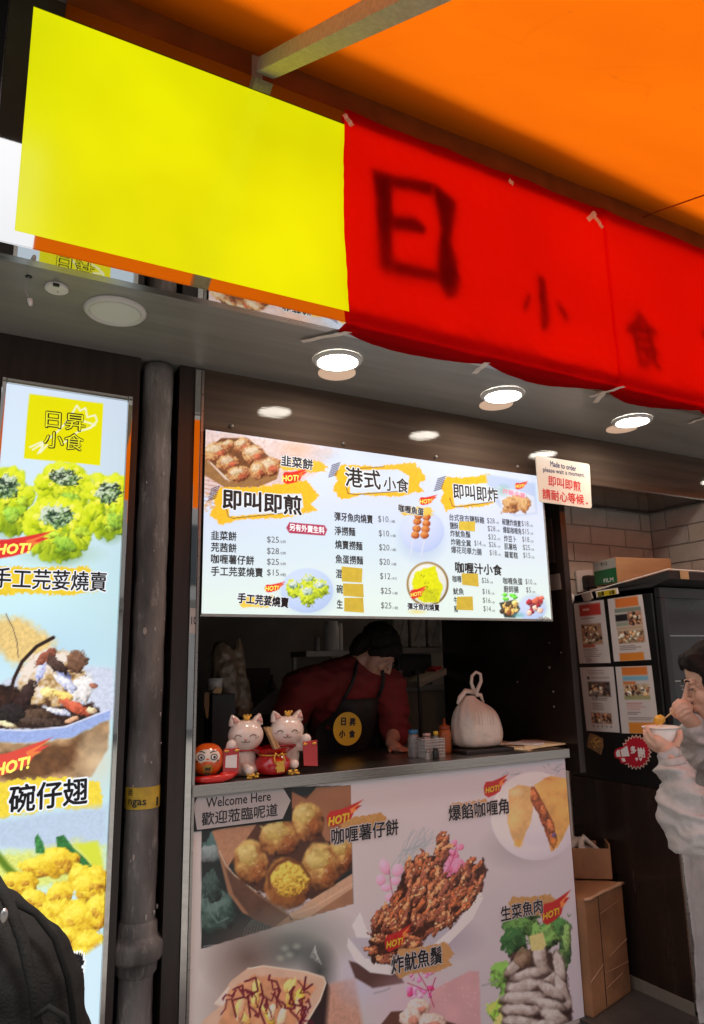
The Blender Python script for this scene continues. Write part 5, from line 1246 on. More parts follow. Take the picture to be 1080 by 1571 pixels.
MB().box(.3, .36, .13, 1.999, -.018, 2.6).build('side_wall', kd, t); MB().box(4.34, 4.4, .50, 1.999, -.018, 2.6).build('side_wall', kt, t)
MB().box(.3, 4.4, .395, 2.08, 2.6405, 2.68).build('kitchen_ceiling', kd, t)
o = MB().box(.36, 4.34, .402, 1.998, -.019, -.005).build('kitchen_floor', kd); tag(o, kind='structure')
def K(x, y, Y): return Vector(atY(x, y, Y))
# shelf unit and things at the back right
shm = mat('dull_steel_shelf', (.30, .27, .24), .4, .5)
kl = 1.15
def shelf(px0, px1, py, Y, dep, label, th=.03):
    a = K(px0, py, Y); b = K(px1, py, Y); t = thing('shelf', label, 'shelf', a)
    MB().box(a.x, b.x, Y, Y+dep, a.z-th, a.z).build('board', shm, t)
    for x in (a.x+.01, b.x-.03): MB().box(x, x+.02, Y+dep-.02, Y+dep, CT-1.0, a.z-th-.001).build('leg', shm, t)
    return a.z
z1 = shelf(598, 684, 1053, kl, .28, 'steel kitchen shelf holding a shoe shaped white box and cups right of the cook')
z2 = shelf(600, 684, 994, kl, .28, 'upper kitchen shelf with plastic wrapped packs right of the cook')
z3 = shelf(470, 540, 999, kl, .22, 'narrow kitchen shelf with cups left of the cook head')
pkm = mat('wrapped_pack', (.28, .25, .20), .25, var=.3, scale=20, bump=.6, bscale=40)
for i, (a, b, y0_) in enumerate(((604, 628, 952), (630, 655, 948), (657, 680, 950))):
    p0 = K(a, y0_, kl+.02); p1 = K(b, 990, kl+.02); t = thing('wrapped_pack', ('left', 'middle', 'right')[i]+' one of the three plastic wrapped packs on the upper kitchen shelf', 'package', (p0.x, kl+.1, z2), 'wrapped packs on the upper kitchen shelf')
    MB().box(p0.x, p1.x, kl+.02, kl+.22, z2+.001, z2+.22).build('pack', pkm, t, bevel=.02, seg=3)
    MB().tube([(p0.x+.02, kl+.018, z2+.03), ((p0.x+p1.x)/2, kl+.015, z2+.11), (p1.x-.02, kl+.018, z2+.2)], .003, 6).build('wrap_fold', clr, t)
# black wok pan and white ladle shape on the shelf
a = K(650, 1040, kl); t = thing('tilted_tray', 'tilted cream tray with a red lid resting on the lower kitchen shelf', 'tray', a)
q0, q1 = K(628, 1050, kl-.02), K(678, 1027, kl-.02)
MB().obox((q0+q1)/2, (q1-q0)/2, (0, .10, 0), (.004, 0, .022)).build('tray_body', mat('cream_plastic', (.55, .47, .35), .4), t, bevel=.012, seg=3)
MB().obox(K(666, 1026, kl-.03), (.025, 0, .008), (0, .05, 0), (-.002, 0, .009)).build('red_lid', mat('red_plastic', (.50, .02, .02), .4), t, bevel=.005)
t = thing('shelf_appliance', 'black square oven on the lower kitchen shelf', 'oven', K(640, 1020, kl+.1))
p0, p1 = K(612, 1050, kl+.06), K(662, 1003, kl+.06)
MB().box(p0.x, p1.x, kl+.06, kl+.26, z1+.001, p1.z).build('oven_body', black_p, t, bevel=.006); MB().box(p0.x+.02, p1.x-.05, kl+.057, kl+.0595, z1+.03, p1.z-.03).build('oven_door', kd, t)
for i, (x, h, m_) in enumerate(((605, .12, mat('dark_green_cup', (.03, .07, .05), .4)), (613, .09, bk), (622, .05, mat('tan_cup', (.35, .28, .18), .5)))):
    q = K(x, 1050, kl+.03); t = thing('cup', ('dark green', 'grey', 'short tan')[i]+' cup on the lower kitchen shelf beside the cook', 'cup', q, 'cups on the lower kitchen shelf')
    MB().lathe([(.022, z1+.001), (.027, z1+h), (.024, z1+h), (.020, z1+.006)], (q.x, kl+.04, 0), 16, cap=False).build('cup_body', m_, t, smooth=True)
for i, (x, w, h, m_) in enumerate(((489, .016, .08, bk), (511, .045, .17, white_pl), (525, .014, .16, white_pl))):
    q = K(x, 990, kl+.03); t = thing('canister', ('small grey', 'large white', 'slim white')[i]+' canister on the narrow shelf left of the cook head', 'canister', (q.x, kl+.05, z3), 'canisters on the narrow shelf')
    MB().lathe([(w*.95, z3+.001), (w, z3+.008), (w, z3+h*.85), (w*.9, z3+h*.86), (w*.9, z3+h)], (q.x, kl+.05, 0), 18).build('canister_body', m_, t, smooth=True)
# stainless prep table and lamp stand under the shelf
t = thing('cupboard', 'dull tan cupboard under the lower kitchen shelf', 'cupboard', K(640, 1120, kl))
p0, p1 = K(596, 1060, kl+.02), K(690, 1060, kl+.02)
MB().box(p0.x, p1.x, kl+.02, kl+.26, .0, z1-.032).build('carcass', mat('tan_cupboard', (.16, .12, .08), .5), t); MB().box(p0.x+.01, (p0.x+p1.x)/2-.003, kl+.012, kl+.0195, .02, z1-.05).box((p0.x+p1.x)/2+.003, p1.x-.01, kl+.012, kl+.0195, .02, z1-.05).build('door_pair', mat('tan_cupboard_door', (.18, .135, .09), .4), t)
q = K(643, 1080, .85); t = thing('pole_stand', 'thin black pole stand behind the condiment basket', 'stand', q)
MB().tube([(q.x, .85, CT-.9), (q.x, .85, K(640, 1030, .85).z)], .006, 8).build('pole', black_p, t); MB().box(q.x-.03, q.x+.03, .83, .87, K(642, 1033, .85).z, K(642, 1029, .85).z).build('top_plate', black_p, t)
# things at the dark left side of the kitchen
plm = mat('crinkled_clear_bag', (.34, .25, .17), .15, trans=.35, bump=1., bscale=18)
q = K(352, 1020, .75); t = thing('hanging_plastic_bag', 'crinkled clear plastic bag of takeaway boxes hanging at the left of the kitchen', 'bag', q)
mb = MB(); mb.limb([K(340, 1000, .75), K(345, 1040, .75), K(352, 1070, .75)], [.05, .07, .06], 12).limb([K(366, 985, .75), K(370, 1030, .75), K(372, 1085, .75)], [.02, .03, .05], 10)
def wrinkle(amp, sc_): 
    def f(co, nr):
        d = np.array([mnoise.noise(Vector(p_)*sc_)+.5*mnoise.noise(Vector(p_)*sc_*2.3) for p_ in co]); return co+nr*(amp*d)[:, None]
    return f
organic('bag_body', mb, .012, plm, t, 3, wrinkle(.014, 22))
t = thing('utensil_box', 'black box with wooden spatulas and a tan card at the left of the kitchen', 'box', K(345, 1090, .6))
p0, p1 = K(325, 1110, .6), K(362, 1064, .6)
MB().box(p0.x, p1.x, .6, .72, CT+.0, p1.z).build('box_body', black_p, t, bevel=.004)
MB().prism([K(*c_, .598) for c_ in ((314, 1062), (321, 1062), (321, 1082), (319, 1103), (316, 1100), (313, 1080))], (0, .008, 0)).build('wooden_spatula', mat('old_bamboo', (.26, .16, .07), .6), t)
MB().prism([K(*c_, .60) for c_ in ((326, 1063), (332, 1054), (341, 1056), (339, 1064))], (0, .004, 0)).build('tan_card', bam, t)
MB().lathe([(.03, 0), (.034, .05), (.030, .05), (.026, .005)], K(330, 1058, .66), 16).build('cup', white_pl, t, smooth=True)
t = thing('steel_ventilator', 'dull grey slanted steel panel beside the cook on the left', 'panel', K(400, 1080, .9))
MB().prism([K(*c_, .9) for c_ in ((380, 1095), (425, 1055), (428, 1096))], (0, .02, 0)).build('panel', mat('dull_steel_panel', (.30, .27, .25), .5, .3), t)
t = thing('kitchen_cabinet', 'dark red brown tall cabinet at the back left of the kitchen', 'cabinet', K(400, 1050, 1.2))
p0, p1 = K(372, 1100, 1.2), K(415, 1100, 1.2)
MB().box(p0.x, p1.x, 1.2, 1.5, .0, K(390, 1025, 1.2).z).build('cabinet_body', mat('dark_red_wood', (.05, .018, .014), .5), t, bevel=.004)
q = K(417, 1050, 1.1); t = thing('sauce_bottle', 'dark glass bottle beside the red brown cabinet', 'bottle', q)
MB().lathe([(.022, -.08), (.022, .0), (.009, .025), (.008, .05)], q, 14).build('bottle_glass', mat('dark_glass', (.05, .05, .055), .1), t, smooth=True)
q = K(300, 1083, .3)
t = thing('kitchen_fill_lamp', 'unseen warm round lamp added to brighten the kitchen', 'lamp', (3.2, 1.2, 2.63))  # out of view, added only to lift the dark kitchen
MB().lathe([(.10, 2.640), (.10, 2.615), (.001, 2.612)], (3.2, 1.2, 0), 24).build('fill_disc', mat('kitchen_fill_glow', (.6, .5, .4), .4, emit=(1, .82, .64), es=6.5), t)

# ------------------------------------------------------------------ alcove on the right: bricks, fridge, cabinet, cartons
AXR, AYB = 3.78, .40
brk = [mat('white_painted_brick', (.47, .42, .37), .55, var=.12, scale=7, bump=.35, bscale=35), mat('white_painted_brick_warm', (.50, .43, .36), .55, var=.12, scale=7, bump=.35, bscale=35), mat('white_painted_brick_grey', (.43, .39, .35), .6, var=.12, scale=7, bump=.35, bscale=35)]
mort = mat('grey_mortar', (.33, .295, .265), .8, var=.2, scale=20)
t = thing('brick_back_wall', 'white painted brick wall at the back of the alcove behind the fridge', 'wall', (3.2, AYB, 0))
MB().box(2.67, AXR+.1, AYB+.0045, AYB+.07, -.018, 2.386).build('mortar', mort, t)
t2 = thing('brick_side_wall', 'white painted brick wall closing the alcove on its right', 'wall', (AXR, .1, 0))
MB().box(AXR+.0045, AXR+.09, -.30, AYB+.0075, -.018, 2.386).build('mortar', mort, t2)
random.seed(21); BW, BH = .292, .108
bms = []
for k in range(3):
    me = MB().box(0, BW-.006, -.006, .012, 0, BH-.006).mesh('brick'); bm = bmesh.new(); bm.from_mesh(me); bmesh.ops.recalc_face_normals(bm, faces=bm.faces)
    bmesh.ops.bevel(bm, geom=bm.edges[:], offset=.0025, segments=1, affect='EDGES'); bm.to_mesh(me); bm.free(); me.materials.append(brk[k]); bms.append(me)
def brick(x, y, z, w, rot, par):
    me = random.choice(bms); o = bpy.data.objects.new('brick', me); COL.objects.link(o); o.parent = par
    o.location = Vector((x, y, z))-off(par); o.scale = (w/(BW-.006), 1, 1); o.rotation_euler = (0, 0, rot)
row = 0; z = 0.004
while z < 2.37:
    x = 2.672-(BW/2 if row % 2 else 0)
    while x < AXR:
        a, b = max(x, 2.672), min(x+BW-.006, AXR-.002)
        if b-a > .03 and (z > 1.60 or a < 3.05): brick(a, AYB+random.uniform(-.0015, .0015), z, b-a, 0, t)
        x += BW
    y = -.30-(0 if row % 2 else BW/2)
    while y < AYB:
        a, b = max(y, -.30), min(y+BW-.006, AYB-.012)
        if b-a > .03 and z > 1.45: brick(AXR+random.uniform(-.0015, .0015), b, z, b-a, -PI/2, t2)
        y += BW
    z += BH; row += 1
# socket and plug
t = thing('wall_socket', 'white wall socket with a black plug on the alcove bricks left of the boxes', 'socket', K(893, 885, AYB-.012))
q = [K(*c_, AYB-.0115) for c_ in ((881, 876), (906, 874), (908, 905), (885, 909))]
MB().prism(q, (0, -.014, 0)).build('face_plate', white_pl, t, bevel=.003)
pl = MB().box(*(lambda p_: (p_.x-.045, p_.x+.03, AYB-.075, AYB-.027, p_.z-.04, p_.z+.035))(K(902, 893, AYB-.03))).build('plug', black_p, t, bevel=.012, seg=3)
MB().tube([K(900, 900, AYB-.05), K(904, 908, AYB-.06), K(912, 912, AYB-.05)], .006, 8).build('cable', black_p, t)
# white bamboo post at the counter end
q = K(871, 1190, .30); t = thing('thin_post', 'thin pale post between the counter end and the alcove bricks', 'post', q)
MB().box(q.x-.008, q.x+.008, .30, .316, .0, K(871, 1163, .3).z).build('post', white_pl, t)

FX = 2.932; FYN, FYF = -.245, .385
ftop = atX(1000, 906, FX)[2]
cabz = .5*(atX(905, 1191, FX)[2]+atX(1010, 1205, FX)[2])
t = thing('cabinet', 'dark brown laminate base cabinet carrying the black fridge', 'cabinet', (3.3, .1, 0))
MB().box(FX, AXR-.02, FYN, FYF, .0, cabz-.012).build('cabinet_body', mat('dark_cabinet', (.022, .014, .011), .25, var=.3, scale=4, stretch=(4, 4, .5)), t, bevel=.004)
MB().box(FX-.004, FX+.02, FYN-.012, FYN-.001, .02, cabz-.02).build('corner_trim', steel, t, bevel=.002)
MB().box(FX-.006, FX-.001, FYN, FYF, .0, .05).build('plinth_strip', mat('plinth_grey', (.20, .17, .14), .5), t)
t = thing('fridge', 'tall black display fridge with food leaflets stuck on its side', 'fridge', (3.3, .1, cabz))
MB().box(FX, AXR-.04, FYN, FYF, cabz-.010, ftop-.01).build('fridge_body', mat('fridge_black', (.006, .006, .0065), .35, var=.2), t, bevel=.006)
fz0, fz1 = cabz+.02, ftop+.015
MB().box(FX+.012, AXR-.06, FYN-.034, FYN-.002, fz0, fz0+.07).box(FX+.012, AXR-.06, FYN-.034, FYN-.002, fz1-.05, fz1).box(FX+.012, FX+.055, FYN-.034, FYN-.002, fz0+.0705, fz1-.0505).box(AXR-.10, AXR-.06, FYN-.034, FYN-.002, fz0+.0705, fz1-.0505).build('door_frame', black_p, t, bevel=.003)
glm = mat('dark_door_glass', (.035, .038, .042), .06, var=.1, coat=.5)
gl = MB().box(FX+.055, AXR-.10, FYN-.020, FYN-.014, fz0+.0705, fz1-.0505).build('door_glass', glm, t)
for z in (fz0+.25, fz0+.45, fz0+.66):
    MB().box(FX+.056, AXR-.101, FYN-.0235, FYN-.0205, z, z+.006).build('shelf_edge', steel, t)
lt = [atX(*c_, FX-.001) for c_ in ((0, 0),)]
prom = print_mat('leaflet_print', 0, .35)
def leaflet(quad, kind, label, nm='leaflet'):
    t = thing(nm, label, 'leaflet', atX(sum(a for a, b in quad)/4, sum(b for a, b in quad)/4, FX), 'leaflets on the fridge side')
    xs = [p_[0] for p_ in quad]; ys = [p_[1] for p_ in quad]; P = [Vector(atX(*p_, FX-.0022)) for p_ in quad]
    nu, nv = 46, 74; vs = []; 
    for j in range(nv+1):
        for i in range(nu+1):
            u, v = i/nu, j/nv; vs.append((P[0]*(1-u)+P[1]*u)*(1-v)+(P[3]*(1-u)+P[2]*u)*v)
    UU, VV = np.meshgrid(np.linspace(0, 1, nu+1)*46, np.linspace(0, 1, nv+1)*74)
    c = Canvas(UU, VV, (196, 178, 172)); rr = random.Random(kind)
    def lines(x0, x1, y0, y1, st, col=(90, 70, 66)):
        y = y0
        while y < y1:
            c.stroke([(x0+rr.uniform(0, 1), y), (x1-rr.uniform(0, (x1-x0)*.35), y)], .7, col, .8, .75); y += st
    def pic(x0, y0, x1, y1, base):
        c.poly([(x0, y0), (x1, y0), (x1, y1), (x0, y1)], base, .6, tex=.3, ts=.2)
        for k in range(34): c.blob(rr.uniform(x0+2, x1-2), rr.uniform(y0+2, y1-2), rr.uniform(1.2, 3.4), rr.uniform(1, 2.4), rr.random()*180, rr.choice([(140, 84, 56), (70, 40, 32), (176, 130, 90), (200, 176, 150), (44, 30, 28)]), rag=.5, rs=.5, tex=.6)
    if kind == 1:
        c.poly([(8, 3), (40, 3), (40, 17), (8, 17)], (178, 52, 44), .8); c.poly([(13, 8), (23, 8), (23, 10.5), (13, 10.5)], (222, 180, 170), .8); lines(9, 38, 20, 22, 2); pic(8, 27, 38, 52, (150, 110, 84)); c.poly([(8, 52), (26, 52), (26, 55), (8, 55)], (176, 76, 52), .8); lines(8, 34, 57, 66, 2.2); lines(10, 20, 68, 73, 2)
    elif kind == 2:
        c.poly([(10, 1), (40, 1), (40, 12), (10, 12)], (206, 106, 48), .8); c.poly([(8, 13), (42, 13), (42, 18), (8, 18)], (120, 122, 108), .8); c.poly([(8, 20), (24, 20), (24, 28), (8, 28)], (34, 28, 28), .8); pic(24, 18, 42, 34, (170, 120, 96)); c.poly([(8, 29), (24, 29), (24, 34), (8, 34)], (140, 140, 120), .8); c.poly([(8, 35), (42, 35), (42, 38), (8, 38)], (176, 140, 108), .8); pic(9, 39, 42, 54, (150, 120, 92)); lines(9, 38, 57, 63, 2); c.poly([(8, 65), (38, 65), (38, 74), (8, 74)], (208, 120, 44), .8)
    elif kind == 3:
        lines(10, 38, 4, 9, 3, (130, 110, 106)); c.poly([(9, 11), (12, 11), (12, 14), (9, 14)], (50, 36, 34), .8); lines(14, 40, 12.5, 13.5, 2); pic(9, 17, 39, 34, (90, 74, 70)); lines(11, 36, 28, 33, 2.2, (226, 214, 206)); lines(12, 34, 36, 39, 2); lines(12, 30, 42, 50, 1.8, (120, 96, 90)); pic(9, 53, 22, 65, (150, 96, 80)); pic(23, 53, 37, 65, (158, 110, 88)); 
        for k in range(5): c.glow(11+k*6, 68, 1.6, 1.6, (70, 50, 48), .9)
    else:
        c.poly([(8, 1), (40, 1), (40, 10), (8, 10)], (206, 110, 48), .8); c.poly([(8, 11), (40, 11), (40, 16), (8, 16)], (120, 160, 176), .8); c.poly([(8, 17), (24, 17), (24, 22), (8, 22)], (200, 110, 60), .8); pic(8, 20, 40, 34, (176, 150, 120)); c.poly([(8, 33), (40, 33), (40, 37), (8, 37)], (150, 140, 96), .8); lines(10, 34, 41, 48, 2.2, (176, 76, 60)); lines(10, 28, 51, 54, 2); lines(10, 42, 57, 60, 1.8, (90, 70, 66)); c.poly([(10, 62), (44, 62), (44, 74), (10, 74)], (208, 124, 48), .8)
    me = bpy.data.meshes.new('leaflet'); fs = [(j*(nu+1)+i, j*(nu+1)+i+1, (j+1)*(nu+1)+i+1, (j+1)*(nu+1)+i) for j in range(nv) for i in range(nu)]
    me.from_pydata([tuple(v) for v in vs], [], fs)
    a = me.color_attributes.new('print', 'FLOAT_COLOR', 'POINT'); l_ = to_lin(c.c)/to_lin(np.array([210., 195, 190]))*.72
    a.data.foreach_set('color', np.concatenate([np.clip(l_.reshape(-1, 3), 0, 1), np.ones(((nu+1)*(nv+1), 1))], 1).ravel())
    link('printed_sheet', me, prom, t)
leaflet([(880, 926), (926, 920), (937, 1017), (889, 1018)], 1, 'leaflet with a red header, upper left of the four on the fridge side')
leaflet([(932, 919), (985, 912), (999, 1012), (942, 1015)], 2, 'leaflet with orange top and bottom bands, upper right of the four on the fridge side')
leaflet([(889.5, 1024), (941, 1023), (951, 1124), (900, 1121)], 3, 'mostly white leaflet with grey pictures, lower left of the four on the fridge side')
leaflet([(944, 1023), (999.5, 1021), (1012, 1126), (954, 1125)], 4, 'leaflet with a blue and orange picture, lower right of the four on the fridge side')
# stickers
def onF(x, y, e=.003): return Vector(atX(x, y, FX-e))
t = thing('thank_you_sticker', 'red starburst thank you sticker with a white megaphone on the fridge side', 'sticker', onF(970, 1153))
srd = mat('sticker_red', (.46, .012, .03), .4); swh = mat('sticker_cream', (.66, .52, .42), .4)
def burst(cx, cy, r0, r1, n, e): return [onF(cx+(r0 if k % 2 else r1)*math.cos(PI*k/n)*.88, cy+(r0 if k % 2 else r1)*math.sin(PI*k/n), e) for k in range(2*n)]
MB().prism(burst(976, 1154, 23, 27.5, 24, .0018), (-.0008, 0, 0)).build('cream_edge', swh, t)
MB().prism(burst(976, 1154, 21, 25, 24, .0032), (-.0008, 0, 0)).build('red_burst', srd, t)
MB().prism([onF(*c_, .0045) for c_ in ((942, 1156), (944, 1150), (950, 1147), (957, 1145), (962, 1141), (966, 1146), (969, 1159), (966, 1163), (960, 1162), (963, 1168), (960, 1172), (953, 1171), (950, 1164), (944, 1163))], (-.0006, 0, 0)).build('megaphone_edge', srd, t)
MB().prism([onF(*c_, .0055) for c_ in ((945, 1155), (947, 1151), (953, 1150), (962, 1144), (966, 1160), (955, 1161), (946, 1161))], (-.0006, 0, 0)).build('megaphone', ink_white, t)
MB().prism([onF(*c_, .0066) for c_ in ((950.5, 1151), (952, 1151), (954, 1161), (952.5, 1161))], (-.0003, 0, 0)).build('megaphone_line', srd, t)
MB().prism([onF(*c_, .0055) for c_ in ((953, 1163), (958, 1163), (960, 1168), (955, 1169))], (-.0006, 0, 0)).build('megaphone_handle', ink_white, t)
OF = lambda x, y: np.array(onF(x, y, .0055))
lettering('多', (967, 1150), (976.5, 1151), 12, OF, ink_white, t, bold=.04, normal=(-1, 0, 0)); lettering('謝', (978, 1154), (990, 1155), 15, OF, ink_white, t, bold=.035, normal=(-1, 0, 0))
for x in (977, 983): MB().prism([onF(*c_, .0048) for c_ in ((x-2, 1162), (x, 1163), (x+2, 1162), (x+1.8, 1165), (x, 1168), (x-2, 1165))], (-.0006, 0, 0)).build('heart', ink_white, t)
t = thing('fries_sticker', 'small sticker showing fries on the lower left of the fridge side', 'sticker', onF(913, 1142))
MB().prism([onF(*c_, .002) for c_ in ((905, 1125), (915, 1128), (925, 1133), (926, 1145), (922, 1158), (912, 1152), (901, 1146), (902, 1134))], (-.0008, 0, 0)).build('sticker_base', mat('brown_sticker', (.30, .17, .08), .5, var=.3, scale=60), t)
random.seed(9); fy = mat('fries_yellow', (.62, .42, .10), .5, var=.2, scale=40)
for k in range(9):
    x, y = 905+random.random()*14, 1131+random.random()*14; dx, dy = random.uniform(3, 7), random.uniform(-3, 5)
    MB().prism([onF(x, y, .0032), onF(x+dx, y+dy, .0032), onF(x+dx+1, y+dy+2.2, .0032), onF(x+1, y+2.2, .0032)], (-.0007-.0002*k, 0, 0)).build('fry', fy, t)
# rolls of tape / stickers at fridge top edge
t = thing('round_magnet', 'round white magnet with a yellow face at the top left corner of the fridge', 'magnet', onF(874, 917))
MB().lathe([(.030, 0), (.030, -.014), (.026, -.018), (.001, -.018)], Vector(onF(875, 918, .012))+Vector((0, 0, 0)), 24, 'X').build('magnet_body', white_pl, t, smooth=False)
MB().lathe([(.022, -.0185), (.001, -.0190)], Vector(onF(875, 918, .012)), 20, 'X').build('yellow_face', mat('dull_yellow', (.55, .42, .04), .5), t)
t = thing('grey_magnet_clip', 'grey clip on the fridge top edge left of the yellow label', 'clip', onF(902, 915))
MB().prism([onF(*c_, .002) for c_ in ((893, 911), (908, 908), (911, 918), (906, 922), (898, 923))], (-.012, 0, 0)).build('clip_body', mat('clip_grey', (.40, .33, .28), .4), t, bevel=.003)
t = thing('yellow_label_clip', 'yellow label holder with black writing on the fridge top edge', 'label holder', onF(933, 910))
MB().prism([onF(*c_, .002) for c_ in ((915, 907), (948, 902), (950, 911), (917, 917))], (-.010, 0, 0)).build('holder', white_pl, t, bevel=.002)
MB().prism([onF(*c_, .0125) for c_ in ((916.5, 908), (944, 904), (945.5, 911.5), (918, 916))], (-.001, 0, 0)).build('yellow_label', mat('label_yellow', (.60, .46, .02), .4), t)
YL = lambda x, y: np.array(onF(x, y, .0145))
lettering('日昇', (918, 912.5), (927, 911), 7, YL, ink, t, normal=(-1, 0, 0), bold=.03); lettering('小食', (934, 909.5), (943, 908), 7, YL, ink, t, normal=(-1, 0, 0), bold=.03)
# raised cover on the fridge and the box lying on it
tA = Vector(atX(868, 918, FX-.004)); tB = Vector(atX(1025, 873, FX-.004)); tB.y = max(tB.y, FYN-.11)
t = thing('fridge_cover', 'black sloping cover board with a pale edge on top of the fridge', 'board', (3.3, 0, tA.z))
MB().prism([(FX-.004, tA.y, tA.z-.006), (FX-.004, tB.y, tB.z-.006), (FX-.004, tB.y, tB.z-.045), (FX-.004, FYN-.002, fz1+.001), (FX-.004, FYF, fz1+.001), (FX-.004, FYF, tA.z-.006)][:], (AXR-.06-FX, 0, 0)).build('board', black_m, t)
MB().tube([tA, tB, Vector((AXR-.07, tB.y, tB.z))], .0028, 6).build('pale_edge', white_pl, t)
MB().box(FX+.075, FX+.135, tB.y-.003, tB.y-.0005, tB.z-.043, tB.z-.004).build('yellow_tape', mat('pale_yellow_tape', (.55, .44, .20), .5), t)
P0 = Vector(atX(948, 895, FX+.03)); hb = atX(938, 857, FX+.03)[2]-P0.z
t = thing('film_box', 'cardboard box with a green and white end lying on the fridge', 'box', P0)
ed = Vector((math.cos(math.radians(118)), math.sin(math.radians(118)), 0)); L_ = .19; perp = Vector((math.cos(math.radians(-12)), math.sin(math.radians(-12)), 0))
ed = Vector((math.cos(math.radians(78)), math.sin(math.radians(78)), 0))
O_ = P0+Vector((0, 0, .004))
def bxp(u, v, w): return O_+ed*(L_-u)+perp*v+Vector((0, 0, w))
cb = mat('brown_cardboard', (.40, .22, .10), .7, var=.12, scale=6, stretch=(1, 1, 6), bump=.1)
MB().prism([bxp(0, 0, 0), bxp(L_, 0, 0), bxp(L_, .34, 0), bxp(0, .34, 0)], (0, 0, hb)).build('box_body', cb, t, bevel=.003)
gn = -perp
MB().prism([bxp(.002, -.0015, .004), bxp(L_-.002, -.0015, .004), bxp(L_-.002, -.0015, hb*.60), bxp(.002, -.0015, hb*.60)], gn*.0008).build('green_panel', mat('box_green', (.01, .13, .04), .5), t)
MB().prism([bxp(.002, -.0015, hb*.605), bxp(L_-.002, -.0015, hb*.605), bxp(L_-.002, -.0015, hb-.003), bxp(.002, -.0015, hb-.003)], gn*.0008).build('pale_panel', mat('box_pale', (.42, .40, .36), .5), t)
BXF = lambda x, y: np.array(bxp(x*L_, -.0032, hb-y*hb))
lettering('FILM', (.42, .84), (.85, .84), .16, BXF, ink_white, t, bold=.03, normal=tuple(gn)); lettering('912', (.35, .17), (.65, .17), .14, BXF, ink, t, bold=.03, normal=tuple(gn))

# cartons on the floor
def carton(label, p0, ang, w, d, h, z, open_=False, name='carton'):
    t = thing(name, label, 'carton', (p0[0], p0[1], z)); a = math.radians(ang); ux = Vector((math.cos(a), math.sin(a), 0)); uy = Vector((-math.sin(a), math.cos(a), 0)); O = Vector((p0[0], p0[1], z))
    f = lambda u, v, w_: O+ux*u+uy*v+Vector((0, 0, w_))
    cm_ = mat('worn_cardboard', (.30, .145, .065), .6, var=.30, scale=5, bump=.5, bscale=14); sm_ = mat('clear_packing_tape', (.50, .30, .18), .15, var=.1, coat=.5)
    if not open_:
        n = 9; mb = MB(); vs = []; 
        b = MB(); b.obox(f(w/2, d/2, h/2), ux*w/2, uy*d/2, (0, 0, h/2)); o = b.build('box_body', cm_, t, bevel=.008, seg=2)
        MB().obox(f(w*.34, -.0012, h/2), ux*.0018, uy*.0008, (0, 0, h/2-.01)).build('flap_gap', black_m, t)
        for (zz_, tl, x0_, x1_) in ((h*.82, .02, .34, .98), (h*.42, .03, .5, 1), (h*.30, .04, .0, .34), (h*.30, -.01, .36, .98), (h*.17, .02, .36, .8)):
            MB().tube([f(w*x0_, -.002, zz_), f(w*x1_, -.002, zz_+tl)], .0012, 6).build('crease', sm_, t)
        mb = MB(); r_ = random.Random(6); pts = [f(w*k/8, -.003+r_.uniform(-.004, .002), h+r_.uniform(-.006, .003)) for k in range(9)]
        mb.tube(pts, [.007, .009, .006, .010, .008, .011, .007, .012, .008], 7).build('torn_tape_edge', sm_, t, smooth=True)
    else:
        th = .004
        MB().obox(f(w/2, 0, h/2), ux*w/2, uy*th, (0, 0, h/2)).build('front_wall', cm_, t, bevel=.002); MB().obox(f(w/2, d, h/2), ux*w/2, uy*th, (0, 0, h/2)).build('back_wall', cm_, t, bevel=.002)
        MB().obox(f(0, d/2, h/2), ux*th, uy*(d/2-th), (0, 0, h/2)).build('side_wall', cm_, t); MB().obox(f(w, d/2, h/2+.01), ux*th, uy*(d/2-th), (0, 0, h/2+.01)).build('side_wall', cm_, t, bevel=.002)
        MB().obox(f(w/2, d/2, .004), ux*w/2, uy*d/2, (0, 0, .003)).build('base', cm_, t)
        mb = MB(); r_ = random.Random(2)
        for k in range(6): mb.tube([f(w*r_.uniform(.1, .9), d*r_.uniform(.1, .9), h*.7), f(w*r_.uniform(.1, .9), d*r_.uniform(.1, .9), h+.015), f(w*r_.uniform(.1, .9), d*r_.uniform(.1, .9), h*.8)], [.012, .02, .012], 7)
        mb.build('crumpled_plastic', bagm, t, smooth=True)
h1 = .465
carton('large worn carton standing on the floor right of the counter', (2.545, -.035), 15, .355, .25, h1, 0)
carton('open carton with crumpled plastic standing on the large carton', (2.63, .28), -38, .30, .16, .135, h1+.009, True)
MB().box(2.86, 3.5, -.34, -.27, -.018, .012).build('threshold', steel); tag(bpy.data.objects['threshold'], kind='structure')
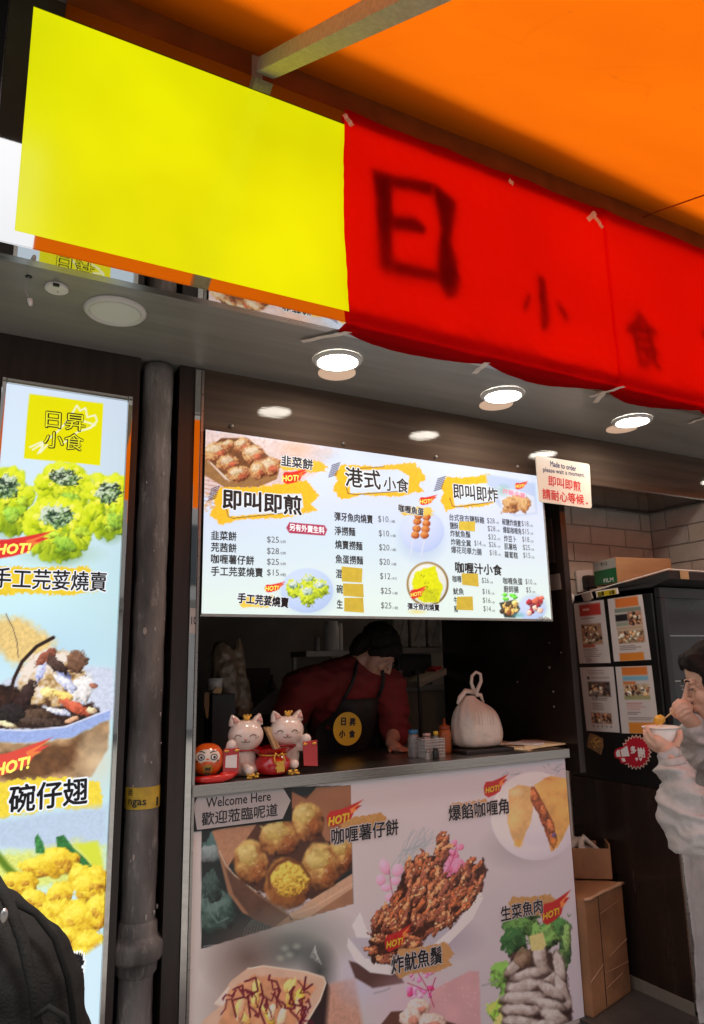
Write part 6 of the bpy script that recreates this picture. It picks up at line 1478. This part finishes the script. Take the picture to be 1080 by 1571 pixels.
# ------------------------------------------------------------------ people
skin = mat('skin', (.66, .38, .27), .45, var=.08, scale=14)
skin_d = mat('tanned_skin', (.42, .22, .15), .45, var=.08, scale=14)
hairm = mat('black_hair', (.010, .007, .006), .75, var=.3, scale=40, stretch=(6, 6, 1), bump=.35, bscale=220, spec=.2)
hood = mat('grey_sweatshirt', (.50, .455, .435), .85, var=.10, scale=40, bump=.25, bscale=220)
def D(x, y, d): return Vector(atD(x, y, d))
def frame(F, up=(0, 0, 1)):
    F = Vector(F).normalized(); R = F.cross(Vector(up)).normalized(); U = R.cross(F).normalized()
    return Matrix((R, F, U)).transposed()
def head_shapes(mb, o, M, s=1.):
    """o: point between the eyes' axis inside the head (eye level); M columns: right, forward, up"""
    g = lambda x, y, z: o+M @ Vector((x, y, z))*s
    rb = lambda c, r, e=None: mb.ball(g(*c), tuple(v*s for v in r), 20, 14, M)
    rb((0, -.012, .035), (.077, .096, .088)); rb((0, .03, -.035), (.060, .062, .070)); rb((0, .045, -.075), (.040, .042, .034)); rb((0, .070, -.100), (.017, .015, .014))
    for e in (-1, 1):
        rb((e*.036, .060, -.028), (.024, .026, .026)); rb((e*.030, .078, .020), (.024, .012, .008)); rb((e*.031, .076, .002), (.016, .013, .009)); rb((e*.078, -.010, -.008), (.008, .018, .030))
    mb.limb([g(0, .086, .012), g(0, .099, -.010), g(0, .110, -.030)], [.0075*s, .0085*s, .0105*s], 12)
    for e in (-1, 1): mb.ball(g(e*.011, .099, -.034), .008*s, 10, 7)
    rb((0, .093, -.056), (.020, .0115, .0055)); rb((0, .091, -.066), (.017, .0115, .0060)); rb((0, .080, -.060), (.030, .016, .020))
    mb.limb([g(0, -.02, -.06), g(0, -.045, -.15)], [.052*s, .056*s], 16)
    return g
def finger(mb, pts, r0=.0085, r1=.0068):
    n = len(pts); mb.limb(pts, [r0+(r1-r0)*i/(n-1) for i in range(n)], 10)

# --- woman eating
eyeP = D(1064, 1056, 2.28)
vw = Vector(ray(1070, 1060)); vw.z = 0; vw.normalize(); left = Vector((-vw.y, vw.x, 0)); 
Fw = (left*.97-vw*.22); Fw.z = -.24; Mw = frame(Fw)
ho = eyeP-(Mw @ Vector((.030, .080, 0))) if (Mw @ Vector((1, 0, 0))).dot(-vw) > 0 else eyeP-(Mw @ Vector((-.030, .080, 0)))
near = 1 if (Mw @ Vector((1, 0, 0))).dot(-vw) > 0 else -1
t = thing('person', 'dark haired woman in a grey sweatshirt eating from a white bowl at the right edge', 'person', (ho.x, ho.y, 0))
mb = MB(); g = head_shapes(mb, ho, Mw)
body_dir = Vector(Fw); body_dir.z = 0; body_dir.normalize(); side = Vector((0, 0, 1)).cross(body_dir)      # her left
nearv = -vw
neckb = g(0, -.05, -.16)
shc = neckb-body_dir*.03+Vector((0, 0, -.05))
sR, sL = shc+nearv*.17+Vector((0, 0, -.03)), shc-nearv*.17+Vector((0, 0, -.03))
hip = Vector((shc.x-body_dir.x*.04, shc.y-body_dir.y*.04, .80))
mb.limb([shc+Vector((0, 0, -.02)), shc+Vector((0, 0, -.2)), hip+Vector((0, 0, .12)), hip], [.09, .125, .105, .13], 18)
mb.limb([sR, shc, sL], [.055, .075, .055], 14)
# arm nearest the camera holds the bowl, the far one lifts the stick
wr_b = D(1030, 1162, 2.16); el_b = D(1066, 1278, 2.10); wr_s = D(1065, 1112, 2.27); el_s = D(1078, 1215, 2.40)
mb.limb([sR, el_b, wr_b], [.05, .042, .026], 14); mb.limb([sL, el_s, wr_s], [.05, .042, .026], 14)
for e in (-1, 1):
    k0 = hip+nearv*e*.08; mb.limb([k0, k0+Vector((0, 0, -.38)), k0+Vector((0, 0, -.76))], [.09, .065, .042], 14); ft = k0+Vector((0, 0, -.775)); mb.limb([ft, ft+body_dir*.13], [.036, .028], 12)
# bowl hand: palm under the bowl, fingers curling up its left side, thumb at the near right
bw = D(1015, 1127, 2.22); BR = .054
palm = D(1020, 1146, 2.19); mb.limb([wr_b, palm], [.026, .028], 14); mb.limb([palm+Vector((0, 0, .004)), D(1009, 1138, 2.185)], [.026, .022], 14)
for pts in ([(1008, 1140, 2.175), (999, 1130, 2.165), (994, 1122, 2.17), (992, 1116, 2.18)], [(1005, 1145, 2.18), (995, 1137, 2.17), (990, 1128, 2.175), (989, 1121, 2.19)], [(1008, 1149, 2.19), (998, 1143, 2.185), (992, 1136, 2.19), (990, 1129, 2.20)], [(1012, 1153, 2.20), (1003, 1149, 2.20), (997, 1144, 2.205), (994, 1138, 2.21)]):
    finger(mb, [D(*p_) for p_ in pts], .0076, .0062)
finger(mb, [D(1028, 1150, 2.17), D(1038, 1142, 2.165), D(1043, 1132, 2.17), D(1043, 1123, 2.18)], .0115, .0085)
# stick hand
hp = D(1049, 1096, 2.25); mb.limb([wr_s, hp], [.025, .024], 14); mb.limb([hp, D(1042, 1086, 2.25)], [.024, .019], 14); mb.limb([D(1053, 1086, 2.26), D(1047, 1080, 2.26)], [.020, .016], 12)
for pts in ([(1050, 1077, 2.24), (1041, 1075, 2.235), (1034, 1081, 2.235), (1033, 1089, 2.24)], [(1053, 1080, 2.235), (1044, 1079, 2.225), (1037, 1086, 2.228), (1036, 1093, 2.235)], [(1055, 1085, 2.23), (1047, 1086, 2.222), (1041, 1092, 2.225), (1040, 1098, 2.232)], [(1057, 1091, 2.23), (1050, 1093, 2.224), (1045, 1098, 2.228), (1046, 1103, 2.235)]):
    finger(mb, [D(*p_) for p_ in pts], .0070, .0058)
finger(mb, [D(1046, 1100, 2.27), D(1038, 1098, 2.26), D(1032, 1093, 2.25), D(1031, 1089, 2.245)], .0105, .008)
organic('body', mb, .0027, skin, t, 2)
lipm = mat('lips', (.40, .11, .09), .4); eyem = mat('dark_eye', (.015, .010, .009), .2)
for e in (-1, 1):
    MB().tube([g(e*.018, .0905, .001), g(e*.026, .0925, -.002), g(e*.036, .0905, -.002), g(e*.044, .083, .001)], [.0012, .0026, .0026, .0012], 8).build('eyelash', eyem, t, smooth=True)
    MB().tube([g(e*.014, .092, .022), g(e*.028, .094, .027), g(e*.044, .084, .023)], [.0022, .003, .0012], 8).build('eyebrow', hairm, t, smooth=True)
MB().tube([g(-.018, .0985, -.058), g(0, .1045, -.0585), g(.018, .0985, -.058)], [.002, .0042, .002], 8).tube([g(-.015, .0975, -.065), g(0, .102, -.066), g(.015, .0975, -.065)], [.002, .0045, .002], 8).build('lips', lipm, t, smooth=True)
wire = mat('silver_wire', (.6, .58, .55), .2, 1.)
for e in (-1, 1):
    c_ = (e*.033, .104, -.004); MB().tube([g(c_[0]+.020*math.cos(a), c_[1]-.010*abs(math.cos(a)), c_[2]+  .018*math.sin(a)) for a in [2*PI*k/24 for k in range(24)]], .0006, 6, closed=True).build('lens_rim', wire, t, smooth=True)
    MB().tube([g(e*.053, .096, .002), g(e*.074, .05, .004), g(e*.080, -.01, .004)], .0005, 6).build('temple_arm', eyem, t)
MB().tube([g(-.013, .104, 0), g(0, .108, .003), g(.013, .104, 0)], .0009, 6).build('bridge', wire, t)
mb = MB(); M = Mw
for c_, r_ in (((0, -.022, .050), (.088, .100, .088)), ((0, .040, .080), (.066, .046, .036)), ((.0, -.07, -.02), (.080, .055, .09)), ((0, -.085, -.09), (.070, .045, .08))):
    mb.ball(g(*c_), r_, 20, 14, M)
for e in (-1, 1):
    mb.limb([g(e*.050, .060, .085), g(e*.075, .045, .050), g(e*.083, .015, .0), g(e*.082, -.01, -.05), g(e*.075, -.03, -.10)], [.022, .020, .019, .020, .022], 12)
    mb.limb([g(e*.02, .078, .078), g(e*.045, .075, .062)], [.012, .010], 10); mb.ball(g(e*.056, .004, -.01), (.036, .052, .085), 16, 12, Mw)
organic('hair', mb, .005, hairm, t, 4, wrinkle(.003, 60))
# sweatshirt
mb = MB(); mb.limb([shc+Vector((0, 0, 0)), shc+Vector((0, 0, -.2)), hip+Vector((0, 0, .08)), hip+Vector((0, 0, .02))], [.105, .155, .150, .150], 20); mb.limb([sR, shc, sL], [.082, .100, .082], 16)
def sleeve(sh, el, wr, r, bulge):
    ax = (wr-el)
    pts = [sh, sh.lerp(el, .5), el, el+ax*.30, el+ax*.62, el+ax*.82, el+ax*.93]
    mb.limb(pts, [.080, .078, .074, .068, .056, .050, .036], 16)
    sag = bulge; mb.limb([el+ax*.25+sag, el+ax*.7+sag*.7], [.056, .044], 14)
sleeve(sR, el_b, wr_b, 1, Vector((0, 0, -.012))+left*.022); sleeve(sL, el_s, wr_s, 1, Vector((0, 0, -.02))-left*.01)
mb.limb([neckb+Vector((0, 0, -.02))-body_dir*.09+nearv*e*.05 for e in (-1, 1)], [.055, .055], 14)
def folds_deep(co, nr):
    out = []
    for p_ in co:
        v = Vector(p_); w = Vector((v.x*7+v.z*5, v.y*7+v.z*3, v.z*13)); q_ = Vector((mnoise.noise(w*.5), mnoise.noise(w*.5+Vector((7, 3, 1))), 0))*1.6
        r1_ = 1-abs(mnoise.noise(w+q_))*3.0; r2_ = 1-abs(mnoise.noise(w*2.1+q_*2+Vector((4, 9, 2))))*3.0
        out.append(.014*max(-.9, r1_)+.006*max(-.8, r2_)-.003)
    return co+nr*np.array(out)[:, None]
def folds(co, nr):
    out = []
    for p_, n_ in zip(co, nr):
        v = Vector(p_); a = mnoise.noise(Vector((v.x*7, v.y*7, v.z*20)))+.6*mnoise.noise(Vector((v.x*16+3, v.y*16, v.z*34)))
        r_ = 1-abs(mnoise.noise(Vector((v.x*10+v.z*9, v.y*10, v.z*15+5))))*2.2
        out.append(.008*a+.010*max(-.5, r_))
    return co+nr*np.array(out)[:, None]
organic('sweatshirt', mb, .0052, hood, t, 3, folds_deep)
for el_, wr_ in ((el_b, wr_b), (el_s, wr_s)):
    ax = (wr_-el_); a0 = el_+ax*.90; a1 = el_+ax*1.0
    mbc = MB(); 
    mbc.tube([a0, a0.lerp(a1, .15), a0.lerp(a1, .85), a1], [.036, .0385, .0355, .033], 24, cap=False); o = mbc.build('cuff', hood, t, smooth=True)
    so = o.modifiers.new('s', 'SOLIDIFY'); so.thickness = .004
mb = MB()
mb.limb([hip+Vector((0, 0, .02)), hip+Vector((0, 0, -.05))], [.14, .14], 18)
for e in (-1, 1):
    k0 = hip+nearv*e*.08; mb.limb([k0, k0+Vector((0, 0, -.38)), k0+Vector((0, 0, -.72))], [.105, .082, .066], 16)
organic('trousers', mb, .010, mat('pale_blue_jeans', (.24, .245, .26), .8, var=.15, scale=30), t, 4, wrinkle(.006, 12))
# bowl, food and stick
pw_ = mat('white_paper_bowl', (.80, .72, .66), .5, var=.03)
t = thing('paper_bowl', 'small white paper bowl held by the woman', 'bowl', bw)
up = Vector((-.03, 0, 1)).normalized(); MB().lathe([(.001, -.024), (.040, -.024), (.0415, -.022), (BR-.001, .022), (BR-.003, .022), (.039, -.020), (.001, -.020)], bw, 36, cap=False).build('bowl_body', pw_, t, smooth=True)
MB().tube([bw+Vector((BR*math.cos(a), BR*math.sin(a), .0225)) for a in [2*PI*k/36 for k in range(36)]], .0022, 8, closed=True).build('rim', pw_, t, smooth=True)
fd = mat('yellow_fish_ball', (.72, .36, .03), .3, var=.15, scale=60, coat=.4)
t = thing('food_skewer', 'wooden stick with a yellow morsel lifted over the bowl', 'skewer', D(1012, 1105, 2.23))
MB().tube([D(1015, 1106, 2.225), D(1034, 1090, 2.235), D(1048, 1080, 2.24)], .0022, 8).build('stick', bam, t, smooth=True)
mb = MB(); mb.ball(D(1012, 1104, 2.226), (.0165, .016, .0155), 16, 12).ball(D(1008, 1107, 2.228), (.011, .012, .011), 12, 9); organic('morsel', mb, .003, fd, t, 2, wrinkle(.002, 120))

# --- cook behind the hatch
YW = .60
t = thing('person', 'cook in a red shirt and black apron bending over the counter inside the hatch', 'person', (K(530, 1100, YW).x, YW, 0))
redsh = mat('red_tshirt', (.15, .010, .010), .8, var=.15, scale=30)
hcw = K(578, 1000, .47); Fc = Vector((.55, -.50, -.75)); Mc = frame(Fc)
mb = MB(); gc = head_shapes(mb, hcw+Vector((0, 0, .0)), Mc, 1.0)
shr, shl = K(596, 1052, .52), K(462, 1058, .62); chest = K(528, 1075, .60); up_ = K(540, 1040, .57); pelv = Vector((K(520, 1100, .8).x, .82, .95))
mb.limb([gc(0, -.045, -.15), up_], [.055, .08], 14); mb.limb([shr, up_, shl], [.06, .085, .06], 14); mb.limb([up_, chest, pelv], [.09, .13, .14], 18)
elr, wrr = K(607, 1118, .50), K(601, 1160, .42); wrr.z = CT+.035
ell, wll = K(436, 1118, .66), K(418, 1165, .62); 
mb.limb([shr, elr, wrr], [.05, .042, .028], 14); mb.limb([shl, ell, wll], [.05, .042, .028], 14)
hr = wrr+Vector((.0, -.055, -.020)); mb.limb([wrr, hr], [.027, .024], 12)
for k in range(4): b_ = hr+Vector((-.024+.016*k, -.01, 0)); finger(mb, [b_, b_+Vector((.004, -.03, -.002)), b_+Vector((.004, -.052, -.006))], .0085, .0065)
finger(mb, [hr+Vector((-.022, .02, 0)), hr+Vector((-.045, .0, -.002)), hr+Vector((-.055, -.022, -.006))], .0105, .008)
hl_ = wll+Vector((.02, -.05, -.03)); mb.limb([wll, hl_], [.027, .024], 12)
for k in range(4): b_ = hl_+Vector((-.024+.016*k, -.012, 0)); finger(mb, [b_, b_+Vector((.002, -.03, -.005)), b_+Vector((.002, -.048, -.02))], .0085, .0065)
finger(mb, [hl_+Vector((.024, .015, 0)), hl_+Vector((.042, -.01, -.004)), hl_+Vector((.046, -.03, -.008))], .0105, .008)
for e in (-1, 1):
    k0 = pelv+Vector((e*.09, 0, -.02)); mb.limb([k0, k0+Vector((0, .02, -.45)), Vector((k0.x, k0.y+.02, .06))], [.09, .06, .042], 14); mb.limb([Vector((k0.x, k0.y+.02, .03)), Vector((k0.x, k0.y-.12, .025))], [.034, .026], 12)
organic('body', mb, .005, skin_d, t, 3)
mb = MB()
for c_, r_ in (((0, -.020, .050), (.095, .104, .090)), ((0, .045, .070), (.074, .050, .040)), ((0, -.072, -.02), (.085, .050, .080))): mb.ball(gc(*c_), r_, 20, 14, Mc)
for e in (-1, 1): mb.limb([gc(e*.055, .055, .075), gc(e*.084, .03, .03), gc(e*.086, -.005, -.01)], [.024, .022, .018], 12)
organic('hair', mb, .006, hairm, t, 3, wrinkle(.005, 50))
for e in (-1, 1):
    MB().tube([gc(e*.018, .091, .001), gc(e*.031, .093, -.002), gc(e*.044, .083, .001)], [.0012, .0026, .0012], 8).build('eyelash', eyem, t, smooth=True)
    MB().tube([gc(e*.033+.021*math.cos(a), .104-.010*abs(math.cos(a)), -.004+.018*math.sin(a)) for a in [2*PI*k/20 for k in range(20)]], .0012, 6, closed=True).build('lens_rim', wire, t, smooth=True)
    MB().tube([gc(e*.053, .096, .002), gc(e*.080, -.01, .004)], .0012, 6).build('temple_arm', wire, t)
MB().tube([gc(-.016, .099, -.059), gc(0, .104, -.060), gc(.016, .099, -.059)], [.002, .004, .002], 8).build('lips', lipm, t, smooth=True)
mb = MB(); mb.limb([up_+Vector((0, 0, .0)), chest, pelv+Vector((0, 0, .08))], [.108, .158, .160], 20); mb.limb([shr, up_, shl], [.088, .105, .092], 16)
mb.limb([shr, shr.lerp(elr, .55), shr.lerp(elr, 1.05)], [.084, .074, .068], 16); mb.limb([shl, shl.lerp(ell, .5), shl.lerp(ell, 1.)], [.086, .080, .070], 16)
organic('tshirt', mb, .008, redsh, t, 3, folds)
# apron hugging the front of the torso
apm = mat('black_apron', (.010, .009, .010), .75, var=.3, scale=20)
def torso_front(x, z):
    """y of the shirt front near (x, z), from the capsule row of the torso"""
    best = 9.
    segs = [(up_, chest, .108, .158), (chest, pelv+Vector((0, 0, .08)), .158, .160)]
    for a_, b_, ra, rb_ in segs:
        for k in range(13):
            s_ = k/12; c_ = a_.lerp(b_, s_); r_ = ra+(rb_-ra)*s_; q_ = r_*r_-(x-c_.x)**2-(z-c_.z)**2
            if q_ > 0: best = min(best, c_.y-math.sqrt(q_))
    return best if best < 9 else chest.y
za, zb_ = K(540, 1072, .45).z, .62
vs = []; nA = 16; nB = 26
for j in range(nB+1):
    v = j/nB; z = za+(zb_-za)*v; w = .105+.075*min(1, v*5)**1.3
    for i in range(nA+1):
        u = i/nA*2-1; x = chest.x+.012+u*w; zz_ = max(z, pelv.z+.0)
        vs.append((x, min(torso_front(x, zz_), chest.y+.02)-.026+.006*math.sin(x*60+z*9), z))
o = MB().add(vs, [(j*(nA+1)+i, j*(nA+1)+i+1, (j+1)*(nA+1)+i+1, (j+1)*(nA+1)+i) for j in range(nB) for i in range(nA)]).build('apron', apm, t, smooth=True)
so = o.modifiers.new('s', 'SOLIDIFY'); so.thickness = .004
for e, top in ((-1, K(548, 1012, .50)), (1, K(585, 1022, .44))):
    x0_ = chest.x+.012+e*.098; a_ = Vector((x0_, torso_front(x0_, za)-.026, za)); m_ = a_.lerp(top, .55)+Vector((0, -.035, .01))
    MB().tube([a_, a_.lerp(m_, .5)+Vector((0, -.01, 0)), m_, top], .009, 8).build('apron_strap', apm, o, smooth=True)
lc = K(533, 1118, .42); ly = min(torso_front(lc.x+dx, lc.z+dz) for dx in (-.06, 0, .06) for dz in (-.06, 0, .06))-.046; lc = K(533, 1118, ly)
MB().lathe([(.073, 0), (.073, -.0015), (.001, -.002)], lc, 36, 'Y').build('round_logo', mat('apron_logo_yellow', (.60, .40, .02), .6), o)
LG = lambda x, y: atY(x, y, ly-.003)
for s_, a, b in (('日', (523, 1107), (531, 1107)), ('昇', (536, 1108), (546, 1108)), ('小', (520, 1126), (530, 1126)), ('食', (535, 1126), (545, 1126))): lettering(s_, a, b, 12, LG, ink, o, bold=.05)
mb = MB(); 
for e in (-1, 1):
    k0 = pelv+Vector((e*.09, 0, .0)); mb.limb([k0, k0+Vector((0, .02, -.45)), Vector((k0.x, k0.y+.02, .14))], [.115, .085, .07], 14)
organic('trousers', mb, .014, kd, t, 3)

# --- passer-by with a rucksack, cut off by the left edge of the view
jm = mat('black_jacket', (.007, .0065, .006), .95, var=.25, scale=20, bump=.15, bscale=90, spec=.15); bpm = mat('charcoal_rucksack_cloth', (.013, .012, .011), .95, var=.3, scale=30, bump=.3, bscale=260, spec=.15)
q = D(-70, 1470, 1.15)
t = thing('person', 'passer-by in a black jacket at the bottom left corner', 'person', (q.x-.1, q.y, 0))
tx, ty = q.x-.12, q.y+.02; Mp = frame((-.9, .35, 0)); hp_ = Vector((tx-.02, ty, 1.42))
mb = MB(); gp = head_shapes(mb, hp_, Mp); sh_ = Vector((tx, ty, 1.17)); hip_ = Vector((tx, ty, .78)); dv = Mp @ Vector((1, 0, 0))
mb.limb([sh_, hip_], [.12, .13], 16); mb.limb([gp(0, -.045, -.15), sh_], [.055, .09], 14); mb.limb([sh_-dv*.15, sh_+dv*.15], [.06, .06], 12)
for e in (-1, 1):
    s0 = sh_+dv*e*.17; e0 = s0+Vector((-.03, .0, -.27)); w0 = e0+Vector((-.10, .04, -.18)); mb.limb([s0, e0, w0], [.05, .042, .028], 12); h0 = w0+Vector((-.03, .01, -.06)); mb.limb([w0, h0], [.026, .024], 12)
    for k in range(4): b_ = h0+Vector((0, -.024+.016*k, -.02)); finger(mb, [b_, b_+Vector((-.004, 0, -.03)), b_+Vector((.006, 0, -.05))])
    finger(mb, [h0+Vector((-.02, -.01, 0)), h0+Vector((-.035, -.02, -.02)), h0+Vector((-.035, -.02, -.04))], .0105, .008)
    k0 = hip_+dv*e*.09; mb.limb([k0, k0+Vector((0, 0, -.38)), k0+Vector((0, 0, -.74))], [.09, .06, .042], 12); mb.limb([k0+Vector((0, 0, -.765)), k0+Vector((-.13, .04, -.77))], [.034, .026], 12)
organic('body', mb, .006, skin, t, 3)
for e in (-1, 1): MB().tube([gp(e*.018, .091, .001), gp(e*.031, .093, -.002), gp(e*.044, .083, .001)], [.0012, .003, .0012], 8).build('eyelash', eyem, t, smooth=True)
MB().tube([gp(-.016, .099, -.059), gp(0, .104, -.060), gp(.016, .099, -.059)], [.002, .004, .002], 8).build('lips', lipm, t, smooth=True)
mb = MB()
for c_, r_ in (((0, -.020, .050), (.092, .102, .088)), ((0, .040, .078), (.070, .048, .038)), ((0, -.072, -.02), (.082, .050, .085))): mb.ball(gp(*c_), r_, 18, 12, Mp)
organic('hair', mb, .007, hairm, t, 3)
mb = MB(); mb.limb([sh_+Vector((0, 0, -.02)), hip_+Vector((0, 0, .02))], [.15, .165], 18); mb.limb([sh_-dv*.16, sh_+dv*.16], [.085, .085], 14)
for e in (-1, 1):
    s0 = sh_+dv*e*.17; e0 = s0+Vector((-.03, .0, -.27)); w0 = e0+Vector((-.10, .04, -.18)); mb.limb([s0, e0, w0.lerp(e0, .08)], [.085, .075, .055], 14)
organic('jacket', mb, .008, jm, t, 3, folds)
mb = MB()
for e in (-1, 1): k0 = hip_+dv*e*.09; mb.limb([k0, k0+Vector((0, 0, -.38)), k0+Vector((0, 0, -.70))], [.11, .085, .07], 12)
organic('trousers', mb, .014, jm, t, 3)
# rucksack: its rounded top and side fill the corner
t = thing('rucksack', 'charcoal rucksack with straps at the bottom left corner', 'rucksack', D(55, 1560, 1.12))
mb = MB(); c1_ = D(-10, 1420, 1.12); c2_ = D(30, 1500, 1.10); c3_ = D(48, 1640, 1.10); c4_ = D(52, 1820, 1.10)
mb.limb([c1_, c2_, c3_, c4_], [.050, .078, .092, .090], 20); mb.limb([D(-60, 1440, 1.2), D(-50, 1700, 1.2)], [.09, .11], 16)
def rf(co, nr):
    out = []
    for p_ in co:
        v = Vector(p_); r_ = 1-abs(mnoise.noise(Vector((v.x*9+v.z*5, v.y*9, v.z*5+2))))*2.4; out.append(.008*r_+.004*mnoise.noise(v*26))
    return co+nr*np.array(out)[:, None]
organic('pack_body', mb, .006, bpm, t, 2, rf)
def dd_(pts, r, nm, m_=bpm):
    return MB().tube([D(*p_) for p_ in pts], r, 10).build(nm, m_, t, smooth=True)
dd_([(-10, 1345, 1.05), (10, 1378, 1.035), (34, 1440, 1.02), (52, 1520, 1.01), (60, 1620, 1.01)], .008, 'shoulder_strap')
dd_([(22, 1385, 1.07), (55, 1402, 1.06), (84, 1440, 1.055), (104, 1500, 1.055), (118, 1600, 1.06)], .0045, 'zip_seam', jm)
dd_([(55, 1560, 1.00), (75, 1545, 1.0), (100, 1560, 1.0), (112, 1600, 1.0)], .004, 'pocket_seam', jm)
for p_ in ((6, 1405, 1.01),): MB().ball(D(*p_), (.006, .004, .010), 10, 8).build('metal_ring', steel, t, smooth=True)

# crumpled clear plastic cover at the far right under the woman's elbow
p0 = Vector(atY(1044, 1300, -.36)); p1 = Vector(atY(1052, 1545, -.36))
t = thing('plastic_cover', 'crumpled clear plastic cover hanging below the elbow of the woman', 'cover', (p0.x+.2, -.36, .1))
vs = []; nA, nB = 60, 60
for j in range(nB+1):
    for i in range(nA+1):
        u, v = i/nA, j/nB; z = .86-(.86-.045)*v; x = p0.x-.0+.62*u
        vs.append((x, -.37+.020*mnoise.noise(Vector((x*16, 0, z*4)))+.012*abs(mnoise.noise(Vector((x*34, 3, z*9)))), z))
cvm = mat('crumpled_clear_cover', (.62, .61, .60), .12, var=.15, scale=12, alpha=.55, bump=.6, bscale=30)
MB().add(vs, [(j*(nA+1)+i, j*(nA+1)+i+1, (j+1)*(nA+1)+i+1, (j+1)*(nA+1)+i) for j in range(nB) for i in range(nA)]).build('sheet', cvm, t, smooth=True)
MB().box(p0.x-.01, p0.x+.63, -.39, -.35, .0, .04).build('bottom_rail', steel, t, bevel=.003)

# ------------------------------------------------------------------ across the street, seen in the polished steel and the glass
t = thing('opposite_building', 'pale building across the street mirrored in the polished sign frame', 'building', (0, -16, 0))
ob_m = mat('pale_render_wall', (.55, .54, .52), .8, var=.1, scale=2); wg = mat('dark_window_glass', (.05, .06, .07), .08)
MB().box(-22, 26, -20, -16, -.02, 9.0).build('facade', ob_m, t)
me = None
for fl in range(2):
    for k in range(15):
        x = -20+k*3.1; w = MB().box(x, x+1.7, -16.0, -15.96, 3.6+fl*2.8, 5.2+fl*2.8).build('window', wg, t) if me is None else None
        if w is not None: me = w.data; bx0, bz0 = x, 3.6
        else:
            w = bpy.data.objects.new('window', me); COL.objects.link(w); w.parent = t; w.location = Vector((x-bx0, 0, 3.6+fl*2.8-bz0))-off(t)
MB().box(-22, 26, -15.99, -15.7, 2.9, 3.2).build('ledge', concrete, t)
